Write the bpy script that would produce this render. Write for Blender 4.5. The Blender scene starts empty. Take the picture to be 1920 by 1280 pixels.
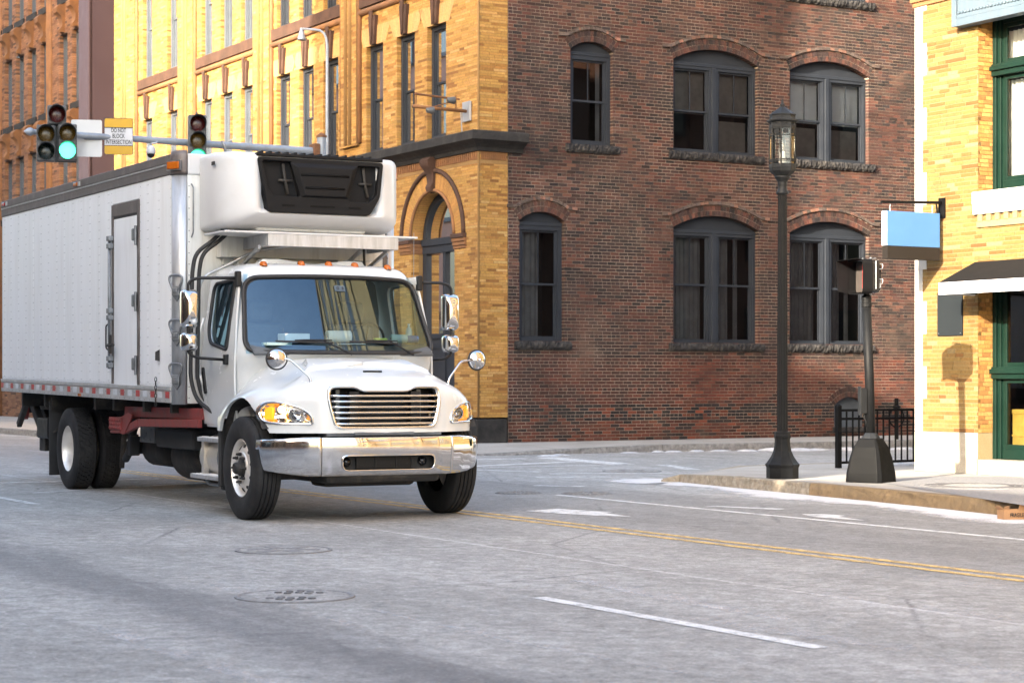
import bpy, bmesh, math, random
from mathutils import Vector, Matrix, noise
random.seed(7)
R = math.radians
scene = bpy.context.scene
COL = scene.collection

# ------------------------------------------------------------------ camera
CAMH = 1.40
cam_d = bpy.data.cameras.new('camera')
cam_d.sensor_width = 36.0
cam_d.lens = 36.0 * 3733.0 / 1920.0
cam_d.shift_y = (711.0 - 640.0) / 1920.0
cam_d.clip_end = 2000.0
cam_d.dof.use_dof = True
cam_d.dof.focus_distance = 21.0
cam_d.dof.aperture_fstop = 4.5
cam = bpy.data.objects.new('camera', cam_d)
COL.objects.link(cam)
cam.location = (0, 0, CAMH)
cam.rotation_euler = (R(90), 0, 0)
scene.camera = cam

# ------------------------------------------------------------------ sky and sun
SUN_EL = 20.0
SUN_TO = Vector((-0.600, -0.800, 0)).normalized()        # horizontal direction towards the sun
world = bpy.data.worlds.new('World')
scene.world = world
world.use_nodes = True
wn = world.node_tree
bg = wn.nodes['Background']
sky = wn.nodes.new('ShaderNodeTexSky')
sky.sky_type = 'NISHITA'
sky.sun_disc = False
sky.sun_elevation = R(SUN_EL)
sky.sun_rotation = math.atan2(SUN_TO.x, SUN_TO.y)
sky.air_density = 1.0
sky.dust_density = 3.0
sky.ozone_density = 1.0
wn.links.new(sky.outputs[0], bg.inputs[0])
bg.inputs[1].default_value = 0.15
sun_d = bpy.data.lights.new('sun', 'SUN')
sun_d.energy = 2.4
sun_d.angle = R(0.5)
sun_d.color = (1.0, 0.93, 0.82)
sun = bpy.data.objects.new('sun', sun_d)
COL.objects.link(sun)
sdir = Vector((SUN_TO.x * math.cos(R(SUN_EL)), SUN_TO.y * math.cos(R(SUN_EL)), math.sin(R(SUN_EL))))
sun.rotation_euler = sdir.to_track_quat('Z', 'Y').to_euler()
sun.location = (0, 0, 30)

vs = scene.view_settings
vs.view_transform = 'Standard'
vs.look = 'None'
vs.exposure = 2.95
vs.use_white_balance = True
vs.white_balance_temperature = 7150
vs.gamma = 1.0
scene.cycles.max_bounces = 8
scene.cycles.transparent_max_bounces = 12
scene.cycles.use_denoising = True

# ------------------------------------------------------------------ materials
MATS = {}
def _new(name):
    m = bpy.data.materials.new(name)
    m.use_nodes = True
    MATS[name] = m
    nt = m.node_tree
    return m, nt, nt.nodes['Principled BSDF']
def nd(nt, t, **kw):
    n = nt.nodes.new(t)
    for k, v in kw.items():
        if k.startswith('i_'):
            key = k[2:]
            n.inputs[int(key) if key.isdigit() else key].default_value = v
        else:
            setattr(n, k, v)
    return n
def ramp(nt, fac, stops):
    r = nt.nodes.new('ShaderNodeValToRGB')
    el = r.color_ramp.elements
    while len(el) < len(stops):
        el.new(0.5)
    for e, (p, c) in zip(el, stops):
        e.position = p
        e.color = (c[0], c[1], c[2], 1) if hasattr(c, '__len__') else (c, c, c, 1)
    nt.links.new(fac, r.inputs[0])
    return r
def noise_n(nt, vec, scale, detail=4, rough=.6, dist=0.0):
    n = nd(nt, 'ShaderNodeTexNoise')
    n.inputs['Scale'].default_value = scale
    n.inputs['Detail'].default_value = detail
    n.inputs['Roughness'].default_value = rough
    n.inputs['Distortion'].default_value = dist
    if vec is not None:
        nt.links.new(vec, n.inputs['Vector'])
    return n
def mixc(nt, fac, a, b, blend='MIX'):
    m = nd(nt, 'ShaderNodeMix', data_type='RGBA', blend_type=blend)
    for sock, val in ((0, fac), (6, a), (7, b)):
        if hasattr(val, 'links') or hasattr(val, 'is_linked'):
            nt.links.new(val, m.inputs[sock])
        elif sock == 0:
            m.inputs[0].default_value = val
        else:
            m.inputs[sock].default_value = (val[0], val[1], val[2], 1)
    return m.outputs[2]
def math_n(nt, op, a, b=None, clamp=False):
    m = nd(nt, 'ShaderNodeMath', operation=op, use_clamp=clamp)
    for i, v in enumerate((a, b)):
        if v is None:
            continue
        if hasattr(v, 'is_linked'):
            nt.links.new(v, m.inputs[i])
        else:
            m.inputs[i].default_value = v
    return m.outputs[0]
def bump(nt, bsdf, height, strength, dist=0.01):
    b = nd(nt, 'ShaderNodeBump')
    b.inputs['Strength'].default_value = strength
    b.inputs['Distance'].default_value = dist
    nt.links.new(height, b.inputs['Height'])
    nt.links.new(b.outputs[0], bsdf.inputs['Normal'])

def simple(name, col, rough=.5, metal=0.0, var=.12, scale=6.0, bmp=0.0, bscale=60.0, dirt=None, dirt_amt=.35, dscale=2.5, coat=0.0, stretch=None, spec=.5):
    """base colour with cloudy variation, optional grime of its own shape, optional fine relief"""
    m, nt, b = _new(name)
    tc = nd(nt, 'ShaderNodeTexCoord').outputs['Object']
    if stretch:
        mp = nd(nt, 'ShaderNodeMapping')
        mp.inputs['Scale'].default_value = stretch
        nt.links.new(tc, mp.inputs[0]); tcs = mp.outputs[0]
    else:
        tcs = tc
    n = noise_n(nt, tcs, scale, 5)
    lo = [c * (1 - var) for c in col]; hi = [min(1, c * (1 + var)) for c in col]
    c = ramp(nt, n.outputs[0], [(.3, lo), (.7, hi)]).outputs[0]
    if dirt is not None:
        n2 = noise_n(nt, tcs, dscale, 6, .7)
        f = ramp(nt, n2.outputs[0], [(.48, 0), (.75, dirt_amt)]).outputs[0]
        c = mixc(nt, f, c, dirt)
    nt.links.new(c, b.inputs['Base Color'])
    rr = ramp(nt, n.outputs[0], [(.3, max(0, rough - .08)), (.7, min(1, rough + .08))])
    nt.links.new(rr.outputs[0], b.inputs['Roughness'])
    b.inputs['Metallic'].default_value = metal
    b.inputs['Specular IOR Level'].default_value = spec
    if coat:
        b.inputs['Coat Weight'].default_value = coat
        b.inputs['Coat Roughness'].default_value = .06
    if bmp:
        n3 = noise_n(nt, tc, bscale, 4)
        bump(nt, b, n3.outputs[0], bmp)
    return m
def glass(name, tint=(.8, .85, .85), refl=1.0, ior=1.5, rough=0.0, floor=0.0, coat=(1, 1, 1)):
    m, nt, b = _new(name)
    nt.nodes.remove(b)
    out = nt.nodes['Material Output']
    tr = nd(nt, 'ShaderNodeBsdfTransparent'); tr.inputs[0].default_value = (*tint, 1)
    gl = nd(nt, 'ShaderNodeBsdfGlossy'); gl.inputs['Roughness'].default_value = rough
    gl.inputs['Color'].default_value = (*coat, 1)
    fr = nd(nt, 'ShaderNodeFresnel'); fr.inputs[0].default_value = ior
    f = math_n(nt, 'MULTIPLY', fr.outputs[0], refl)
    f = math_n(nt, 'ADD', f, floor, True)
    mx = nd(nt, 'ShaderNodeMixShader')
    nt.links.new(f, mx.inputs[0]); nt.links.new(tr.outputs[0], mx.inputs[1]); nt.links.new(gl.outputs[0], mx.inputs[2])
    nt.links.new(mx.outputs[0], out.inputs[0])
    return m
def emit(name, col, strength):
    m, nt, b = _new(name)
    b.inputs['Base Color'].default_value = (*col, 1)
    b.inputs['Emission Color'].default_value = (*col, 1)
    b.inputs['Emission Strength'].default_value = strength
    return m
def brick_mat(name, nscale=40.0, soot=(.03, .025, .022), soot_amt=.35, sscale=.7, rough=.88, wash=None, lo=.5, hi=.72):
    """colour comes from the fired tint of each brick (attribute), plus grain and stains"""
    m, nt, b = _new(name)
    at = nd(nt, 'ShaderNodeAttribute'); at.attribute_name = 'tint'
    tc = nd(nt, 'ShaderNodeNewGeometry').outputs['Position']
    n = noise_n(nt, tc, nscale, 4)
    c = mixc(nt, 1.0, at.outputs[0], ramp(nt, n.outputs[0], [(.25, .72), (.75, 1.25)]).outputs[0], 'MULTIPLY')
    n2 = noise_n(nt, tc, sscale, 7, .72)
    c = mixc(nt, ramp(nt, n2.outputs[0], [(lo, 0), (hi, soot_amt)]).outputs[0], c, soot)
    if wash:
        n4 = noise_n(nt, tc, sscale * 1.7, 6, .7, .6)
        c = mixc(nt, ramp(nt, n4.outputs[0], [(.55, 0), (.75, .3)]).outputs[0], c, wash)
    nt.links.new(c, b.inputs['Base Color'])
    b.inputs['Roughness'].default_value = rough
    bump(nt, b, n.outputs[0], .35, .004)
    return m

simple('white_paint', (.60, .62, .62), .22, 0, .04, 3, dirt=(.44, .43, .41), dirt_amt=.2, dscale=3, coat=.5)
simple('box_white', (.85, .865, .875), .4, 0, .04, 2.2, dirt=(.56, .55, .53), dirt_amt=.3, dscale=1.6, stretch=(3, 3, .35), bmp=.12, bscale=2.2)
simple('box_front', (.72, .725, .70), .45, 0, .06, 2, dirt=(.36, .33, .27), dirt_amt=.5, dscale=2.2, stretch=(4, 4, .5))
simple('fairing_white', (.57, .575, .58), .38, 0, .04, 2, dirt=(.40, .39, .375), dirt_amt=.22)
simple('taupe_rail', (.115, .095, .09), .5, .3, .25, 5, dirt=(.3, .28, .26), dirt_amt=.4, dscale=5)
simple('aluminium', (.50, .51, .525), .42, .6, .15, 7, dirt=(.24, .235, .23), dirt_amt=.5, dscale=4, stretch=(3, 3, .5))
simple('aluminium_rail', (.55, .55, .55), .45, .6, .15, 7, dirt=(.28, .26, .25), dirt_amt=.5, dscale=3)
simple('cast_alu', (.7, .66, .6), .35, .8, .12, 9, dirt=(.3, .25, .2), dirt_amt=.5, dscale=9)
simple('chrome', (.66, .67, .68), .05, 1, .03, 3)
simple('bumper_chrome', (.74, .75, .76), .09, 1, .06, 3, dirt=(.42, .41, .40), dirt_amt=.55, dscale=6, bmp=.02, bscale=7)
simple('galvanised', (.24, .255, .27), .45, .7, .25, 12, dirt=(.10, .10, .10), dirt_amt=.5, dscale=9)
simple('black_rubber', (.022, .022, .023), .62, 0, .3, 12, bmp=.1)
simple('tyre_rubber', (.017, .017, .018), .78, 0, .25, 9, dirt=(.055, .053, .05), dirt_amt=.6, dscale=4, bmp=.15, bscale=80, spec=.35)
simple('black_plastic', (.010, .010, .011), .5, 0, .2, 9, bmp=.08, bscale=150, spec=.35)
simple('black_unit', (.007, .007, .008), .6, 0, .15, 9, bmp=.12, bscale=160, spec=.2)
simple('chassis_black', (.018, .017, .016), .7, 0, .35, 6, dirt=(.09, .075, .06), dirt_amt=.7, dscale=5)
simple('wheel_alu', (.80, .77, .72), .36, .5, .08, 8, dirt=(.42, .37, .3), dirt_amt=.4, dscale=8)
simple('red_paint', (.24, .035, .032), .55, 0, .25, 7, dirt=(.09, .035, .03), dirt_amt=.75, dscale=6)
simple('tape_red', (.42, .012, .018), .35, 0, .15, 30)
simple('tape_white', (.62, .64, .67), .35, 0, .1, 30)
simple('interior_dark', (.03, .032, .035), .8, 0, .2, 5)
simple('interior_grey', (.10, .11, .12), .75, 0, .2, 5)
simple('paper_white', (.78, .80, .79), .8, 0, .04, 12)
simple('paper_teal', (.45, .62, .6), .8, 0, .08, 12)
simple('lime_pack', (.45, .62, .12), .6, 0, .1, 12)
simple('blue_cap', (.05, .14, .35), .5, 0, .1, 12)
simple('bottle_clear', (.45, .55, .55), .12, 0, .1, 12)
glass('windshield_glass', (.66, .76, .77), 1.7, 1.5, 0.0, .05, (.52, .78, 1.0))
glass('clear_lens', (.85, .85, .85), 1.2, 1.45)
glass('window_glass', (.60, .62, .64), .9, 1.45, .0, .0)
glass('lantern_glass', (.85, .83, .8), 1.3, 1.5, .03, .04)
simple('amber_lens', (.42, .10, .008), .18, 0, .15, 40)
simple('red_lens', (.35, .01, .01), .2, 0, .2, 40)
emit('amber_glow', (1.0, .40, .03), .18)
emit('headlamp_glow', (1.0, .72, .35), .8)
simple('reflector_silver', (.75, .75, .77), .12, 1, .08, 20)
simple('lens_red_dark', (.06, .008, .008), .25, 0, .3, 40)
simple('lens_amber_dark', (.085, .05, .01), .25, 0, .3, 40)
simple('lens_green_dark', (.012, .02, .018), .25, 0, .3, 40)
emit('green_glow', (.03, 1.0, .50), .8)
simple('signal_grey', (.075, .08, .085), .5, .2, .2, 9, dirt=(.2, .2, .2), dirt_amt=.5, dscale=6)
simple('pole_galv', (.30, .335, .38), .5, .4, .12, 6, dirt=(.17, .16, .15), dirt_amt=.5, dscale=4)
simple('rust', (.17, .075, .035), .8, .2, .35, 14, bmp=.2)
simple('sign_yellow', (.56, .31, .005), .45, 0, .04, 5)
simple('sign_white', (.56, .57, .60), .45, 0, .03, 5)
simple('sign_ink', (.012, .012, .014), .5, 0, .1, 5)
simple('sign_back', (.42, .43, .45), .45, .5, .08, 5, dirt=(.3, .3, .3), dirt_amt=.4)
simple('lamp_black', (.0065, .007, .0078), .55, 0, .2, 9, dirt=(.02, .02, .02), dirt_amt=.3, dscale=14, spec=.15)
simple('iron_black', (.004, .0042, .0046), .6, 0, .2, 9, spec=.12)
simple('lamp_grey', (.0115, .0132, .0155), .55, 0, .15, 9, dirt=(.035, .035, .035), dirt_amt=.25, dscale=14, spec=.2)
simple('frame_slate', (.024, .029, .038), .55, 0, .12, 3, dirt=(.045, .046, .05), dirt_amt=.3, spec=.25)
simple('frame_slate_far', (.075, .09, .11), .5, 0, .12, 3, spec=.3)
simple('frame_green', (.0022, .015, .010), .5, 0, .15, 3, dirt=(.008, .022, .016), dirt_amt=.3, spec=.22)
simple('stone_dark', (.026, .025, .026), .9, 0, .5, 9, dirt=(.11, .10, .09), dirt_amt=.7, dscale=7, bmp=.9, bscale=22, spec=.2)
simple('stone_black', (.022, .021, .021), .8, 0, .4, 5, dirt=(.065, .06, .056), dirt_amt=.6, dscale=3, bmp=.3, bscale=30, spec=.25)
simple('stone_brown', (.075, .042, .031), .85, 0, .35, 5, dirt=(.02, .018, .016), dirt_amt=.8, dscale=2.5, bmp=.4, bscale=30, spec=.2)
simple('stone_orange', (.21, .095, .038), .85, 0, .2, 3, dirt=(.09, .05, .032), dirt_amt=.7, dscale=2, bmp=.3, bscale=30)
simple('quoin_white', (.42, .41, .38), .8, 0, .08, 4, dirt=(.30, .27, .23), dirt_amt=.4, dscale=3, bmp=.15)
simple('granite_pale', (.30, .27, .22), .85, 0, .22, 60, dirt=(.17, .13, .09), dirt_amt=.6, dscale=2.5, bmp=.4, bscale=60)
simple('purple_clad', (.032, .021, .027), .55, 0, .05, 1.2, spec=.25)
simple('curtain_grey', (.19, .19, .195), .9, 0, .25, 3)
simple('curtain_white', (.72, .74, .70), .9, 0, .05, 3)
simple('blind_pale', (.78, .82, .84), .85, 0, .1, 2)
simple('blind_brown', (.20, .18, .165), .85, 0, .2, 6)
simple('room_dark', (.012, .011, .011), .9, 0, .2, 2)
simple('awning_black', (.010, .0095, .0095), .9, 0, .15, 3, bmp=.1, spec=.1)
simple('awning_white', (.76, .77, .80), .7, 0, .05, 6, stretch=(8, 8, .6))
simple('sign_blue', (.055, .15, .315), .45, 0, .05, 3, spec=.3)
simple('sign_panel_blue', (.075, .108, .14), .5, 0, .06, 2, dirt=(.105, .125, .14), dirt_amt=.5, stretch=(5, 5, .5), spec=.3)
simple('sign_dark', (.016, .013, .011), .6, 0, .1, 3, spec=.2)
simple('plaque_slate', (.015, .019, .022), .7, 0, .05, 2, spec=.15)
simple('cardboard', (.36, .20, .10), .85, 0, .15, 9)
simple('snow', (.42, .43, .46), .9, 0, .12, 8, dirt=(.22, .22, .22), dirt_amt=.7, dscale=9, bmp=.8, bscale=40)
simple('cast_iron', (.10, .098, .102), .7, .1, .25, 12, dirt=(.26, .26, .27), dirt_amt=.8, dscale=5, spec=.3)
simple('far_tan', (.30, .24, .18), .85, 0, .2, 1)
simple('far_red', (.2, .1, .07), .85, 0, .25, 1)
simple('far_yellow', (.19, .118, .048), .85, 0, .2, 2)
simple('wood_yellow', (.5, .33, .06), .6, 0, .2, 8)
brick_mat('red_brick', 45, soot=(.022, .017, .015), soot_amt=.62, sscale=.6, wash=(.19, .13, .095), lo=.5, hi=.63)
brick_mat('yellow_brick', 30, soot=(.12, .06, .025), soot_amt=.4, sscale=.6)
brick_mat('shop_brick', 30, soot=(.13, .06, .02), soot_amt=.16, sscale=.8)
brick_mat('brown_brick', 20, soot=(.05, .03, .022), soot_amt=.6, sscale=.5)
def mortar(name, col, col2, scale):
    m, nt, b = _new(name)
    g = nd(nt, 'ShaderNodeNewGeometry').outputs['Position']
    n = noise_n(nt, g, scale, 6, .7); n2 = noise_n(nt, g, 70, 3)
    c = ramp(nt, n.outputs[0], [(.35, col), (.65, col2)]).outputs[0]
    c = mixc(nt, .35, c, ramp(nt, n2.outputs[0], [(.3, .3), (.7, 1.0)]).outputs[0], 'MULTIPLY')
    nt.links.new(c, b.inputs['Base Color']); b.inputs['Roughness'].default_value = .95
    return m
mortar('red_mortar', (.085, .062, .046), (.40, .325, .265), .45)
mortar('yellow_mortar', (.22, .12, .042), (.30, .175, .07), .7)
mortar('shop_mortar', (.24, .175, .085), (.28, .215, .12), 1.0)
mortar('brown_mortar', (.12, .072, .05), (.17, .10, .07), 1.0)

# ------------------------------------------------------------------ mesh helpers
class MB:
    def __init__(s):
        s.v = []; s.f = []; s.c = []
    def add(s, vs, fs):
        o = len(s.v); s.v += [tuple(p) for p in vs]; s.f += [tuple(i + o for i in f) for f in fs]
        return s
    def box(s, x0, x1, y0, y1, z0, z1, M=None):
        vs = [Vector((x, y, z)) for z in (z0, z1) for y in (y0, y1) for x in (x0, x1)]
        if M is not None:
            vs = [M @ p for p in vs]
        return s.add(vs, [(0, 2, 3, 1), (4, 5, 7, 6), (0, 1, 5, 4), (2, 6, 7, 3), (0, 4, 6, 2), (1, 3, 7, 5)])
    def beam(s, a, b, w, h, up=(0, 0, 1)):
        a = Vector(a); b = Vector(b); d = (b - a).normalized(); u = Vector(up)
        r = d.cross(u).normalized(); u = r.cross(d)
        vs = []
        for p in (a, b):
            for i, j in ((-1, -1), (1, -1), (1, 1), (-1, 1)):
                vs.append(p + r * (i * w / 2) + u * (j * h / 2))
        return s.add(vs, [(3, 2, 1, 0), (4, 5, 6, 7), (0, 1, 5, 4), (1, 2, 6, 5), (2, 3, 7, 6), (3, 0, 4, 7)])
    def tube(s, pts, r, n=8, caps=True, closed=False):
        pts = [Vector(p) for p in pts]; m = len(pts); o = len(s.v)
        rr = r if hasattr(r, '__len__') else [r] * m
        prev = None
        for i, p in enumerate(pts):
            if closed:
                t = pts[(i + 1) % m] - pts[i - 1]
            else:
                t = pts[min(i + 1, m - 1)] - pts[max(i - 1, 0)]
            t.normalize()
            if prev is None:
                a = Vector((0, 0, 1)) if abs(t.z) < .9 else Vector((1, 0, 0))
                x = t.cross(a).normalized()
            else:
                x = (prev - t * prev.dot(t)).normalized()
            prev = x; y = t.cross(x)
            for k in range(n):
                q = 2 * math.pi * k / n
                s.v.append(tuple(p + (x * math.cos(q) + y * math.sin(q)) * rr[i]))
        for i in range(m if closed else m - 1):
            a = o + i * n; b = o + ((i + 1) % m) * n
            for k in range(n):
                k2 = (k + 1) % n
                s.f.append((a + k, a + k2, b + k2, b + k))
        if caps and not closed:
            s.f.append(tuple(o + k for k in reversed(range(n))))
            s.f.append(tuple(o + (m - 1) * n + k for k in range(n)))
        return s
    def lathe(s, prof, n=32, M=None, cap0=False, cap1=False, a0=0.0):
        """profile of (radius, height) turned about local z"""
        o = len(s.v); m = len(prof)
        for (r, z) in prof:
            for k in range(n):
                q = 2 * math.pi * k / n + a0
                p = Vector((r * math.cos(q), r * math.sin(q), z))
                s.v.append(tuple(M @ p if M is not None else p))
        for i in range(m - 1):
            for k in range(n):
                k2 = (k + 1) % n
                s.f.append((o + i * n + k, o + i * n + k2, o + (i + 1) * n + k2, o + (i + 1) * n + k))
        if cap0:
            s.f.append(tuple(o + k for k in reversed(range(n))))
        if cap1:
            s.f.append(tuple(o + (m - 1) * n + k for k in range(n)))
        return s
    def grid(s, rows, flip=False, closed=False):
        o = len(s.v); m = len(rows); n = len(rows[0])
        for r in rows:
            s.v += [tuple(p) for p in r]
        for i in range(m - 1):
            for k in range(n if closed else n - 1):
                k2 = (k + 1) % n
                q = (o + i * n + k, o + i * n + k2, o + (i + 1) * n + k2, o + (i + 1) * n + k)
                s.f.append(q[::-1] if flip else q)
        return s
    def prism(s, poly, a, b, axis='y'):
        """polygon of (p,q) extruded from a to b along axis: y -> (p,·,q), x -> (·,p,q), z -> (p,q,·)"""
        mk = {'y': lambda p, t: (p[0], t, p[1]), 'x': lambda p, t: (t, p[0], p[1]), 'z': lambda p, t: (p[0], p[1], t)}[axis]
        n = len(poly); o = len(s.v)
        s.v += [mk(p, a) for p in poly] + [mk(p, b) for p in poly]
        s.f.append(tuple(o + k for k in range(n))); s.f.append(tuple(o + n + k for k in reversed(range(n))))
        for k in range(n):
            k2 = (k + 1) % n
            s.f.append((o + k, o + n + k, o + n + k2, o + k2))
        return s
    def mesh(s, name):
        me = bpy.data.meshes.new(name)
        me.from_pydata(s.v, [], s.f)
        return me
    def build(s, name, mat, parent=None, smooth=False, bevel=0.0, seg=2, sub=0, fix=True, kind=None, auto=None, solid=0.0):
        me = s.mesh(name)
        if fix:
            bm = bmesh.new(); bm.from_mesh(me); bmesh.ops.recalc_face_normals(bm, faces=bm.faces); bm.to_mesh(me); bm.free()
        o = bpy.data.objects.new(name, me); COL.objects.link(o)
        me.materials.append(MATS[mat])
        if smooth:
            me.polygons.foreach_set('use_smooth', [True] * len(me.polygons))
        if auto is not None:
            sharp_by_angle(me, auto)
        if parent is not None:
            o.parent = parent
        if solid:
            m = o.modifiers.new('solid', 'SOLIDIFY'); m.thickness = solid
        if bevel:
            m = o.modifiers.new('bevel', 'BEVEL'); m.width = bevel; m.segments = seg; m.limit_method = 'ANGLE'; m.angle_limit = R(35)
            m.harden_normals = False
        if sub:
            m = o.modifiers.new('sub', 'SUBSURF'); m.levels = sub; m.render_levels = sub
        if kind:
            o['kind'] = kind
        return o
def sharp_by_angle(me, deg):
    me.polygons.foreach_set('use_smooth', [True] * len(me.polygons))
    bm = bmesh.new(); bm.from_mesh(me)
    lim = R(deg)
    for e in bm.edges:
        if len(e.link_faces) == 2:
            e.smooth = e.calc_face_angle(0) < lim
        else:
            e.smooth = False
    bm.to_mesh(me); bm.free()
def tag(o, label, cat, group=None, kind=None):
    o['label'] = label; o['category'] = cat
    if group: o['group'] = group
    if kind: o['kind'] = kind
    return o
def thing(name, label, cat, loc=(0, 0, 0), rz=0.0, group=None):
    o = bpy.data.objects.new(name, None); COL.objects.link(o)
    o.location = loc; o.rotation_euler = (0, 0, rz); o.empty_display_size = .3
    return tag(o, label, cat, group)
def struct(o):
    o['kind'] = 'structure'; return o
def bake(o):
    """apply the modifiers of an object into its mesh"""
    dg = bpy.context.evaluated_depsgraph_get()
    me = bpy.data.meshes.new_from_object(o.evaluated_get(dg), depsgraph=dg)
    old = o.data; o.modifiers.clear(); o.data = me
    bpy.data.meshes.remove(old)
def cut(o, cutters):
    """boolean difference with temporary solids, applied and thrown away"""
    tmp = []
    for c in cutters:
        me = c.mesh('cut')
        bm = bmesh.new(); bm.from_mesh(me); bmesh.ops.recalc_face_normals(bm, faces=bm.faces); bm.to_mesh(me); bm.free()
        t = bpy.data.objects.new('cut', me); COL.objects.link(t)
        t.parent = o.parent
        m = o.modifiers.new('b', 'BOOLEAN'); m.operation = 'DIFFERENCE'; m.object = t; m.solver = 'EXACT'
        tmp.append(t)
    bpy.context.view_layer.update()
    bake(o)
    for t in tmp:
        me = t.data; bpy.data.objects.remove(t); bpy.data.meshes.remove(me)
def round_poly(poly, r, n=5):
    """rounded corners of a 2-D polygon; r is one radius or one per corner"""
    out = []; m = len(poly)
    for i in range(m):
        p = Vector(poly[i]).to_2d() if len(poly[i]) > 2 else Vector(poly[i]); a = Vector(poly[i - 1]); b = Vector(poly[(i + 1) % m])
        rr = r[i] if hasattr(r, '__len__') else r
        da = (a - p); db = (b - p); la, lb = da.length, db.length
        t = min(rr, la * .49, lb * .49)
        A = p + da / la * t; B = p + db / lb * t
        for k in range(n + 1):
            q = k / n
            out.append(tuple((1 - q) ** 2 * A + 2 * q * (1 - q) * p + q * q * B))
    return out
def smooth_path(pts, r=.1, n=4):
    """3-D polyline with rounded bends"""
    pts = [Vector(p) for p in pts]; out = [pts[0]]
    for i in range(1, len(pts) - 1):
        p = pts[i]; a = pts[i - 1] - p; b = pts[i + 1] - p
        t = min(r, a.length * .49, b.length * .49)
        A = p + a.normalized() * t; B = p + b.normalized() * t
        for k in range(n + 1):
            q = k / n
            out.append((1 - q) ** 2 * A + 2 * q * (1 - q) * p + q * q * B)
    out.append(pts[-1]); return out
def sstep(a, b, x):
    t = max(0, min(1, (x - a) / (b - a))); return t * t * (3 - 2 * t)
def lerp_tab(tab, x):
    if x <= tab[0][0]: return tab[0][1]
    for (x0, y0), (x1, y1) in zip(tab, tab[1:]):
        if x <= x1:
            t = (x - x0) / (x1 - x0); return y0 + (y1 - y0) * t
    return tab[-1][1]

# street axes: NX across the street towards the yellow front, SX along the street towards the camera
B = R(30.2)
EX = Vector((math.cos(B), math.sin(B), 0))
DX = Vector((-math.sin(B), math.cos(B), 0))
def st(lat, s, z=0.0):
    p = EX * lat - DX * s
    return Vector((p.x, p.y, z))
def gnd(px, py, z=0.0):
    """where a seen ground point lies in the place"""
    t = (CAMH - z) * 3733.0 / (py - 711.0)
    return Vector(((px - 960.0) / 3733.0 * t, t, z))
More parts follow.
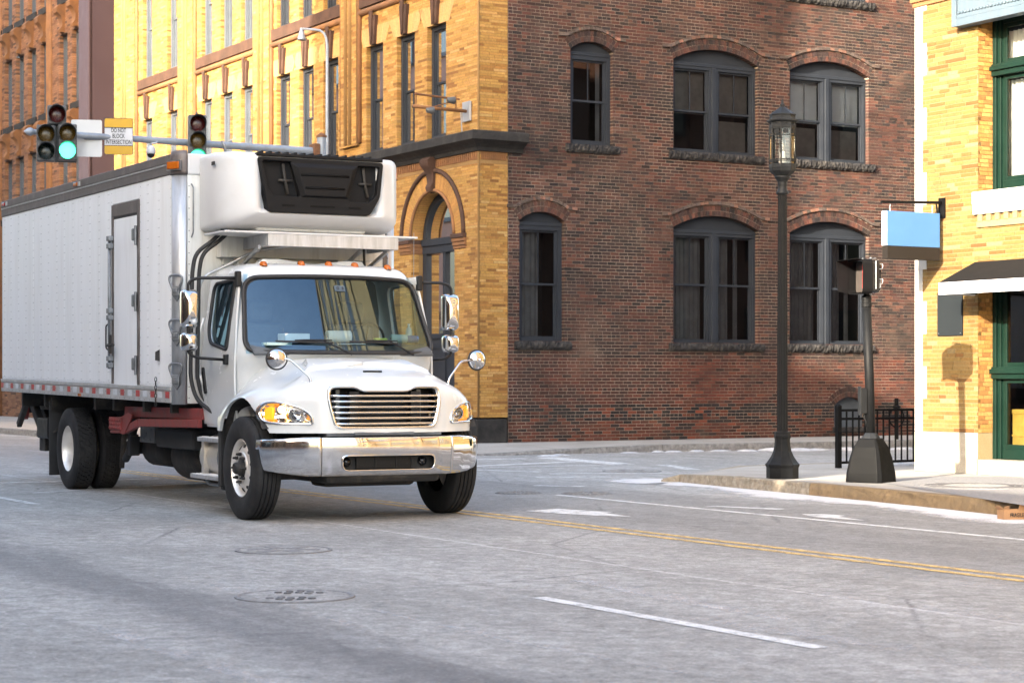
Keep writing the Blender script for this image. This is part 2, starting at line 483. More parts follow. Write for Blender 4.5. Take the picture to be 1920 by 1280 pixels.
# ------------------------------------------------------------------ ground materials
def road_mat():
    m, nt, b = _new('asphalt')
    P = nd(nt, 'ShaderNodeNewGeometry').outputs['Position']
    mp = nd(nt, 'ShaderNodeMapping', vector_type='POINT')
    mp.inputs['Rotation'].default_value = (0, 0, -B)
    nt.links.new(P, mp.inputs[0])
    sep = nd(nt, 'ShaderNodeSeparateXYZ'); nt.links.new(mp.outputs[0], sep.inputs[0])
    lat, along = sep.outputs[0], sep.outputs[1]
    mp2 = nd(nt, 'ShaderNodeMapping'); mp2.inputs['Scale'].default_value = (1, .16, 1)
    nt.links.new(mp.outputs[0], mp2.inputs[0])
    grit = noise_n(nt, P, 38, 5, .85)
    mid = noise_n(nt, P, 9, 6, .75)
    big = noise_n(nt, P, .45, 6, .65)
    strk = noise_n(nt, mp2.outputs[0], 2.2, 7, .7, .3)
    fine = noise_n(nt, mp2.outputs[0], 14, 5, .7, .2)
    c = ramp(nt, big.outputs[0], [(.3, (.205, .200, .188)), (.7, (.285, .278, .262))]).outputs[0]
    c = mixc(nt, 1.0, c, ramp(nt, mid.outputs[0], [(.3, .62), (.7, 1.35)]).outputs[0], 'MULTIPLY')
    # salt haze dragged along the lanes
    sf = math_n(nt, 'MULTIPLY', ramp(nt, strk.outputs[0], [(.46, 0), (.66, .8)]).outputs[0], ramp(nt, mid.outputs[0], [(.35, .35), (.65, 1)]).outputs[0])
    sf = math_n(nt, 'MULTIPLY', sf, .5)
    c = mixc(nt, sf, c, (.47, .465, .45))
    # blotches of salt crust
    blot = noise_n(nt, P, 5.5, 8, .8, .2)
    bf = math_n(nt, 'MULTIPLY', ramp(nt, blot.outputs[0], [(.5, 0), (.64, .62)]).outputs[0], ramp(nt, big.outputs[0], [(.38, .25), (.6, 1)]).outputs[0])
    c = mixc(nt, bf, c, (.47, .465, .45))
    df = ramp(nt, blot.outputs[0], [(.34, .5), (.46, 0)]).outputs[0]
    c = mixc(nt, df, c, (.115, .112, .113))
    # thin dried runs
    tf = ramp(nt, fine.outputs[0], [(.60, 0), (.66, .34), (.70, 0)]).outputs[0]
    c = mixc(nt, tf, c, (.50, .485, .48))
    # darker damp wheel path in the near lane, and lane wear
    wob = math_n(nt, 'MULTIPLY', math_n(nt, 'SUBTRACT', strk.outputs[0], .5), 1.1)
    d1 = math_n(nt, 'ABSOLUTE', math_n(nt, 'SUBTRACT', math_n(nt, 'ADD', lat, wob), 4.45))
    w1 = ramp(nt, d1, [(.12, .62), (.55, 0)]).outputs[0]
    c = mixc(nt, w1, c, (.088, .085, .088))
    d2 = math_n(nt, 'ABSOLUTE', math_n(nt, 'SUBTRACT', math_n(nt, 'ADD', lat, wob), 11.4))
    w2 = ramp(nt, math_n(nt, 'MULTIPLY', d2, .3), [(.1, .42), (.6, 0)]).outputs[0]
    c = mixc(nt, w2, c, (.098, .095, .098))
    d3 = math_n(nt, 'ABSOLUTE', math_n(nt, 'SUBTRACT', math_n(nt, 'ADD', lat, wob), 13.3))
    w3 = ramp(nt, math_n(nt, 'MULTIPLY', d3, .5), [(.1, .42), (.5, 0)]).outputs[0]
    c = mixc(nt, w3, c, (.098, .095, .098))
    # cracks, sealed
    vo = nd(nt, 'ShaderNodeTexVoronoi', feature='DISTANCE_TO_EDGE'); vo.inputs['Scale'].default_value = .4
    vv = mixc(nt, .12, P, mid.outputs[1]); nt.links.new(vv, vo.inputs['Vector'])
    cf = ramp(nt, vo.outputs['Distance'], [(0, .8), (.004, .5), (.008, 0)]).outputs[0]
    cf = math_n(nt, 'MULTIPLY', cf, ramp(nt, big.outputs[0], [(.46, 0), (.6, .9)]).outputs[0])
    c = mixc(nt, cf, c, (.08, .078, .08))
    # joints filled with salt
    d4 = math_n(nt, 'ABSOLUTE', math_n(nt, 'SUBTRACT', math_n(nt, 'ADD', lat, math_n(nt, 'MULTIPLY', wob, .12)), 8.25))
    w4 = math_n(nt, 'MULTIPLY', ramp(nt, d4, [(.012, .75), (.035, 0)]).outputs[0], ramp(nt, mid.outputs[0], [(.4, .2), (.6, 1)]).outputs[0])
    c = mixc(nt, w4, c, (.55, .535, .53))
    # oil spots and grit
    spk = noise_n(nt, P, 17, 2, .5)
    c = mixc(nt, ramp(nt, spk.outputs[0], [(.70, 0), (.76, .55)]).outputs[0], c, (.07, .067, .065))
    spw = noise_n(nt, P, 26, 2, .5)
    c = mixc(nt, ramp(nt, spw.outputs[0], [(.69, 0), (.75, .5)]).outputs[0], c, (.5, .485, .475))
    c = mixc(nt, 1.0, c, ramp(nt, grit.outputs[0], [(.3, .5), (.7, 1.5)]).outputs[0], 'MULTIPLY')
    nt.links.new(c, b.inputs['Base Color'])
    b.inputs['Roughness'].default_value = .86
    h = math_n(nt, 'ADD', grit.outputs[0], math_n(nt, 'MULTIPLY', mid.outputs[0], .5))
    bump(nt, b, h, .5, .006)
road_mat()
def salt_mat():
    """dried road salt, breaking up towards its edges"""
    m, nt, b = _new('road_salt')
    P = nd(nt, 'ShaderNodeNewGeometry').outputs['Position']
    at = nd(nt, 'ShaderNodeAttribute'); at.attribute_name = 'tint'
    n = noise_n(nt, P, 3.0, 8, .75); n2 = noise_n(nt, P, 60, 3, .7)
    f = math_n(nt, 'ADD', at.outputs['Fac'], math_n(nt, 'MULTIPLY', math_n(nt, 'SUBTRACT', n.outputs[0], .5), 1.5))
    f = math_n(nt, 'ADD', f, math_n(nt, 'MULTIPLY', math_n(nt, 'SUBTRACT', n2.outputs[0], .5), .8))
    a = ramp(nt, f, [(.42, 0), (.85, .9)]).outputs[0]
    b.inputs['Base Color'].default_value = (.58, .57, .57, 1)
    b.inputs['Roughness'].default_value = .95
    nt.links.new(a, b.inputs['Alpha'])
salt_mat()
def paint_mat(name, col, wear):
    m, nt, b = _new(name)
    P = nd(nt, 'ShaderNodeNewGeometry').outputs['Position']
    n = noise_n(nt, P, 5, 7, .75); n2 = noise_n(nt, P, 90, 3, .7)
    f = math_n(nt, 'ADD', n.outputs[0], math_n(nt, 'MULTIPLY', n2.outputs[0], .5))
    a = ramp(nt, f, [(.45 + wear, .12), (.72 + wear, 1)]).outputs[0]
    b.inputs['Base Color'].default_value = (*col, 1); b.inputs['Roughness'].default_value = .7
    nt.links.new(a, b.inputs['Alpha'])
paint_mat('paint_white', (.60, .60, .59), .06)
paint_mat('paint_white_worn', (.55, .55, .54), .09)
paint_mat('paint_yellow', (.60, .40, .14), .12)
def walk_mat():
    m, nt, b = _new('concrete_walk')
    P = nd(nt, 'ShaderNodeNewGeometry').outputs['Position']
    n = noise_n(nt, P, 1.1, 7, .7); n2 = noise_n(nt, P, 80, 3)
    c = ramp(nt, n.outputs[0], [(.3, (.25, .235, .21)), (.7, (.36, .34, .31))]).outputs[0]
    mp = nd(nt, 'ShaderNodeMapping'); mp.inputs['Rotation'].default_value = (0, 0, -B); nt.links.new(P, mp.inputs[0])
    br = nd(nt, 'ShaderNodeTexBrick', offset=0.0); br.inputs['Scale'].default_value = 1
    br.inputs['Brick Width'].default_value = 1.5; br.inputs['Row Height'].default_value = 1.5; br.inputs['Mortar Size'].default_value = .012
    nt.links.new(mp.outputs[0], br.inputs[0])
    c = mixc(nt, br.outputs['Fac'], c, (.2, .19, .17))
    c = mixc(nt, .5, c, ramp(nt, n2.outputs[0], [(.3, .7), (.7, 1.2)]).outputs[0], 'MULTIPLY')
    nt.links.new(c, b.inputs['Base Color']); b.inputs['Roughness'].default_value = .9
    bump(nt, b, n2.outputs[0], .3, .004)
walk_mat()
simple('kerb_granite', (.21, .175, .13), .85, 0, .35, 14, dirt=(.42, .38, .32), dirt_amt=.7, dscale=9, bmp=.9, bscale=26)
simple('kerb_grey', (.16, .155, .15), .85, 0, .35, 14, dirt=(.36, .35, .33), dirt_amt=.6, dscale=9, bmp=.9, bscale=26)
simple('kerb_orange', (.20, .135, .07), .85, 0, .35, 14, dirt=(.11, .085, .055), dirt_amt=.7, dscale=7, bmp=.9, bscale=26)
simple('asphalt_patch', (.19, .188, .19), .9, 0, .3, 25, bmp=.5, bscale=90)

# ------------------------------------------------------------------ road
road = MB().add([(-260, -160, 0), (260, -160, 0), (260, 360, 0), (-260, 360, 0)], [(0, 1, 2, 3)]).build('road', 'asphalt')
struct(road)
def flat(name, pts, mat, z, parent):
    o = MB().add([(p[0], p[1], z) for p in pts], [tuple(range(len(pts)))]).build(name, mat, parent)
    return o
def stripe(name, a, b, w, mat, z=.004, parent=None):
    a = Vector(a[:2]); b = Vector(b[:2]); d = (b - a).normalized(); n = Vector((-d.y, d.x)) * (w / 2)
    return flat(name, [a - n, b - n, b + n, a + n], mat, z, parent or road)
for off in (-.11, .11):
    p = st(10.12 + off, 12); q = st(10.12 + off, -29.5)
    stripe('lane_line', p, q, .105, 'paint_yellow')
stripe('lane_line', st(12.60, 8), st(12.60, -20.6), .10, 'paint_white')
stripe('lane_line', gnd(1010, 1120), gnd(1540, 1215), .11, 'paint_white')
for k in (1, 2):
    stripe('lane_line', gnd(1010, 1120) - DX * (6.0 * k) , gnd(1540, 1215) - DX * (6.0 * k), .11, 'paint_white')
stripe('lane_line', st(6.62, -22), st(6.62, -25), .11, 'paint_white_worn')
def seen(name, pix, mat='paint_white', z=.004):
    pts = [gnd(x, y, z) for x, y in pix]
    o = MB().add([(p.x, p.y, z) for p in pts], [tuple(range(len(pts)))]).build(name, mat, road)
    return o
seen('arrow_marking', [(985, 957), (1045, 953), (1120, 958), (1150, 959), (1135, 961), (1185, 968), (1120, 966), (1060, 963)])
seen('arrow_marking', [(1503, 963), (1545, 963), (1587, 966), (1572, 968), (1622, 975), (1560, 971), (1530, 969)])
seen('arrow_marking', [(1320, 948), (1345, 948), (1472, 953), (1460, 955)])
stripe('crosswalk_line', gnd(560, 868), gnd(985, 859.5), .22, 'paint_white')
stripe('crosswalk_line', gnd(560, 889), gnd(1082, 865), .24, 'paint_white')
stripe('stop_line', gnd(1022, 857.5), gnd(1165, 870), .45, 'paint_white')
stripe('crosswalk_line', gnd(880, 880.5), gnd(1015, 884.5), .18, 'paint_white_worn')
stripe('crosswalk_line', gnd(905, 876), gnd(1190, 870.5), .12, 'paint_white_worn')
stripe('crosswalk_line', gnd(1005, 894.5), gnd(1145, 893.5), .22, 'paint_white_worn', .0042)
stripe('crosswalk_line', gnd(1030, 888), gnd(1260, 886.5), .2, 'paint_white_worn')
stripe('crosswalk_line', gnd(1240, 871), gnd(1300, 880), .25, 'paint_white_worn')
stripe('crosswalk_line', gnd(1000, 910), gnd(1095, 912), .16, 'paint_white_worn')
stripe('crosswalk_line', gnd(0, 905), gnd(300, 897), .25, 'paint_white_worn')
stripe('crosswalk_line', gnd(60, 924), gnd(430, 902), .14, 'paint_white_worn')

# ------------------------------------------------------------------ sidewalks with kerb stones
def sidewalk(name, poly, kerb_n, mats, stone_len=1.7, ramp_ids=()):
    """poly: outline; the first kerb_n points form the kerb line. Slab top at 0.15"""
    top = MB()
    inner = []
    pts = [Vector((p[0], p[1])) for p in poly]
    n = len(pts)
    for i in range(n):
        if i < kerb_n:
            a = pts[max(i - 1, 0)]; b = pts[min(i + 1, kerb_n - 1)]
            d = (b - a).normalized(); nn = Vector((-d.y, d.x))
            cen = sum(pts, Vector((0, 0))) / n
            if nn.dot(cen - pts[i]) < 0: nn = -nn
            inner.append(pts[i] + nn * .16)
        else:
            inner.append(pts[i])
    hz = [.15 if i not in ramp_ids else ramp_ids[i] for i in range(n)]
    vs = [(p.x, p.y, h - .004) for p, h in zip(inner, hz)]
    o = top.add(vs, [tuple(range(n))])
    me = o.mesh(name); bm = bmesh.new(); bm.from_mesh(me); bmesh.ops.triangulate(bm, faces=bm.faces); bmesh.ops.recalc_face_normals(bm, faces=bm.faces)
    if sum(f.normal.z for f in bm.faces) < 0:
        bmesh.ops.reverse_faces(bm, faces=bm.faces)
    bm.to_mesh(me); bm.free()
    walk = bpy.data.objects.new(name, me); COL.objects.link(walk); me.materials.append(MATS['concrete_walk'])
    struct(walk)
    cnt = 0
    for i in range(kerb_n - 1):
        a0, b0, a1, b1 = pts[i], pts[i + 1], inner[i], inner[i + 1]
        L = (b0 - a0).length
        m = max(1, round(L / stone_len)) if L < 40 else max(1, round(L / 3))
        for k in range(m):
            g = .004 / L * 1.5
            t0, t1 = k / m + g, (k + 1) / m - g
            q = [a0.lerp(b0, t0), a0.lerp(b0, t1), a1.lerp(b1, t1), a1.lerp(b1, t0)]
            h0 = hz[i] + (hz[i + 1] - hz[i]) * t0; h1 = hz[i] + (hz[i + 1] - hz[i]) * t1
            j = random.uniform(-.004, .004)
            mb = MB()
            # rough-faced stone: three face subdivisions with small offsets
            rows = []
            nseg = 6
            for w in range(nseg + 1):
                tt = w / nseg
                pf = q[0].lerp(q[1], tt); pb = q[3].lerp(q[2], tt); h = h0 + (h1 - h0) * tt + j
                out = (pf - pb).normalized()
                r1, r2 = random.uniform(-.012, .014), random.uniform(-.006, .004)
                rows.append([(pf.x + out.x * .012, pf.y + out.y * .012, -.05), (pf.x + out.x * r1, pf.y + out.y * r1, h * .55), (pf.x + out.x * r2 - out.x * .006, pf.y + out.y * r2 - out.y * .006, h - .012), (pf.x - out.x * .014, pf.y - out.y * .014, h), (pb.x, pb.y, h), (pb.x, pb.y, -.05)])
            mb.grid(rows)
            c0 = len(mb.v)
            mb.f.append(tuple(range(6))); mb.f.append(tuple(range(len(mb.v) - 1, len(mb.v) - 7, -1)))
            mb.build('kerb_stone', mats[cnt % len(mats)] if not callable(mats) else mats(q[0]), walk)
            cnt += 1
    return walk
shop_kerb = [st(14.45, 22), st(14.5, 6), st(14.55, -8), st(14.69, -15.3), st(15.0, -17.2), st(15.22, -19.0), st(15.42, -20.8), st(15.62, -22.3), Vector((2.05, 27.2, 0)), Vector((2.35, 27.95, 0)), Vector((3.3, 28.95, 0)), Vector((4.87, 30.0, 0)), Vector((9, 32.4, 0)), Vector((24, 41.1, 0))]
shop_walk = sidewalk('sidewalk', shop_kerb + [Vector((40, 20, 0)), st(40, 22)], len(shop_kerb),
    lambda p: 'kerb_orange' if 14.0 < p.x * EX.x + p.y * EX.y < 15.3 and p.y < 23.0 else 'kerb_granite', 1.8, {8: .05, 9: .03, 7: .11})
far_kerb = [st(14.2, -160), st(14.2, -110), st(14.25, -70), st(14.5, -44), Vector((-5.3, 37.9, 0)), Vector((-4.0, 36.2, 0)), Vector((-2.3, 35.75, 0)), Vector((-.5, 36.35, 0)), Vector((1.3, 37.4, 0)), Vector((2.9, 38.35, 0)), Vector((6.4, 40.1, 0)), Vector((12, 43.3, 0)), Vector((30, 53.8, 0))]
far_walk = sidewalk('sidewalk', far_kerb + [Vector((40, 75, 0)), Vector((-20, 170, 0))], len(far_kerb), lambda p: 'kerb_grey', 2.0, {6: .06, 7: .04, 8: .11})
opp_kerb = [st(-.9, 30), st(-.9, 10), st(-.9, -10), st(-.9, -40), st(-.9, -120)]
opp_walk = sidewalk('sidewalk', opp_kerb + [st(-30, -120), st(-30, 30)], len(opp_kerb), lambda p: 'kerb_grey', 4.0)
# dark asphalt patch round the vault cover on the shop sidewalk
pp = [gnd(1640, 903, .15), gnd(1760, 893, .15), gnd(1900, 893, .15), gnd(2050, 903, .15), gnd(2080, 950, .15), gnd(1925, 948, .15), gnd(1760, 922, .15)]
MB().add([(p.x, p.y, .152) for p in pp], [tuple(range(len(pp)))]).build('pavement_patch', 'asphalt_patch', shop_walk)

# salt dried along the kerbs (belongs to the road surface)
def salt(line, w, amt, parent):
    mb = MB(); rows = []; tint = []
    pts = [Vector((p[0], p[1])) for p in line]
    dense = []
    for a, b in zip(pts, pts[1:]):
        k = max(2, int((b - a).length / .4))
        dense += [a.lerp(b, i / k) for i in range(k)]
    dense.append(pts[-1])
    for i, p in enumerate(dense):
        d = (dense[min(i + 1, len(dense) - 1)] - dense[max(i - 1, 0)]).normalized(); n = Vector((-d.y, d.x))
        ww = w * (1 + .35 * math.sin(i * .7) + random.uniform(-.15, .15))
        rows.append([(p.x + n.x * ww * q, p.y + n.y * ww * q, .003) for q in (-.04, .25, .6, 1.0)])
        tint += [amt, amt * .9, amt * .55, 0]
    mb.grid(rows); o = mb.build('road_salt', 'road_salt', parent, kind='stuff')
    a = o.data.attributes.new('tint', 'FLOAT_COLOR', 'POINT')
    a.data.foreach_set('color', [x for t in tint for x in (t, t, t, 1)])
salt([shop_kerb[i] for i in range(9, 0, -1)], -.95, 1.25, road)
salt([far_kerb[i] for i in range(12, 5, -1)][::-1], -.55, .75, road)
for i in range(7):
    p = gnd(random.uniform(0, 1900), random.uniform(990, 1270)); q = p - DX * random.uniform(2, 5) + EX * random.uniform(-.2, .2)
    salt([p, p.lerp(q, .5) + EX * random.uniform(-.15, .15), q], random.uniform(.12, .5), random.uniform(.35, .6), road)

# snow remnants
def snow_bank(pts, label):
    mb = MB()
    for (p, r, h) in pts:
        n = 10; rings = []
        for j, (rr, hh) in enumerate(((1, -.02), (.85, .45), (.5, .85), (.12, 1))):
            rings.append([(p.x + r * rr * (1 + random.uniform(-.25, .25)) * math.cos(2 * math.pi * k / n), p.y + r * .55 * rr * (1 + random.uniform(-.25, .25)) * math.sin(2 * math.pi * k / n), p.z + h * hh) for k in range(n)])
        mb.grid(rings, closed=True); mb.f.append(tuple(len(mb.v) - n + k for k in range(n)))
    o = mb.build('snow', 'snow', None, smooth=True, kind='stuff')
    o['label'] = label; o['category'] = 'snow'
snow_bank([(gnd(x, y), r * .62, h * .6) for x, y, r, h in ((1030, 855, .35, .05), (1050, 853.5, .25, .05), (1230, 847.5, .3, .06), (1260, 847, .35, .05), (1300, 846, .4, .06), (1350, 845.5, .35, .05), (1500, 844.5, .5, .09), (1450, 844.5, .45, .1), (1530, 844, .4, .07), (1590, 843.5, .5, .1), (1640, 843, .55, .1), (1690, 842.5, .5, .08), (1400, 845.5, .35, .06), (1180, 849, .3, .04))], 'thin line of dirty snow against the kerb below the red brick wall')
snow_bank([(gnd(x, y, .15), r, .03) for x, y, r in ((1690, 871, .12), (1702, 870, .14), (1668, 873, .08), (1708, 868, .12))], 'crumbs of snow on the sidewalk behind the iron fence')

# ------------------------------------------------------------------ covers in the road
def cover(name, p, r, label, style, z=.006, rz=0.0):
    t = thing(name, label, 'manhole cover', (p.x, p.y, p.z), rz, None)
    MB().lathe([(r * 1.08, z - .012), (r * 1.08, z + .002), (r * 1.02, z + .004), (r * .99, z - .004), (r * .985, z - .004)], 40).build('rim', 'asphalt_patch', t)
    MB().lathe([(.0001, z), (r * .975, z), (r * .975, z - .012)], 40).build('lid', 'asphalt', t)
    st_ = MB()
    if style == 'grid':
        k = .085
        for i in range(-12, 13):
            for j in range(-12, 13):
                x, y = (i + .5 * (j % 2)) * k, j * k * .8
                if .12 < abs(x) and math.hypot(x, y) < r * .8 and abs(y) < r * .5:
                    st_.lathe([(k * .33, z + .0005), (k * .3, z + .009), (.001, z + .01)], 6, Matrix.Translation((x, y, 0)))
    elif style == 'rings':
        for i in range(1, 4):
            for k in range(8 * i):
                a = 2 * math.pi * k / (8 * i) ; q = r * (.22 + .22 * i)
                st_.box(-.03, .03, -.02, .02, z + .0005, z + .009, Matrix.Rotation(a, 4, 'Z') @ Matrix.Translation((q, 0, 0)))
    elif style == 'vault':
        for i in range(3):
            for k in range(60 + 8 * i):
                a = 2 * math.pi * k / (60 + 8 * i); q = r * (.62 + .12 * i)
                st_.box(-.028, .028, -.022, .022, z + .0005, z + .0045, Matrix.Rotation(a, 4, 'Z') @ Matrix.Translation((q, 0, 0)))
    elif style == 'plain':
        for k in range(6):
            a = math.pi * k / 3
            st_.box(r * .25, r * .8, -.05, .05, z + .0005, z + .004, Matrix.Rotation(a, 4, 'Z'))
    st_.build('raised_pattern', 'cast_iron' if style in ('grid', 'vault') else 'asphalt_patch', t, kind='stuff')
    return t
cover('manhole_cover', gnd(532, 1031), .37, 'round iron manhole cover in the road just ahead of the truck', 'plain')
cover('manhole_cover', gnd(553, 1118), .36, 'round manhole cover with two grids of studs in the foreground road', 'grid', rz=B + 1.0)
cover('manhole_cover', gnd(972, 924), .27, 'studded manhole cover beside the truck wheel near the yellow lines', 'rings')
cover('manhole_cover', gnd(1100, 925), .29, 'studded manhole cover next to the start of the white lane line', 'rings')
cover('manhole_cover', gnd(1185, 883), .42, 'dark manhole cover in the side street crossing', 'plain')
q = gnd(1830, 911, .15); q.z = .152
cover('vault_cover', q, .66, 'large round vault cover with pebbled ring on the sidewalk by the shop', 'vault', z=.006)
# ------------------------------------------------------------------ brickwork
class Face:
    """a facade plane in its building's own axes: s along, z up, dep outwards"""
    def __init__(s, o, d, n):
        s.o = Vector(o); s.d = Vector(d); s.n = Vector(n)
    def P(s, a, z, dep=0.0):
        return s.o + s.d * a + Vector((0, 0, z)) + s.n * dep
    def box(s, mb, a0, a1, z0, z1, d0, d1):
        vs = [s.P(a, z, d) for z in (z0, z1) for d in (d0, d1) for a in (a0, a1)]
        return mb.add(vs, [(0, 2, 3, 1), (4, 5, 7, 6), (0, 1, 5, 4), (2, 6, 7, 3), (0, 4, 6, 2), (1, 3, 7, 5)])
    def prism(s, mb, poly, d0, d1):
        n = len(poly)
        vs = [s.P(a, z, d0) for a, z in poly] + [s.P(a, z, d1) for a, z in poly]
        fs = [tuple(range(n)), tuple(range(2 * n - 1, n - 1, -1))]
        for k in range(n):
            k2 = (k + 1) % n; fs.append((k, n + k, n + k2, k2))
        return mb.add(vs, fs)
    def tube(s, mb, pts, r, n=8, closed=False):
        return mb.tube([s.P(*p) for p in pts], r, n, closed=closed)

def arch_at(op, z, ro):
    """half width of the round part of an opening at height z, or None"""
    cs, cz, R_ = op['arch']
    rr = R_ + ro; h = z - cz
    if abs(h) >= rr: return 0
    return math.sqrt(rr * rr - h * h)
def blocked(op, z, grow=0.0, ring=0.0):
    s0, s1, z0, z1 = op['r']
    if op.get('arch'):
        zs = op['spring']
        if z <= z0 - grow: return None
        if z <= zs: return (s0 - grow, s1 + grow)
        hw = arch_at(op, z, ring)
        if hw <= 0: return None
        cs = op['arch'][0]
        cz_ = op['arch'][1]; half_ = (s1 - s0) / 2
        if zs - cz_ > .05: hw = min(hw, half_ * (z - cz_) / (zs - cz_))
        return (cs - hw, cs + hw)
    if z0 - grow < z < z1 + grow: return (s0 - grow, s1 + grow)
    return None
def put_tint(me, cols, per):
    a = me.attributes.new('tint', 'FLOAT_COLOR', 'POINT')
    buf = []
    for c in cols:
        buf += [c[0], c[1], c[2], 1.0] * per
    a.data.foreach_set('color', buf)
def brickwork(face, bld, name, s0, s1, z0, z1, L, H, joint, ops, colfn, mat, mort, proud=.007, indiv=300, reveal=.16, rank=None, jit=.0015, extra_ok=None, headers=0, cellz=None, vary=0.0):
    bricks = []
    k = 0; z = z0
    while z < z1 - .01:
        zt = min(z + H, z1); zm = (z + zt) / 2
        hd = headers and k % headers == headers - 1
        LL = L * .5 if hd else L
        off = (0 if k % 2 else -LL / 2) + random.uniform(-.02, .02) * (1 if vary == 0 else 3)
        a = s0 + off
        bl = [q for q in (blocked(op, zm, 0, op.get('ringw', 0)) for op in ops) if q]
        while a < s1:
            ln = LL
            if vary: ln = LL * random.choice((1, 1, 1, .5, .66, 1.33))
            b = a + ln
            segs = [(max(a, s0), min(b, s1))]
            for (p, q) in bl:
                ns = []
                for (u, v) in segs:
                    if q <= u or p >= v: ns.append((u, v)); continue
                    if p > u: ns.append((u, p))
                    if q < v: ns.append((q, v))
                segs = ns
            for (u, v) in segs:
                if v - u > .025:
                    edge = any(abs(u - q) < 1e-6 or abs(v - p) < 1e-6 for p, q in bl)
                    bricks.append((u + (joint / 2 if not any(abs(u - q) < 1e-6 for p, q in bl) else 0), v - (joint / 2 if not any(abs(v - p) < 1e-6 for p, q in bl) else 0), z + joint / 2, zt - joint / 2, edge))
            a = b
        z = zt; k += 1
    # mortar sheet with the openings left out
    ss = {s0, s1}; zz = {z0, z1}
    for op in ops:
        ss |= {max(s0, op['r'][0]), min(s1, op['r'][1])}; zz |= {max(z0, op['r'][2]), min(z1, op['r'][3])}
    ss = sorted(x for x in ss if s0 <= x <= s1); zz = sorted(x for x in zz if z0 <= x <= z1)
    mb = MB()
    for a, b in zip(ss, ss[1:]):
        for c, d in zip(zz, zz[1:]):
            sm, zm = (a + b) / 2, (c + d) / 2
            if any(op['r'][0] < sm < op['r'][1] and op['r'][2] < zm < op['r'][3] for op in ops): continue
            mb.add([face.P(a, c), face.P(b, c), face.P(b, d), face.P(a, d)], [(0, 1, 2, 3)])
    for op in ops:
        a, b, c, d = op['r']
        if op.get('arch'): d = op['spring'] + .01
        for x in (a, b):
            if s0 < x < s1:
                e = .002 if x == b else -.002
                mb.add([face.P(x + e, c, 0), face.P(x + e, d, 0), face.P(x + e, d, -reveal), face.P(x + e, c, -reveal)], [(0, 1, 2, 3)])
        if not op.get('arch'):
            mb.add([face.P(a, d + .002, 0), face.P(b, d + .002, 0), face.P(b, d + .002, -reveal), face.P(a, d + .002, -reveal)], [(0, 1, 2, 3)])
    wall = mb.build(name, mort, bld, fix=False)
    # choose the bricks that show largest
    order = list(range(len(bricks)))
    if rank:
        full = [i for i in order if bricks[i][1] - bricks[i][0] > L * .8 and rank((bricks[i][0] + bricks[i][1]) / 2, bricks[i][2]) > -1e8]
        full.sort(key=lambda i: -rank((bricks[i][0] + bricks[i][1]) / 2, bricks[i][2]))
        pick = set(full[:indiv])
    else:
        pick = set()
    F5 = [(0, 1, 2, 3), (0, 4, 5, 1), (1, 5, 6, 2), (2, 6, 7, 3), (3, 7, 4, 0)]
    allv = []; allf = []; cols = []
    for i, (u, v, c, d, edge) in enumerate(bricks):
        col = colfn((u + v) / 2, (c + d) / 2)
        pr = proud + random.uniform(-jit, jit * 1.6)
        back = -reveal + .004 if edge else -.002
        vs = [face.P(u, c, pr), face.P(v, c, pr), face.P(v, d, pr), face.P(u, d, pr), face.P(u, c, back), face.P(v, c, back), face.P(v, d, back), face.P(u, d, back)]
        if i in pick:
            cen = face.P((u + v) / 2, (c + d) / 2, 0)
            me = bpy.data.meshes.new('brick'); me.from_pydata([p - cen for p in vs], [], F5); put_tint(me, [col], 8)
            me.materials.append(MATS[mat])
            o = bpy.data.objects.new('brick', me); COL.objects.link(o); o.parent = wall; o.location = cen
        else:
            n = len(allv); allv += vs; allf += [tuple(x + n for x in f) for f in F5]; cols.append(col)
    me = bpy.data.meshes.new('brick_courses'); me.from_pydata(allv, [], allf); put_tint(me, cols, 8); me.materials.append(MATS[mat])
    o = bpy.data.objects.new('brick_courses', me); COL.objects.link(o); o.parent = wall; o['kind'] = 'stuff'
    return wall
def rot_col(base, dv=.2, dh=.06):
    v = 1 + random.uniform(-dv, dv)
    return (base[0] * v * (1 + random.uniform(-dh, dh)), base[1] * v, base[2] * v * (1 + random.uniform(-dh, dh)))
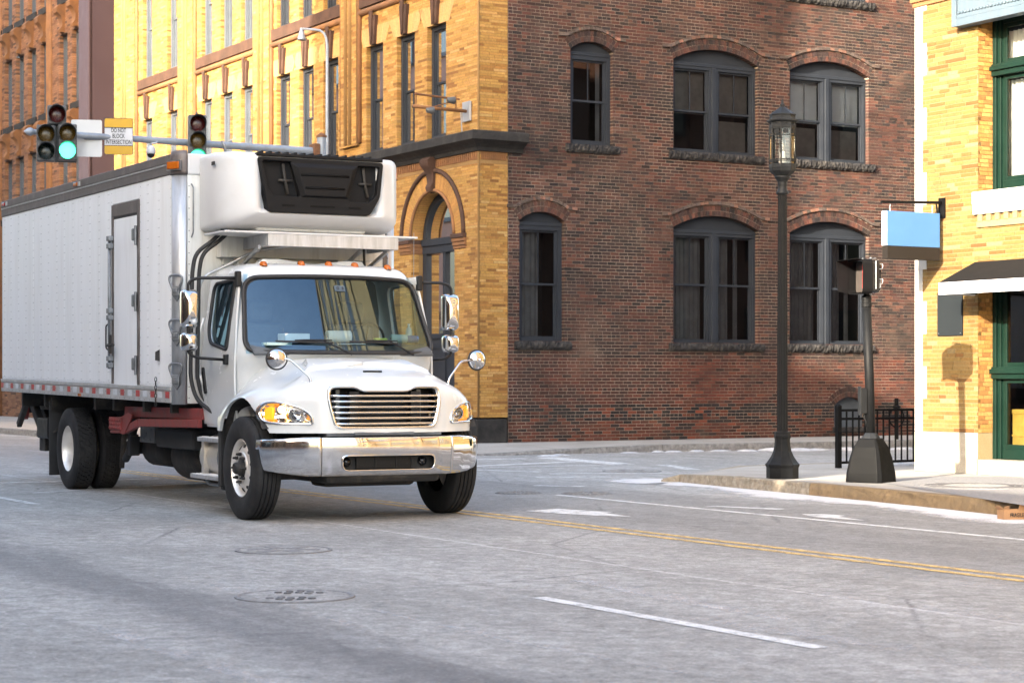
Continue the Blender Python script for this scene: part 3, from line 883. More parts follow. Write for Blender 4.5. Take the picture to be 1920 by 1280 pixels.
def brick_arch(face, bld, op, colfn, mat, mort, nring=2, rw=.115, bw=.072, proud=.012, depth=.16):
    """rings of bricks on edge over an opening"""
    cs, cz, r = op['arch']; hw = (op['r'][1] - op['r'][0]) / 2
    a0 = math.acos(min(1, hw / r))
    vs = []; fs = []; cols = []
    for k in range(nring):
        r0 = r + k * rw + .004; r1 = r + (k + 1) * rw - .006
        # splayed ends
        n = max(6, int((math.pi - 2 * a0) * r0 / bw))
        for i in range(n):
            t0 = a0 + (math.pi - 2 * a0) * i / n; t1 = a0 + (math.pi - 2 * a0) * (i + 1) / n
            g = .0045 / r0; t0 += g; t1 -= g
            pr = proud + random.uniform(-.002, .003)
            q = [(cs + r0 * math.cos(t0), cz + r0 * math.sin(t0)), (cs + r1 * math.cos(t0), cz + r1 * math.sin(t0)), (cs + r1 * math.cos(t1), cz + r1 * math.sin(t1)), (cs + r0 * math.cos(t1), cz + r0 * math.sin(t1))]
            o = len(vs)
            vs += [face.P(a, z, pr) for a, z in q] + [face.P(a, z, -depth) for a, z in q]
            fs += [tuple(o + x for x in f) for f in ((0, 1, 2, 3), (0, 4, 5, 1), (1, 5, 6, 2), (2, 6, 7, 3), (3, 7, 4, 0))]
            cols.append(colfn(q[0][0], q[0][1]))
    me = bpy.data.meshes.new('brick_arch'); me.from_pydata(vs, [], fs); put_tint(me, cols, 8); me.materials.append(MATS[mat])
    bm = bmesh.new(); bm.from_mesh(me); bmesh.ops.recalc_face_normals(bm, faces=bm.faces); bm.to_mesh(me); bm.free()
    o = bpy.data.objects.new('brick_arch', me); COL.objects.link(o); o.parent = bld
    mbm = MB(); R1 = r + nring * rw - .004; n = 24; lo = []; hi = []
    for i in range(n + 1):
        t = a0 + (math.pi - 2 * a0) * i / n
        lo.append((cs + (r + .006) * math.cos(t), cz + (r + .006) * math.sin(t))); hi.append((cs + R1 * math.cos(t), cz + R1 * math.sin(t)))
    mbm.grid([[face.P(a, z, .004) for a, z in lo], [face.P(a, z, .004) for a, z in hi]])
    mbm.grid([[face.P(a, z, .004) for a, z in lo], [face.P(a, z, -depth) for a, z in lo]])
    mbm.build('arch_joint', mort, o, fix=False)
    return o
def rough_stone(face, bld, a0, a1, z0, z1, out, mat, name='sill', amp=.02, parts=1):
    """rock-faced stone block"""
    first = None
    for p in range(parts):
        b0 = a0 + (a1 - a0) * p / parts + (.004 if p else 0); b1 = a0 + (a1 - a0) * (p + 1) / parts
        mb = MB(); n = max(6, int((b1 - b0) / .035)); rows = []
        prof = [(0.0, -.12), (0.0, .5), (.3, .98), (.7, 1.0), (1.0, .7), (1.0, -.12)]
        for i in range(n + 1):
            a = b0 + (b1 - b0) * i / n
            row = []
            for j, (h, dd) in enumerate(prof):
                dep = out * dd if dd > 0 else -.18
                if 0 < j < 5: dep += random.uniform(-amp, amp * .9)
                zz = z0 + (z1 - z0) * h + (random.uniform(-.008, .008) if 0 < j < 5 else 0)
                row.append(face.P(a, zz, dep))
            rows.append(row)
        mb.grid(rows)
        m = len(prof)
        mb.f.append(tuple(range(m))); mb.f.append(tuple(range(len(mb.v) - m, len(mb.v))))
        o = mb.build(name, mat, first if first else bld)
        o.name = name if first is None else 'sill_stone'
        first = first or o
    return first
def curtain(face, parent, a0, a1, z0, z1, dep, mat, folds=9, amp=.03, name='curtain'):
    mb = MB(); n = folds * 6; rows = [[], []]
    for i in range(n + 1):
        t = i / n; a = a0 + (a1 - a0) * t
        d = dep + amp * math.sin(t * folds * 2 * math.pi + .6 * math.sin(t * 17)) + random.uniform(-.003, .003)
        rows[0].append(face.P(a, z0, d)); rows[1].append(face.P(a, z1, d))
    return mb.grid(rows).build(name, mat, parent, smooth=True, fix=False)
def sash_window(face, bld, a0, a1, z0, z1, rec, mat, muntin=True, fw=.07, meet=None, arch=None, cover=None, glassmat='window_glass', bay_room=True, top_fill=None):
    """double-hung window: frame with two sashes, panes, what hangs behind, a dark room behind that"""
    fr = MB(); d0, d1 = -rec - .10, -rec
    face.box(fr, a0, a0 + fw, z0, z1, d0, d1); face.box(fr, a1 - fw, a1, z0, z1, d0, d1)
    face.box(fr, a0 + fw, a1 - fw, z0, z0 + fw * .8, d0, d1 + .02); face.box(fr, a0 + fw, a1 - fw, z1 - fw, z1, d0, d1)
    # inner bead, stepped back
    g = fw + .001
    face.box(fr, a0 + g, a0 + g + .028, z0 + fw * .8, z1 - fw, d0, d1 - .03); face.box(fr, a1 - g - .028, a1 - g, z0 + fw * .8, z1 - fw, d0, d1 - .03)
    if top_fill:
        face.prism(fr, top_fill, d0, d1 - .03)
    w = fr.build('window', mat, bld)
    i0, i1 = a0 + g + .028, a1 - g - .028; b0, b1 = z0 + fw * .8, z1 - fw
    mz = meet if meet else (b0 + b1) / 2
    for nm, c0, c1, dd in (('lower_sash', b0, mz + .02, -.075), ('upper_sash', mz - .02, b1, -.045)):
        sm = MB(); e0, e1 = -rec + dd - .03, -rec + dd; sw = .042
        face.box(sm, i0, i0 + sw, c0, c1, e0, e1); face.box(sm, i1 - sw, i1, c0, c1, e0, e1)
        face.box(sm, i0 + sw, i1 - sw, c0, c0 + sw, e0, e1); face.box(sm, i0 + sw, i1 - sw, c1 - sw, c1, e0, e1)
        if muntin and nm == 'upper_sash':
            mid = (i0 + i1) / 2; face.box(sm, mid - .009, mid + .009, c0 + sw, c1 - sw, e0, e1 - .006)
        so = sm.build(nm, mat, w)
        pm = MB(); pd = (e0 + e1) / 2
        pm.add([face.P(i0 + sw, c0 + sw, pd), face.P(i1 - sw, c0 + sw, pd), face.P(i1 - sw, c1 - sw, pd), face.P(i0 + sw, c1 - sw, pd)], [(0, 1, 2, 3)])
        p = pm.build('pane', glassmat, w, fix=False)
    if cover:
        for (kind, q0, q1, h0, h1) in cover:
            x0, x1 = i0 + (i1 - i0) * q0, i0 + (i1 - i0) * q1; y0, y1 = b0 + (b1 - b0) * h0, b0 + (b1 - b0) * h1
            if kind.startswith('curtain'):
                curtain(face, w, x0, x1, y0, y1, -rec - .22, kind, max(3, int((x1 - x0) / .11)), .028)
            else:
                bm_ = MB(); face.box(bm_, x0, x1, y0, y1, -rec - .18, -rec - .175); bm_.build('blind', kind, w)
    if bay_room:
        rb = MB(); f0, f1 = -rec - .11, -rec - .75
        rb.add([face.P(a0 - .2, z0 - .2, f1), face.P(a1 + .2, z0 - .2, f1), face.P(a1 + .2, z1 + .2, f1), face.P(a0 - .2, z1 + .2, f1)], [(0, 1, 2, 3)])
        for x in (a0 + .01, a1 - .01):
            rb.add([face.P(x, z0, f0), face.P(x, z1, f0), face.P(x, z1, f1), face.P(x, z0, f1)], [(0, 1, 2, 3)])
        for zz in (z0 + .01, z1 - .01):
            rb.add([face.P(a0, zz, f0), face.P(a1, zz, f0), face.P(a1, zz, f1), face.P(a0, zz, f1)], [(0, 1, 2, 3)])
        rb.build('room', 'room_dark', w, fix=False)
    return w

# ------------------------------------------------------------------ corner building: red brick side, yellow brick front
bld = thing('corner_building', 'large corner building with yellow brick street front and red brick side wall', 'building', (-.66, 39.25, .146), B)
RED = Face((0, 0, 0), (1, 0, 0), (0, -1, 0))
YEL = Face((0, 0, 0), (0, 1, 0), (-1, 0, 0))
ZT = 15.0
def seg_arch(a0, a1, zs, rise):
    c = (a1 - a0) / 2; r = (c * c + rise * rise) / (2 * rise)
    return ((a0 + a1) / 2, zs + rise - r, r)
dz = -.146     # heights below were read from the road
red_ops = []
def rop(a0, a1, z0, zs, rise):
    op = dict(r=(a0, a1, z0 + dz, zs + rise + dz), spring=zs + dz, arch=seg_arch(a0, a1, zs + dz, rise), ringw=.23)
    red_ops.append(op); return op
rows = [(2.16, 4.58), (6.17, 8.09), (9.75, 11.9)]
for ri, (zb, zs) in enumerate(rows):
    x0 = (.93, 1.99) if ri == 0 else (2.13, 3.16)
    if ri < 2: rop(x0[0], x0[1], zb, zs, .18)
    rop(4.66, 6.87, zb, zs, .27); rop(7.72, 9.93, zb, zs, .27)
    rop(11.6, 13.8, zb, zs, .27)
base_op = rop(8.95, 9.85, .35, .82, .19)
def red_col(s, z):
    r = random.random()
    if z < .75:
        c = (.035, .03, .03) if r < .62 else (.22, .075, .04) if r < .9 else (.33, .10, .045)
        if z < .42: c = (.20, .07, .04) if r < .5 else (.29, .09, .045) if r < .75 else (.05, .035, .03)
    elif z < 1.7:
        c = (.20, .068, .04) if r < .6 else (.14, .055, .038) if r < .85 else (.26, .085, .045)
    else:
        c = (.175, .074, .050) if r < .5 else (.125, .066, .05) if r < .75 else (.085, .055, .047) if r < .88 else (.045, .036, .034) if r < .95 else (.24, .11, .07)
        n = noise.noise(Vector((s * .45, z * .5, 3.1)))
        if n > .15 and r < .5: c = (.215, .115, .08)
        if n < -.25 and r < .4: c = (.075, .048, .042)
    k = .42 if random.random() < .13 else 1.0
    return rot_col((c[0] * .43 * k, c[1] * .36 * k, c[2] * .37 * k), .3, .08)
def rank_red(s, z):
    if z < .05 or z > 9 or s > 12: return -1e9
    return -s - abs(z - 1.2) * .12
ops_red_all = red_ops + [dict(r=(-1, .67, -1, 20))]
wall_red = brickwork(RED, bld, 'side_wall', .67, 18.0, 0, ZT, .212, .0677, .0125, red_ops, red_col, 'red_brick', 'red_mortar', .006, 300, .16, rank_red, headers=8)
for op in red_ops:
    a0, a1, z0, _ = op['r']
    if z0 > 10.5 or a0 > 11: 
        pass
    brick_arch(RED, bld, op, lambda s, z: red_col(s, 3.0), 'red_brick', 'red_mortar', 2, .115)
    if op is base_op:
        # blind basement window
        mb = MB(); cs, cz, r = op['arch']; pts = [(a0, z0)] + [(a1, z0)] + [(cs + r * math.cos(t), cz + r * math.sin(t)) for t in [math.acos((a1 - cs) / r) + (math.pi - 2 * math.acos((a1 - cs) / r)) * k / 10 for k in range(11)]]
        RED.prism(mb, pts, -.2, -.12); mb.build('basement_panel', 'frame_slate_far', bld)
        mb = MB(); RED.box(mb, a0 - .05, a1 + .05, z0 - .12, z0, -.1, .05); mb.build('basement_sill', 'stone_dark', bld, bevel=.01)
        continue
    # label course following the arch, kicking out level at its ends
    cs, cz, r = op['arch']; hw = (a1 - a0) / 2; Rl = r + .245
    te = math.acos(min(1, (hw + .06) / Rl)); path = []
    for k in range(23):
        t = te + (math.pi - 2 * te) * k / 22; path.append((cs + Rl * math.cos(t), cz + Rl * math.sin(t)))
    path = [(path[0][0] + .23, path[0][1] - .015), (path[0][0] + .1, path[0][1] - .012)] + path + [(path[-1][0] - .1, path[-1][1] - .012), (path[-1][0] - .23, path[-1][1] - .015)]
    vs = []; fs = []; cols = []
    for (p, q) in zip(path, path[1:]):
        d = Vector((q[0] - p[0], q[1] - p[1])); ln = d.length; d /= ln; nn = Vector((d.y, -d.x))
        if nn.y < 0: nn = -nn
        m = max(1, round(ln / .1))
        for k in range(m):
            u = Vector(p) + d * (ln * k / m + .003); v = Vector(p) + d * (ln * (k + 1) / m - .003)
            h = .06; pr = .042 + random.uniform(-.005, .005)
            qd = [u, v, v + nn * h, u + nn * h]; o_ = len(vs)
            vs += [RED.P(x.x, x.y, pr) for x in qd] + [RED.P(x.x, x.y, -.01) for x in qd]
            fs += [tuple(o_ + y for y in f) for f in ((0, 1, 2, 3), (0, 4, 5, 1), (1, 5, 6, 2), (2, 6, 7, 3), (3, 7, 4, 0))]
            cols.append(rot_col((.09, .065, .055) if random.random() < .7 else (.2, .1, .07), .3))
    me = bpy.data.meshes.new('label_course'); me.from_pydata(vs, [], fs); put_tint(me, cols, 8); me.materials.append(MATS['red_brick'])
    o = bpy.data.objects.new('label_course', me); COL.objects.link(o); o.parent = bld
    # the window
    zs = op['spring']; rec = .10
    hood_pts = [(a0 + .005, zs - .05)] + [(a1 - .005, zs - .05)] + [(cs + r * math.cos(t), cz + r * math.sin(t)) for t in [math.acos(hw / r) + (math.pi - 2 * math.acos(hw / r)) * k / 12 for k in range(13)]]
    hz = zs - .05
    frm = MB(); RED.prism(frm, hood_pts, -.24, -.135)
    RED.box(frm, a0 + .004, a1 - .004, hz - .045, hz + .025, -.22, -.085)
    frm.build('window_head', 'frame_slate', bld, bevel=.008)
    upper = z0 > 5
    if hw < .8:
        cov = [('curtain_grey', 0.0, .62, 0, 1)] if not upper else [('curtain_grey', .86, 1.0, 0, 1)]
        sash_window(RED, bld, a0 + .004, a1 - .004, z0 + .002, hz - .045, rec, 'frame_slate', True, .085, cover=cov)
    else:
        mid = (a0 + a1) / 2
        mb = MB(); RED.box(mb, mid - .055, mid + .055, z0 + .002, hz - .046, -.22, -.075); mb.build('mullion', 'frame_slate', bld, bevel=.012)
        for k, (x0, x1) in enumerate(((a0 + .004, mid - .055), (mid + .055, a1 - .004))):
            if upper:
                cov = [('blind_pale' if a0 > 7 else 'blind_brown', 0, 1, .46, 1)]
                if a0 > 7 or k == 1: cov.append(('blind_brown', .05, .95, .03, .40))
            else:
                cov = [('curtain_grey', 0, .95 if k == 0 else .45, 0, 1)] + ([('curtain_grey', .6, .75, 0, 1)] if k else [])
            sash_window(RED, bld, x0, x1, z0 + .002, hz - .045, rec, 'frame_slate', True, .06, cover=cov, meet=z0 + (hz - z0) * (.52 if not upper else .47))
    rough_stone(RED, bld, a0 - .12, a1 + .14, z0 - .17, z0, .075, 'stone_dark', 'sill', .018, 1 if hw < .8 else 2)
# ---- yellow front
def facade_cols(base, alts):
    def fn(s, z):
        r = random.random()
        c = base
        for p, q in alts:
            if r < p: c = q; break
            r -= p
        return rot_col(c, .13, .05)
    return fn
yel_col = facade_cols((.36, .193, .05), [(.28, (.40, .22, .066)), (.18, (.28, .135, .033)), (.06, (.43, .26, .095)), (.05, (.20, .09, .022))])
yel_ops = []
def yop(t0, t1, z0, z1):
    op = dict(r=(t0, t1, z0 + dz, z1 + dz)); yel_ops.append(op); return op
bays = [[(4.20, 5.02), (2.72, 3.55), (1.34, 2.16)], [(9.12, 9.92), (7.78, 8.60), (6.45, 7.26)], [(14.08, 14.82), (12.68, 13.5), (11.40, 12.14)], [(18.52, 19.28), (16.5, 17.6)]]
bays[3] = [(18.52, 19.28), (16.55, 17.35)]
for bi, bay in enumerate(bays):
    for (t0, t1) in bay:
        yop(t0, t1, 6.33, 8.66); yop(t0, t1, 9.80, 12.6); yop(t0, t1, 13.4, 15.0 + .1)
arch_op = dict(r=(.98, 2.86, .85 + dz, 4.32 + .94 + dz), spring=4.32 + dz, arch=(1.92, 4.32 + dz, .94), ringw=.42)
yel_ops.append(arch_op)
for k in range(1, 5):
    yel_ops.append(dict(r=(.98 + k * 4.0, 2.86 + k * 4.0, .85 + dz, 4.32 + .94 + dz), spring=4.32 + dz, arch=(1.92 + k * 4.0, 4.32 + dz, .94), ringw=.42))
# pilasters stand proud of the wall between bays
pil = [(5.35, 6.15), (10.2, 11.15), (15.25, 16.3), (19.75, 21.47)]
def rank_yel(s, z):
    return -1e9 if s > 9 or z < 1.2 or z > 8 else -s
wall_yel = brickwork(YEL, bld, 'front_wall', 0, 21.47, 0.5, ZT, .30, .0535, .008, yel_ops, yel_col, 'yellow_brick', 'yellow_mortar', .005, 300, .17, rank_yel, vary=1)
for t0, t1 in pil:
    PF = Face((-.09, 0, 0), (0, 1, 0), (-1, 0, 0))
    w_ = brickwork(PF, bld, 'pilaster', t0, t1, 6.4, ZT, .30, .0535, .008, [], yel_col, 'yellow_brick', 'yellow_mortar', .005, 0, .09, None, vary=1)
    mb = MB()
    YEL.box(mb, t0 - .004, t1 + .004, 6.4, ZT, -.01, .0895)
    for a in (t0 - .05, t1 - .05 + .0):
        pass
    mb.build('pilaster_core', 'yellow_mortar', w_)
    for a in (t0 - .055, t1 + .055, (t0 + t1) / 2 - .11, (t0 + t1) / 2 + .11):
        mb = MB(); dd = .03 if a < t0 or a > t1 else .095
        MBp = [YEL.P(a, 6.45, dd), YEL.P(a, ZT, dd)]
        mb.tube(MBp, .055, 10); mb.build('roll_moulding', 'stone_orange' if a < t0 or a > t1 else 'yellow_mortar', w_, smooth=True)
# yellow return on the side wall
RETF = Face((0, 0, 0), (1, 0, 0), (0, -1, 0))
w_ = brickwork(RETF, bld, 'corner_return', .012, .662, .5, ZT, .30, .0535, .008, [], yel_col, 'yellow_brick', 'yellow_mortar', .006, 120, .05, lambda s, z: -abs(z - 3) if z < 9 else -1e9, vary=1)
mb = MB(); mb.tube([(-.004, -.004, .5), (-.004, -.004, ZT)], .022, 8); mb.build('corner_bead', 'yellow_mortar', bld, smooth=True)
mb = MB(); mb.box(-.07, .62, -.06, .2, 0, .47); mb.box(-.07, .0, .2, .95, 0, .47); mb.build('base_stone', 'stone_black', bld, bevel=.012)
mb = MB(); YEL.box(mb, .951, 21.4, 0, .5, -.1, .06); mb.build('base_stone', 'stone_black', bld, bevel=.012)
# soldier course and cornice over the ground floor
def cornice(zc, prof, a_end, s_end, name, mat):
    """profile of (out, height) run along the front and returned round the corner on the side"""
    mb = MB(); rows = []
    for (o_, h) in prof:
        rows.append([Vector((-o_, s_end, zc + h)), Vector((-o_, -o_, zc + h)), Vector((a_end, -o_, zc + h))])
    mb.grid(rows)
    k = len(prof)
    mb.f.append(tuple(3 * i for i in range(k))); mb.f.append(tuple(3 * i + 2 for i in range(k)))
    return mb.build(name, mat, bld)
cornice(5.90 + dz, [(-.05, .0), (.06, .0), (.08, .07), (.14, .12), (.24, .17), (.30, .20), (.30, .36), (.27, .38), (-.05, .40)], .98, 21.47, 'cornice', 'stone_black')
for k in range(15):
    mb = MB(); mb.box(.05 + .062 * 0 + .045 * k, .08 + .045 * k, -.028, .02, 5.74 + dz, 5.895 + dz)
    if .08 + .045 * k < .66: mb.build('dentil', 'stone_orange', bld)
for k in range(130):
    a = .03 + .085 * k
    mb = MB(); YEL.box(mb, a, a + .05, 5.74 + dz, 5.895 + dz, -.01, .03); mb.build('dentil', 'stone_orange', bld)
mb = MB(); YEL.box(mb, 0, 21.4, 5.66 + dz, 5.738 + dz, -.01, .012); mb.box(.0, .655, -.012, .01, 5.66 + dz, 5.738 + dz); mb.build('string_course', 'yellow_mortar', bld)
# sills: stone bands under the third floor, a roll below
for bay in bays:
    lo, hi = min(a for a, b in bay) - .3, max(b for a, b in bay) + .3
    lo = max(lo, .45)
    for zb in (9.80, 13.4):
        mb = MB(); YEL.box(mb, lo, hi, zb - .27 + dz, zb + dz, -.2, .07); mb.build('sill_band', 'stone_brown', bld, bevel=.012)
        mb = MB(); mb.tube([YEL.P(lo, zb - .36 + dz, .02), YEL.P(hi, zb - .36 + dz, .02)], .07, 10); mb.build('sill_roll', 'stone_orange', bld, smooth=True)
    for (t0, t1) in bay:
        far = t0 > 11
        for (z0, z1) in ((6.33, 8.66), (9.80, 12.6), (13.4, 15.0)):
            cov = [('curtain_white', 0, .45, 0, 1)] if (random.random() < .45 and t0 > 6) else [('blind_brown', 0, 1, .5, 1)]
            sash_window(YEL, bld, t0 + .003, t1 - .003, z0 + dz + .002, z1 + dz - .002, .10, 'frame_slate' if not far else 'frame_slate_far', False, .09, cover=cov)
        # keystone and lintel fan above each second-floor window
        tm = (t0 + t1) / 2
        for zk in (8.66, 12.6):
            mb = MB(); YEL.prism(mb, [(tm - .1, zk + dz), (tm + .1, zk + dz), (tm + .17, zk + .62 + dz), (tm - .17, zk + .62 + dz)], -.1, .085)
            ks = mb.build('keystone', 'stone_brown', bld, bevel=.012)
            mb = MB(); YEL.prism(mb, [(tm - .035, zk + .03 + dz), (tm + .035, zk + .03 + dz), (tm + .075, zk + .72 + dz), (tm - .075, zk + .72 + dz)], .08, .12)
            mb.build('keystone_rib', 'stone_brown', ks, bevel=.008)
            # splayed lintel bricks
            vs = []; fs = []; cols = []
            for k in range(-8, 8):
                if k in (-1, 0): continue
                b0, b1 = tm + k * .068, tm + (k + 1) * .068 - .006; e0, e1 = tm + k * .098, tm + (k + 1) * .098 - .008
                q = [(b0, zk + dz), (b1, zk + dz), (e1, zk + .40 + dz), (e0, zk + .40 + dz)]; o_ = len(vs)
                vs += [YEL.P(a, z, .012) for a, z in q] + [YEL.P(a, z, -.05) for a, z in q]
                fs += [tuple(o_ + y for y in f) for f in ((0, 1, 2, 3), (0, 4, 5, 1), (1, 5, 6, 2), (2, 6, 7, 3), (3, 7, 4, 0))]
                cols.append(rot_col((.46, .26, .10), .08))
            me = bpy.data.meshes.new('lintel_bricks'); me.from_pydata(vs, [], fs); put_tint(me, cols, 8); me.materials.append(MATS['yellow_brick'])
            o = bpy.data.objects.new('lintel_bricks', me); COL.objects.link(o); o.parent = bld
# stone sills of the second floor rest on the cornice: ground-floor arches
def arched_window(op, detail=True):
    cs, cz, r = op['arch']; a0, a1, z0, _ = op['r']
    brick_arch(YEL, bld, op, lambda s, z: rot_col((.40, .205, .058), .1), 'yellow_brick', 'yellow_mortar', 1, .40, .058, .012, .26)
    # moulded edges
    for rr, tr, mt in ((r + .42, .05, 'stone_brown'), (r + .015, .035, 'stone_orange')):
        mb = MB(); mb.tube([YEL.P(cs + rr * math.cos(math.pi * k / 28), cz + rr * math.sin(math.pi * k / 28), .03) for k in range(29)], tr, 8)
        mb.build('arch_moulding', mt, bld, smooth=True)
    # imposts
    for sg in (-1, 1):
        x0, x1 = sorted((cs + sg * (r - .02), cs + sg * (r + .5)))
        for (h0, h1, oo) in ((-.09, 0, .10), (-.16, -.09, .075), (-.24, -.16, .05), (-.30, -.24, .03)):
            mb = MB(); YEL.box(mb, x0, x1, cz + h0, cz + h1, -.25, oo); mb.build('impost', 'stone_orange' if h0 < -.1 else 'stone_brown', bld, bevel=.01)
    # scroll keystone
    prof = [(.0, 0), (.02, .05), (.10, .03), (.12, .12), (.07, .2), (.08, .38), (.15, .50), (.21, .56), (.22, .66), (.15, .72), (.0, .72)]
    mb = MB(); rows = []
    for sx, ex in ((-1, 0), (-.7, .012), (.7, .012), (1, 0)):
        rows.append([YEL.P(cs + sx * (.10 + .09 * h / .72), cz + r - .04 + h, o_ + ex * (1 if o_ > .01 else 0)) for (o_, h) in prof])
    mb.grid(rows); n = len(prof); mb.f.append(tuple(range(n))); mb.f.append(tuple(range(3 * n, 4 * n)))
    mb.build('scroll_keystone', 'stone_brown', bld, auto=40)
    # window: fanlight, transom, tall sash, apron
    rec = .26
    fr = MB()
    n = 20; out = []; inn = []
    for k in range(n + 1):
        t = math.pi * k / n
        out.append((cs + (r - .004) * math.cos(t), cz + (r - .004) * math.sin(t))); inn.append((cs + (r - .13) * math.cos(t), cz + (r - .13) * math.sin(t)))
    for d_ in (-rec, ):
        fr.grid([[YEL.P(a, z, d_) for a, z in out], [YEL.P(a, z, d_) for a, z in inn], [YEL.P(a, z, d_ - .12) for a, z in inn]])
    YEL.box(fr, a0 + .004, a1 - .004, cz - .14, cz, -rec - .1, -rec + .05)
    YEL.box(fr, a0 + .004, a1 - .004, cz - .30, cz - .14, -rec - .1, -rec + .02)
    for x0, x1 in ((a0 + .004, a0 + .17), (a1 - .17, a1 - .004), (cs - .05, cs + .05)):
        YEL.box(fr, x0, x1, z0, cz - .30, -rec - .1, -rec)
    YEL.box(fr, a0 + .17, a1 - .17, 2.1, 2.2, -rec - .1, -rec + .02)
    YEL.box(fr, a0 + .17, a1 - .17, z0, 1.9, -rec - .1, -rec - .03)
    YEL.box(fr, a0 + .17, a1 - .17, 1.9, 2.1, -rec - .1, -rec - .01)
    w = fr.build('arched_window', 'frame_slate', bld)
    pm = MB(); pm.add([YEL.P(a, z, -rec - .06) for a, z in inn], [tuple(range(n + 1))]); pm.build('fanlight_pane', 'window_glass', w, fix=False)
    for x0, x1 in ((a0 + .17, cs - .05), (cs + .05, a1 - .17)):
        pm = MB(); pm.add([YEL.P(x0, 2.2, -rec - .06), YEL.P(x1, 2.2, -rec - .06), YEL.P(x1, cz - .3, -rec - .06), YEL.P(x0, cz - .3, -rec - .06)], [(0, 1, 2, 3)]); pm.build('pane', 'window_glass', w, fix=False)
    rb = MB(); rb.add([YEL.P(a0 - .1, z0, -rec - .8), YEL.P(a1 + .1, z0, -rec - .8), YEL.P(a1 + .1, cz + r, -rec - .8), YEL.P(a0 - .1, cz + r, -rec - .8)], [(0, 1, 2, 3)]); rb.build('room', 'interior_grey', w, fix=False)
    # brick jambs
    for x in (a0, a1):
        e = .003 if x == a0 else -.003
        mb = MB(); mb.add([YEL.P(x + e * -1, z0, .0), YEL.P(x + e * -1, cz, .0), YEL.P(x + e * -1, cz, -rec), YEL.P(x + e * -1, z0, -rec)], [(0, 1, 2, 3)]); mb.build('jamb', 'yellow_mortar', w, fix=False)
arched_window(arch_op)
for op in yel_ops[-4:]:
    arched_window(op)
# roof and back so that no light falls in from above
mb = MB(); mb.box(0.02, 18.0, .02, 21.45, ZT - .05, ZT + .25); mb.build('roof', 'stone_black', bld)
mb = MB(); mb.box(17.9, 18.02, 0, 21.47, 0, ZT); mb.box(.3, 18, 21.3, 21.47, 0, ZT); mb.build('back_wall', 'far_red', bld)

# ------------------------------------------------------------------ purple clad bay and the brown building beyond
t = thing('clad_tower', 'smooth purple clad bay standing out between the brown and yellow brick fronts', 'tower', tuple(Vector((-.66, 39.25, .146)) + DX * 21.5), B)
mb = MB(); mb.box(-.86, .5, 0.0, .9, 0, ZT + 4); mb.build('cladding', 'purple_clad', t, bevel=.03)
mb = MB(); mb.box(-.85, -.80, -.03, .0, 0, ZT + 4); mb.box(-.035, .05, -.03, 0, 0, ZT + 4); mb.build('edge_trim', 'purple_clad', t, bevel=.008)
mb = MB(); mb.box(-.05, .06, -.10, -.035, 0, ZT + 3.5); mb.build('brick_edge', 'stone_brown', t)

bb = thing('brown_building', 'brown brick building at the far left with scroll brackets over its windows', 'building', tuple(Vector((-.66, 39.25, .146)) + DX * 22.4), B)
BRF = Face((0, 0, 0), (0, 1, 0), (-1, 0, 0))
brn_col = facade_cols((.23, .108, .056), [(.25, (.27, .13, .066)), (.2, (.14, .062, .032)), (.08, (.08, .043, .028))])
def brown_t(px):
    k = (px - 960.0) / 3733.0; P0 = Vector((-.66, 39.25))
    return (k * P0.y - P0.x) / (DX.x - k * DX.y) - 22.4
brown_ops = []; wins = []
edges = [(12, 23), (33, 45), (56, 68), (79, 90), (115, 127), (139, 152)]
def zat(px, py):
    k = (px - 960.0) / 3733.0; P0 = Vector((-.66, 39.25)); s = (k * P0.y - P0.x) / (DX.x - k * DX.y)
    return CAMH + (711.0 - py) / 3733.0 * (P0.y + s * DX.y) - .146
zr = [(zat(65, 222), zat(65, 90)), (zat(65, 372), zat(65, 286))]
zr = [(zat(62, 222), zat(62, 92)), (zat(65, 25), zat(65, -110)), (zat(60, 400), zat(60, 287))]
for (p0, p1) in edges + [(-30, -19), (-8, 3)]:
    t1, t0 = brown_t(p0) + .0, brown_t(p1)
    for (z0, z1) in zr:
        brown_ops.append(dict(r=(t0, t1 + .18, z0, z1)))
wall_brn = brickwork(BRF, bb, 'front_wall', 0, 17.5, 0, 17.5, .30, .0677, .011, brown_ops, brn_col, 'brown_brick', 'brown_mortar', .006, 0, .25, None)
for op in brown_ops:
    a0, a1, z0, z1 = op['r']
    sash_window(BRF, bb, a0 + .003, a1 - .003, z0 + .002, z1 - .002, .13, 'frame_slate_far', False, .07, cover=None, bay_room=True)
    tm = (a0 + a1) / 2
    mb = MB(); rows = []; prof = [(0, 0), (.06, .02), (.14, .0), (.17, .09), (.09, .2), (.09, .38), (.17, .55), (.27, .62), (.29, .76), (.2, .86), (0, .86)]
    for sx in (-1, 1):
        rows.append([BRF.P(tm + sx * (.12 + .12 * h), z1 + .02 + h, o_) for o_, h in prof])
    mb.grid(rows); n = len(prof); mb.f.append(tuple(range(n))); mb.f.append(tuple(range(n, 2 * n)))
    mb.build('scroll_bracket', 'stone_orange', bb, auto=40)
    mb = MB(); BRF.box(mb, a0 - .1, a1 + .1, z0 - .2, z0, -.2, .05); mb.build('sill', 'stone_black', bb)
for px in (97, 3):
    tt = brown_t(px)
    for k in range(3):
        mb = MB(); mb.tube([BRF.P(tt + k * .16, 0, .02), BRF.P(tt + k * .16, 17.5, .02)], .07, 8); mb.build('roll_moulding', 'stone_orange', bb, smooth=True)
mb = MB(); mb.box(.02, 12, .02, 17.4, 17.4, 17.7); mb.build('roof', 'stone_black', bb)

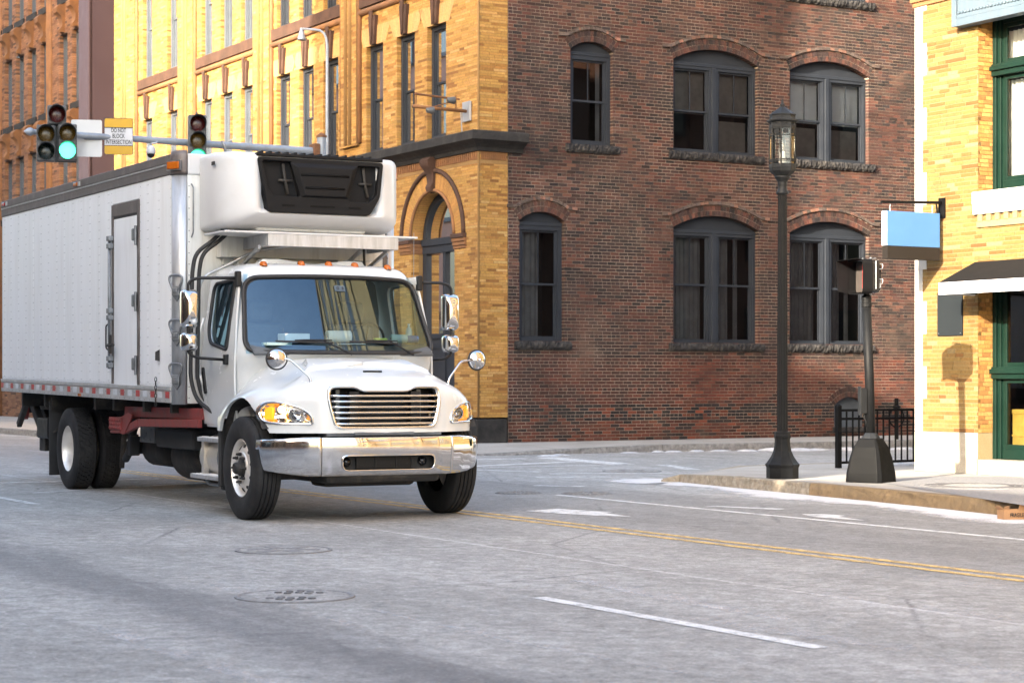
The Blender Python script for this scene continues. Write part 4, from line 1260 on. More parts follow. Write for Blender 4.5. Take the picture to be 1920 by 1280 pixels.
# ------------------------------------------------------------------ shop building on the right, in the sun
sh = thing('shop_building', 'sunlit yellow brick shop building with white quoins, green windows and black awning', 'building', (5.53, 27.3, .146), B)
SHF = Face((0, 0, 0), (0, -1, 0), (-1, 0, 0))
shop_col = facade_cols((.180, .106, .029), [(.28, (.195, .122, .039)), (.14, (.150, .076, .018)), (.07, (.125, .056, .012)), (.05, (.215, .155, .07))])
PH = .55 ; qz = PH
sops = [dict(r=(1.22, 3.6, 3.55, 6.05)), dict(r=(1.22, 3.6, .20, 2.75)), dict(r=(1.22, 3.6, 7.2, 9.4))]
quoins = []
z = PH; k = 0
zs_list = []
while z < 6.4:
    h = .44
    if k % 2 == 0: w = .155
    else: w = .235
    quoins.append((0, w, z, z + h)); z += h; k += 1
wall_shop = brickwork(SHF, sh, 'front_wall', .0, 8.0, PH, 10.0, .30, .0555, .009, sops + [dict(r=(-.01, w, z0, z1)) for (_, w, z0, z1) in quoins], shop_col, 'shop_brick', 'shop_mortar', .004, 300, .30, lambda s, z: -abs(z - 3.0) if s < 1.4 and z < 6.4 else -1e9, vary=1)
for (a, w, z0, z1) in quoins:
    mb = MB(); SHF.box(mb, -.004, w - .004, z0 + .001, z1 - .001, -.3, .008); mb.build('quoin', 'quoin_white', sh, bevel=.004)
mb = MB(); SHF.box(mb, -.006, 1.20, 0, PH - .003, -.3, .015); mb.build('granite_base', 'granite_pale', sh, bevel=.01)
mb = MB(); SHF.box(mb, 1.22, 3.6, 0, .20, -.3, .012); SHF.box(mb, 3.6, 8, 0, PH - .003, -.3, .015); mb.build('granite_base', 'granite_pale', sh, bevel=.01)
mb = MB(); SHF.box(mb, -.05, 8, 6.40, 6.52, -.2, .06); SHF.box(mb, -.03, 8, 6.34, 6.40, -.2, .03); mb.build('string_course', 'stone_orange', sh, bevel=.008)
# brick jambs facing across the opening (deep reveals)
JB = [(3.72, 6.05), (.20, 2.75)]
for (z0, z1) in JB:
    JF = Face((0, -1.22, 0), (1, 0, 0), (0, -1, 0))
    brickwork(JF, sh, 'reveal_wall', 0.004, .30, max(z0, PH), z1, .15, .0555, .008, [], facade_cols((.33, .16, .04), [(.3, (.38, .20, .06)), (.25, (.24, .11, .03))]), 'shop_brick', 'yellow_mortar', .004, 40, .02, lambda s, z: -z, vary=1)
mb = MB(); JF = Face((0, -1.205, 0), (1, 0, 0), (0, -1, 0)); JF.box(mb, 0, .3, 0.2, PH - .004, -.02, .012); mb.build('granite_jamb', 'granite_pale', sh)
mb = MB(); SHF.box(mb, 1.17, 3.7, 3.55 - .17 + .17, 3.72, -.3, .07); SHF.box(mb, 1.17, 3.7, 3.42, 3.55, -.05, .055); mb.build('stone_sill', 'quoin_white', sh, bevel=.01)
for k in range(12):
    mb = MB(); SHF.box(mb, 1.25 + k * .16, 1.33 + k * .16, 3.33, 3.418, -.01, .04); mb.build('dentil', 'shop_mortar', sh)
mb = MB(); SHF.box(mb, 1.22, 3.6, 3.25, 3.33, -.01, .03); mb.build('sill_course', 'shop_mortar', sh)
# upper window: green frame with transom
def green_window(z0, z1, ztr, label):
    fr = MB(); rec = .24
    for (i0, i1, dd) in ((1.235, 1.30, 0), (1.30, 1.36, -.03), (1.36, 1.41, -.055)):
        SHF.box(fr, i0, i1, z0, z1, -rec - .1, -rec + dd)
    SHF.box(fr, 1.41, 3.58, z0, z0 + .14, -rec - .1, -rec - .02); SHF.box(fr, 1.41, 3.58, z1 - .12, z1, -rec - .1, -rec - .02)
    SHF.box(fr, 1.25, 3.58, ztr - .10, ztr + .06, -rec - .1, -rec + .04); SHF.box(fr, 1.25, 3.58, ztr - .03, ztr + .03, -rec + .0, -rec + .075)
    SHF.box(fr, 2.3, 2.42, z0, z1, -rec - .1, -rec - .02)
    w = fr.build('shop_window', 'frame_green', sh, bevel=.006)
    for (p0, p1, q0, q1) in ((1.41, 2.3, z0 + .14, ztr - .10), (1.41, 2.3, ztr + .06, z1 - .12), (2.42, 3.58, z0 + .14, ztr - .1), (2.42, 3.58, ztr + .06, z1 - .12)):
        sm = MB(); d_ = -rec - .05; e = .055
        SHF.box(sm, p0, p0 + e, q0, q1, d_ - .03, d_ + .015); SHF.box(sm, p1 - e, p1, q0, q1, d_ - .03, d_ + .015); SHF.box(sm, p0 + e, p1 - e, q0, q0 + e, d_ - .03, d_ + .015); SHF.box(sm, p0 + e, p1 - e, q1 - e, q1, d_ - .03, d_ + .015)
        sm.build('sash', 'frame_green', w, bevel=.004)
        pm = MB(); pm.add([SHF.P(p0 + e, q0 + e, d_), SHF.P(p1 - e, q0 + e, d_), SHF.P(p1 - e, q1 - e, d_), SHF.P(p0 + e, q1 - e, d_)], [(0, 1, 2, 3)]); pm.build('pane', 'window_glass', w, fix=False)
    return w
w = green_window(3.725, 6.05, 5.35, '')
curtain(SHF, w, 1.32, 3.4, 3.8, 5.2, -.42, 'curtain_white', 24, .025)
curtain(SHF, w, 1.36, 3.4, 5.4, 5.85, -.42, 'curtain_white', 24, .025)
w = green_window(.205, 2.75, 1.36, '')
mb = MB(); SHF.box(mb, 1.0, 3.8, 0.1, 2.9, -1.9, -1.88); SHF.box(mb, 1.0, 3.8, 3.4, 6.2, -1.5, -1.48); SHF.box(mb, 1.0, 1.02, .1, 6.2, -1.9, -.5); SHF.box(mb, 1.0, 3.8, .1, .12, -1.9, -.5)
mb.build('shop_room', 'room_dark', sh)
mb = MB(); SHF.box(mb, 1.42, 1.75, .25, .8, -.62, -.42); SHF.box(mb, 1.40, 1.77, .8, .86, -.63, -.41); SHF.box(mb, 1.40, 1.77, .5, .53, -.63, -.41); mb.build('display_shelf', 'wood_yellow', sh, bevel=.005)
mb = MB(); SHF.box(mb, 3.6, 8, 3.4, 6.2, -.35, -.3); mb.build('inner_wall', 'shop_mortar', sh)
# pale blue fascia sign panel above the upper window
mb = MB(); SHF.box(mb, .93, 4.6, 6.02, 6.9, .02, .14); fp = mb.build('fascia_panel', 'sign_panel_blue', sh, bevel=.01)
mb = MB()
SHF.box(mb, .93, 4.6, 5.92, 6.02, .0, .17); SHF.box(mb, .90, .985, 5.92, 7.0, .141, .175); SHF.box(mb, .985, 4.6, 6.02, 6.075, .141, .165)
for k in range(60):
    q = SHF.P(1.02 + k * .06, 6.095, .15); mb.box(q.x - .015, q.x + .01, q.y - .02, q.y + .02, q.z - .012, q.z + .018)
mb.build('fascia_moulding', 'sign_panel_blue', fp, bevel=.006)
# awning
aw = MB(); out = .65
zt_, zm_, zb_ = 2.79, 2.51, 2.355
rows = [[SHF.P(1.20, zt_, .03), SHF.P(5.2, zt_, .03)], [SHF.P(1.20, zm_, out), SHF.P(5.2, zm_, out)]]
aw.grid(rows)
aw.add([SHF.P(1.20, zt_, .03), SHF.P(1.20, zm_, out), SHF.P(1.20, zm_, .03)], [(0, 1, 2)])
a = aw.build('awning', 'awning_black', sh, solid=.01, fix=False)
vb = MB(); vb.grid([[SHF.P(1.198, zm_, .03), SHF.P(1.198, zm_, out + .004), SHF.P(5.2, zm_, out + .004)], [SHF.P(1.198, zb_, .03), SHF.P(1.198, zb_, out + .004), SHF.P(5.2, zb_, out + .004)]]).build('valance', 'awning_white', a, fix=False, solid=.008)
mb = MB(); mb.tube([SHF.P(1.22, zb_ + .03, .03), SHF.P(1.22, zb_ + .03, out - .02), SHF.P(5.2, zb_ + .03, out - .02)], .014, 6); mb.build('awning_frame', 'frame_green', a)
# slate plaque fixed on the brick
mb = MB(); SHF.box(mb, .47, .95, 1.84, 2.42, .012, .03); pq = mb.build('wall_plaque', 'plaque_slate', sh, bevel=.003)
for x in (.50, .92):
    mb = MB(); mb.lathe([(.008, .0), (.008, .004), (.001, .005)], 8, Matrix.Translation(SHF.P(x, 1.87, .03)) @ Matrix.Rotation(R(-90), 4, 'Y')); mb.build('screw', 'galvanised', pq)
mb = MB(); mb.box(.3, 12, -8, 0.0, 9.9, 10.1); mb.box(11.9, 12, -8, 0, 0, 10); mb.box(.02, 12, -.3, -.02, 0, 9.9); mb.build('body', 'far_red', sh)
# ------------------------------------------------------------------ unseen buildings added across the street for shade and reflections in chrome and glass
def far_block(name, label, s0, s1, h, mat, storeys, cols, lat=-4.2, depth=12.0):
    p = st(lat, s0); t = thing(name, label, 'building', (p.x, p.y, .146), B)      # local +x away from us is -EX
    W = abs(s1 - s0)
    f = Face((0, 0, 0), (0, 1, 0), (1, 0, 0))
    mb = MB(); mb.box(-depth, 0, 0, W, 0, h); mb.build('wall', mat, t)
    mb = MB(); mb.box(-depth - .1, .35, -.1, W + .1, h, h + .4); mb.box(0, .18, 0, W, 4.0, 4.35); mb.build('cornice', 'stone_brown', t)
    sh_ = (h - 4.6) / storeys
    for i in range(storeys + 1):
        for k in range(cols):
            a = W * (k + .5) / cols; z0 = 4.9 + (i - 1) * sh_ if i else .8; hh = sh_ * .62 if i else 2.7
            fr = MB(); ww = .55 if i else .95
            f.box(fr, a - ww - .09, a + ww + .09, z0 - .09, z0 + hh + .09, .003, .06); f.box(fr, a - ww - .15, a + ww + .15, z0 - .2, z0 - .09, .003, .14)
            w = fr.build('window', 'frame_slate', t)
            pm = MB(); f.box(pm, a - ww, a + ww, z0, z0 + hh, .061, .066); pm.build('pane', 'dark_glass', w)
    return t
simple('dark_glass', (.02, .022, .025), .06, 0, .1, 3)
far_block('unseen_building', 'tall tan brick building across the street, added to shade the corner building, seen only in reflections', -21.0, -30.5, 24.0, 'far_tan', 5, 5, depth=4.0)
far_block('unseen_building', 'four-storey tan building across the street beside the truck, added to shade the truck and street lamp, seen only in reflections', -11.5, -20.7, 13.6, 'far_tan', 3, 4)
far_block('unseen_building', 'low brown brick building across the street behind the viewer, added to shade the road up to the kerb, seen only in reflections', 16.0, -11.2, 7.35, 'far_red', 1, 10)
far_block('unseen_building', 'three-storey brown brick building further along across the street, added out of view, seen only in reflections', -30.9, -48.0, 9.6, 'far_red', 2, 4)
far_block('unseen_building', 'tall brown brick building beyond the three-storey one across the street, added to shade the brown building, seen only in reflections', -48.4, -70.0, 24.0, 'far_red', 5, 8)  # added to keep the sun off the brown front
far_block('unseen_building', 'tallest brown brick building far along across the street, added to darken window reflections, seen only in reflections', -70.4, -130.0, 27.0, 'far_red', 6, 16)

simple('gloss_black', (.010, .010, .011), .18, 0, .2, 9)
simple('signal_black', (.0035, .0035, .004), .6, 0, .2, 9, spec=.15)
simple('lens_face', (.07, .06, .055), .4, 0, .2, 20)
emit('red_hand', (1.0, .08, .07), .12)
nb = thing('unseen_neighbour', 'dark brick building beyond the shop along the side street, added to keep open sky out of the window panes, seen only in reflections', 'building', tuple(Vector((5.53, 27.3, .146)) + EX * 12.4), B)  # unseen block added so the red wall panes do not mirror open sky
mb = MB(); mb.box(0, 34, -40, -.1, 0, 19); mb.build('wall', 'far_red', nb)
mb = MB(); mb.box(-.2, 34.2, -40.2, .2, 19, 19.5); mb.build('cornice', 'stone_brown', nb)
for i in range(5):
    for k in range(9):
        mb = MB(); mb.box(1.6 + k * 3.6, 3.0 + k * 3.6, -.098, -.02, 1.2 + i * 3.6, 3.4 + i * 3.6); w = mb.build('window', 'frame_slate', nb)
        mb = MB(); mb.box(1.7 + k * 3.6, 2.9 + k * 3.6, -.019, -.012, 1.3 + i * 3.6, 3.3 + i * 3.6); mb.build('pane', 'dark_glass', w)
q = st(18.6, 22.0)
tb = thing('unseen_tower', 'tall yellow brick building next to the shop, added for the windshield reflection and warm bounce light, seen only in reflections', 'building', (q.x, q.y, .146), B)  # unseen tower added to show in the windshield and bounce warm light
mb = MB(); mb.box(0, 12, 0, 33.5, 0, 33); mb.build('wall', 'far_yellow', tb)
mb = MB(); mb.box(-.4, 12.4, -.4, 33.5, 33, 33.7); mb.box(-.25, -.01, 0, 33.5, 5.0, 5.5); mb.build('cornice', 'stone_brown', tb)
for k in range(9):
    mb = MB(); mb.box(-.22, -.005, k * 3.72 + .2, k * 3.72 + 1.0, .0, 33); mb.build('pilaster', 'far_yellow', tb)
for i in range(8):
    for k in range(8):
        for j in (1.35, 2.6):
            mb = MB(); mb.box(-.06, -.003, k * 3.72 + j, k * 3.72 + j + .95, 1.0 + i * 4.0, 3.7 + i * 4.0); w = mb.build('window', 'frame_slate', tb)
            mb = MB(); mb.box(-.067, -.061, k * 3.72 + j + .08, k * 3.72 + j + .87, 1.1 + i * 4.0, 3.6 + i * 4.0); mb.build('pane', 'dark_glass', w)
# ------------------------------------------------------------------ street lamp
LB = gnd(1467, 896, .15)
lamp = thing('street_lamp', 'tall black cast-iron lamp post with eight-sided glass lantern on the sidewalk corner', 'street lamp', (LB.x, LB.y, .15), B * .3)
m8 = 8
ppm = LB.y / 3733.0        # metres per pixel there
def zl(py): return (896 - py) * ppm
MB().lathe([(.205, 0), (.205, zl(876)), (.215, zl(873)), (.22, zl(870)), (.20, zl(867)), (.19, zl(865)), (.145, zl(855)), (.115, zl(845)), (.102, zl(835)), (.098, zl(824)), (.10, zl(822)), (.108, zl(819)), (.108, zl(816)), (.10, zl(813)), (.104, zl(811)), (.10, zl(809)), (.07, zl(808))], 8, a0=R(22.5), cap0=True).build('base', 'lamp_black', lamp, bevel=.004)
# fluted shaft
mb = MB(); n = 48; rows = []
for (py, r0) in ((809, .070), (700, .067), (560, .063), (430, .059), (365, .056)):
    row = []
    for k in range(n):
        q = 2 * math.pi * k / n; rr = r0 * (1 - .085 * (1 if k % 4 in (1, 2) else 0))
        row.append((rr * math.cos(q), rr * math.sin(q), zl(py)))
    rows.append(row)
mb.grid(rows, closed=True); mb.build('shaft', 'lamp_black', lamp)
MB().lathe([(.057, zl(366)), (.078, zl(364)), (.08, zl(361)), (.062, zl(357)), (.055, zl(350)), (.06, zl(347)), (.062, zl(345)), (.06, zl(343)), (.062, zl(341)), (.085, zl(336)), (.10, zl(334)), (.10, zl(331)), (.09, zl(330))], 20).build('collar', 'lamp_grey', lamp, smooth=True)
MB().lathe([(.09, zl(331)), (.13, zl(326)), (.16, zl(322)), (.165, zl(320)), (.168, zl(317)), (.173, zl(315)), (.173, zl(309)), (.165, zl(308)), (.05, zl(307))], 8, a0=R(22.5)).build('lantern_seat', 'lamp_grey', lamp, bevel=.003)
LR = .163
posts = []
for k in range(8):
    q = R(22.5) + k * R(45)
    mb = MB(); p = Vector((LR * math.cos(q), LR * math.sin(q), 0))
    mb.tube([p + Vector((0, 0, zl(309))), p + Vector((0, 0, zl(240)))], .011, 6); mb.build('lantern_bar', 'lamp_grey', lamp)
    q2 = q + R(45); p2 = Vector((LR * math.cos(q2), LR * math.sin(q2), 0))
    mb = MB()
    for py in (303, 300, 255, 242):
        mb.beam(p + Vector((0, 0, zl(py))), p2 + Vector((0, 0, zl(py))), .014, .013)
    mb.build('lantern_rail', 'lamp_grey', lamp)
    pm = MB(); s_ = .975
    pm.add([p * s_ + Vector((0, 0, zl(308))), p2 * s_ + Vector((0, 0, zl(308))), p2 * s_ + Vector((0, 0, zl(242))), p * s_ + Vector((0, 0, zl(242)))], [(0, 1, 2, 3)]); pm.build('lantern_pane', 'lantern_glass', lamp, fix=False)
    pm = MB(); pm.box(-.035, .035, -.006, .006, zl(252), zl(244), Matrix.Rotation(q + R(22.5), 4, 'Z') @ Matrix.Translation((LR * .94, 0, 0)) @ Matrix.Rotation(R(90), 4, 'Z')); pm.build('lantern_panel', 'lamp_grey', lamp)
MB().lathe([(.165, zl(242)), (.172, zl(240)), (.172, zl(236)), (.165, zl(234)), (.165, zl(231)), (.185, zl(229)), (.2, zl(228)), (.2, zl(225.5)), (.185, zl(225)), (.168, zl(224)), (.162, zl(222)), (.162, zl(218)), (.172, zl(217)), (.172, zl(215.5)), (.03, zl(201)), (.026, zl(199)), (.032, zl(198)), (.034, zl(196)), (.02, zl(194.5)), (.012, zl(190)), (.015, zl(188.5)), (.004, zl(186))], 8, a0=R(22.5)).build('lantern_roof', 'lamp_grey', lamp)
for k in range(8):
    q = k * R(45); mb = MB()
    mb.lathe([(.016, 0), (.014, .008), (.003, .012)], 8, Matrix.Rotation(q, 4, 'Z') @ Matrix.Translation((.155, 0, zl(232.5))) @ Matrix.Rotation(R(90), 4, 'Y')); mb.build('rosette', 'lamp_grey', lamp)
MB().lathe([(.05, zl(308)), (.05, zl(298)), (.035, zl(296)), (.035, zl(286)), (.025, zl(284))], 14).build('lamp_socket', 'paper_white', lamp, smooth=False)
MB().lathe([(.022, zl(284)), (.03, zl(278)), (.042, zl(270)), (.038, zl(264)), (.02, zl(260)), (.002, zl(259))], 14).build('bulb', 'lantern_glass', lamp, smooth=True)

# ------------------------------------------------------------------ pedestrian signal
PB = gnd(1633, 903, .15)
ped = thing('pedestrian_signal', 'black pedestrian signal on a post with flared four-sided base near the shop', 'traffic signal', (PB.x, PB.y, .15), R(6))
pm_ = PB.y / 3733.0
def zp(py): return (903 - py) * pm_
mb = MB(); rows = []
for (w, py) in ((.242, 903), (.235, 886), (.205, 858), (.17, 838), (.12, 823), (.105, 821)):
    rows.append([(w * a, w * b, zp(py)) for a, b in ((-1, -.82), (-.82, -1), (.82, -1), (1, -.82), (1, .82), (.82, 1), (-.82, 1), (-1, .82))])
Mr = Matrix.Rotation(R(48), 4, 'Z'); rows = [[Mr @ Vector(p) for p in r] for r in rows]
mb.grid(rows, closed=True); mb.build('base', 'iron_black', ped, bevel=.006)
MB().lathe([(.112, zp(824)), (.115, zp(822)), (.105, zp(818)), (.07, zp(811)), (.062, zp(811))], 8, a0=R(20)).build('base_cap', 'lamp_grey', ped, bevel=.003)
lean = -.055
MB().tube([(0, 0, zp(812)), (lean * .4, 0, zp(700)), (lean, 0, zp(575))], .056, 18).build('post', 'lamp_black', ped, smooth=True)
Mh = Matrix.Translation((lean, 0, 0))
MB().lathe([(.056, zp(576)), (.064, zp(575)), (.064, zp(569)), (.058, zp(568)), (.058, zp(562)), (.064, zp(561)), (.06, zp(556)), (.035, zp(552)), (.03, zp(549))], 16, Mh).build('collar', 'lamp_black', ped, smooth=False)
# head: housing to the right, hood opening to the left
HX = Matrix.Translation((lean - .05, 0, zp(552))) @ Matrix.Rotation(R(10), 4, 'Z')
mb = MB(); prof = round_poly([(-.20, .0), (.20, .0), (.20, .40), (-.20, .40)], .05, 3)
mb.v = []; vs1 = [HX @ Vector((.03, p[0], p[1] + .015)) for p in prof]; vs2 = [HX @ Vector((.13, p[0], p[1] + .015)) for p in prof]; vs3 = [HX @ Vector((.17, p[0] * .8, .2 + (p[1] - .2) * .85 + .015)) for p in prof]
n = len(prof); mb.grid([vs1, vs2, vs3], closed=True); mb.f.append(tuple(range(n))); mb.f.append(tuple(range(2 * n, 3 * n)))
hd = mb.build('signal_head', 'gloss_black', ped, bevel=.004)
mb = MB()
for y0, y1, z0, z1 in ((-.205, -.2, .0, .42), (.2, .205, .0, .42), (-.205, .205, .415, .42), (-.205, .205, .0, .005)):
    for k in range(1):
        a = [HX @ Vector((.03, y, z)) for y in (y0, y1) for z in (z0, z1)]
mb.grid([[HX @ Vector((x, p[0] * 1.02, .2 + (p[1] - .2) * 1.02 + .015)) for p in prof] for x in (.03, -.10)], closed=True)
mb.build('hood', 'signal_black', ped, solid=.006, fix=False)
mb = MB(); mb.add([HX @ Vector((-.26, y, z)) for y, z in ((-.2, .41), (.2, .41))] + [HX @ Vector((-.10, y, z)) for y, z in ((.2, .43), (-.2, .43))], [(0, 1, 2, 3)])
mb.add([HX @ Vector(p) for p in ((-.26, .2, .41), (-.10, .2, .43), (-.10, .2, .015), (-.235, .2, .04))], [(0, 1, 2, 3)])
mb.build('visor', 'signal_black', ped, solid=.006, fix=False)
mb = MB(); prf = [HX @ Vector((.0, p[0] * .92, .2 + (p[1] - .2) * .92 + .015)) for p in prof]; mb.add(prf, [tuple(range(n))]); mb.build('lens_panel', 'lens_face', ped, fix=False)
mb = MB(); mb.box(-.012, -.006, -.17, -.02, .07, .36, HX); mb.build('lit_hand', 'red_hand', ped)
mb = MB(); mb.tube([HX @ Vector((.075, -.215, .06)), HX @ Vector((.075, -.215, .4))], .006, 6); mb.tube([HX @ Vector((.075, -.21, .43)), HX @ Vector((.075, .21, .43))], .006, 6)
for zz in (.12, .3):
    mb.tube(smooth_path([HX @ Vector((.13, -.19, zz)), HX @ Vector((.15, -.235, zz)), HX @ Vector((.155, -.235, zz + .06)), HX @ Vector((.13, -.19, zz + .06))], .02), .006, 6)
mb.build('clamp', 'galvanised', ped)
for (yy, zz) in ((-.1, .44), (.12, .44), (-.1, -.0), (.0, .0)):
    mb = MB(); mb.lathe([(.014, 0), (.014, .015), (.004, .018)], 8, HX @ Matrix.Translation((.06, yy, zz - .008))); mb.build('bolt', 'galvanised', ped)
# push-button box
mb = MB(); mb.box(-.135, -.055, -.05, .05, zp(775), zp(727)); bx_ = mb.build('button_box', 'lamp_black', ped, bevel=.01)
mb = MB(); mb.box(-.15, -.1355, -.055, .055, zp(778), zp(724)); mb.build('button_plate', 'lamp_grey', bx_, bevel=.004)
mb = MB(); mb.tube([(-.09, 0, zp(776)), (-.08, 0, zp(783)), (-.06, 0, zp(790)), (-.055, 0, zp(800))], .014, 8); mb.build('conduit', 'lamp_black', ped, smooth=True)

# ------------------------------------------------------------------ iron fence
F0 = gnd(1572, 877, .15)
fe = thing('iron_fence', 'low black iron picket fence between the signal post and the shop corner', 'fence', (F0.x, F0.y, .15), B)
def zf(py): return (877 - py) * F0.y / 3733.0
mb = MB(); mb.box(-.035, .035, -.035, .035, 0, zf(761)); mb.lathe([(.05, zf(761)), (.05, zf(760)), (.02, zf(757.5)), (.002, zf(757))], 4, a0=R(45)); mb.build('post', 'iron_black', fe, bevel=.004)
mb = MB(); mb.box(2.965, 3.035, -.035, .035, 0, zf(761)); mb.build('post', 'iron_black', fe, bevel=.004)
for py in (769, 785, 867):
    mb = MB(); mb.box(.036, 2.964, -.018, .018, zf(py) - .018, zf(py) + .018); mb.build('rail', 'iron_black', fe, bevel=.004)
for k in range(1, 26):
    x = .036 + (2.964 - .036) * k / 26; mb = MB(); mb.box(x - .009, x + .009, -.009, .009, zf(867) + .0185, zf(769) - .0185); mb.build('picket', 'iron_black', fe)
# black post with a ring behind the fence
q = gnd(1681, 823, .15)
bp = thing('bike_rack', 'thin black bike rack post with a ring on the far sidewalk behind the fence', 'bike rack', (q.x, q.y, .146), B)
sc_ = q.y / 3733.0
mb = MB(); mb.tube([(0, 0, 0), (0, 0, (823 - 746) * sc_)], .045, 12); mb.build('post', 'iron_black', bp, auto=40)
mb = MB(); mb.tube([(.2 * math.cos(2 * math.pi * k / 20), 0, (823 - 782) * sc_ + .2 * math.sin(2 * math.pi * k / 20)) for k in range(20)], .018, 8, closed=True); mb.build('ring', 'iron_black', bp, smooth=True)
mb = MB(); mb.lathe([(.06, (823 - 764) * sc_), (.1, (823 - 763) * sc_), (.1, (823 - 761) * sc_), (.05, (823 - 759) * sc_)], 12); mb.build('collar', 'iron_black', bp)

# ------------------------------------------------------------------ hanging blue sign on its bracket
hs = thing('hanging_sign', 'blank light blue hanging sign with brown lower band on a black bracket', 'sign', tuple(Vector((5.53, 27.3, .146)) - DX * .55), B)
zs_ = lambda py, Y=26.2: CAMH + (711 - py) / 3733.0 * Y - .146
mb = MB(); mb.box(-.03, -.006, -.06, .06, zs_(409, 26.8), zs_(371, 26.8)); hb = mb.build('bracket_plate', 'iron_black', hs, bevel=.003)
for zz in (.2, .8):
    pass
mb = MB(); mb.beam((-.03, 0, zs_(380, 26.8)), (-1.08, 0, zs_(377.5)), .035, .035); mb.build('bracket_arm', 'iron_black', hs, bevel=.003)
mb = MB(); mb.tube([(-.03, 0, zs_(404, 26.8)), (-.1, 0, zs_(397, 26.7)), (-.12, 0, zs_(382, 26.7))], .012, 6); mb.build('bracket_brace', 'iron_black', hs)
s0_, s1_ = -1.02, -.10
mb = MB(); mb.box(s0_, s1_, -.05, .05, zs_(459.5), zs_(394)); mb.build('sign_panel', 'sign_blue', hs, bevel=.004)
mb = MB(); mb.box(s0_, s1_, -.052, .052, zs_(484), zs_(459.5) - .002); mb.build('sign_band', 'sign_dark', hs, bevel=.004)
mb = MB(); mb.box(s0_ - .012, s0_ - .0005, -.051, .051, zs_(459), zs_(394.5)); mb.build('sign_edge', 'sign_white', hs, bevel=.003)
for x in (s0_ + .09, s1_ - .09):
    mb = MB(); zt_h = zs_(379); zb_h = zs_(394)
    for k in range(4):
        zc_ = zb_h + (zt_h - zb_h) * (k + .5) / 4
        mb.tube([(x + (.008 if k % 2 else 0) * math.cos(a), (.0 if k % 2 else .008) * math.cos(a), zc_ + .02 * math.sin(a)) for a in [2 * math.pi * j / 8 for j in range(8)]], .003, 4, closed=True)
    mb.build('chain', 'galvanised', hs)

# ------------------------------------------------------------------ traffic signal mast
MP = Vector((-3.53, 36.9, .146))
mast = thing('signal_mast', 'grey steel traffic signal mast with long horizontal arm behind the truck', 'signal mast', tuple(MP), B)
def zm(py, Y): return CAMH + (711 - py) / 3733.0 * Y - .146
mb = MB(); mb.tube([(0, 0, 0), (0, 0, zm(258, 36.9))], [.13, .085], 16); mb.build('pole', 'pole_galv', mast, smooth=False, auto=40)
MB().lathe([(.1, zm(258, 36.9)), (.1, zm(255, 36.9)), (.06, zm(252, 36.9)), (.03, zm(249.5, 36.9)), (.002, zm(248.5, 36.9))], 14).build('pole_cap', 'rust', mast, auto=40)
arm_a = Vector((-.12, 0, zm(284, 36.8))); arm_b = Vector((-5.42, 0, zm(247.5, 34.17)))
def arm_at(px):
    k = (px - 960.0) / 3733.0; d = -EX; s = (k * MP.y - MP.x) / (d.x - k * d.y)
    t_ = (s - .12) / (5.42 - .12); p = arm_a.lerp(arm_b, t_); return p
mb = MB(); mb.tube([arm_a, arm_a.lerp(arm_b, .5), arm_b], [.075, .062, .048], 14); mb.build('arm', 'pole_galv', mast, auto=40)
mb = MB(); mb.tube([arm_b, arm_b + Vector((-.05, 0, 0)), arm_b + Vector((-.1, 0, 0)), arm_b + Vector((-.17, 0, 0))], [.05, .075, .06, .004], 12); mb.build('arm_tip', 'pole_galv', mast, auto=50)
mb = MB(); mb.box(-.2, -.08, -.12, .12, zm(292, 36.8), zm(270, 36.8)); mb.build('arm_clamp', 'rust', mast, bevel=.01)
mb = MB(); mb.lathe([(.2, 0), (.2, .05), (.15, .06), (.14, .25), (.13, .3)], 12); mb.build('base_plate', 'pole_galv', mast, auto=40)
def to_world(root, v):
    return root.location + Matrix.Rotation(root.rotation_euler[2], 4, 'Z') @ Vector(v)
SEC = .335
def lamp_section(root, y, z, lens, glow):
    """one lens section facing local -y... built facing -Y of root"""
    mb = MB(); mb.box(y - .16, y + .16, -.02, .17, z - SEC / 2 + .004, z + SEC / 2 - .004)
    h = mb.build('signal_section', 'signal_grey', root, bevel=.02)
    M_ = Matrix.Translation((y, -.02, z)) @ Matrix.Rotation(R(90), 4, 'X')
    mb = MB(); mb.lathe([(.152, 0), (.152, .02), (.138, .025), (.138, .004)], 24, M_); mb.build('lens_ring', 'signal_grey', h)
    mb = MB(); mb.lathe([(.137, .004), (.11, .02), (.06, .03), (.001, .034)], 24, M_); mb.build('lens', glow or lens, h, smooth=True)
    mb = MB(); rows = [[], []]
    for k in range(21):
        q = R(-40) + R(260) * k / 20; L_ = .27 - .10 * (1 - math.sin(max(0, min(math.pi, q)))) if True else 0
        for j, dd in enumerate((0.0, L_)):
            p = M_ @ Vector((.148 * math.cos(q), .148 * math.sin(q), dd + .01)); rows[j].append(p)
    mb.grid(rows); mb.build('visor', 'signal_grey', h, fix=False, solid=.006, smooth=True)
    return h
FACE = R(14)
p5 = to_world(mast, arm_at(113))
sig5 = thing('traffic_signal', 'five-lamp traffic signal cluster at the end of the mast arm, green lit', 'traffic signal', (p5.x, p5.y, p5.z), FACE, 'traffic signals hung on the mast arm')
for v in ((0, zm(205, 34.4)), ):
    pass
c5 = SEC
z0_ = -.02
def dz_(py): return (248 - py) / 3733.0 * 34.4
sec_lo = [(-.19, dz_(286), 'lens_green_dark', None), (.165, dz_(283), 'lens_green_dark', 'green_glow'), (-.19, dz_(254), 'lens_amber_dark', None), (.165, dz_(251), 'lens_amber_dark', None), (-.01, dz_(217), 'lens_red_dark', None)]
Yo = -.22
for (x, z, l, g) in sec_lo:
    lamp_section(sig5, x, z, l, g)
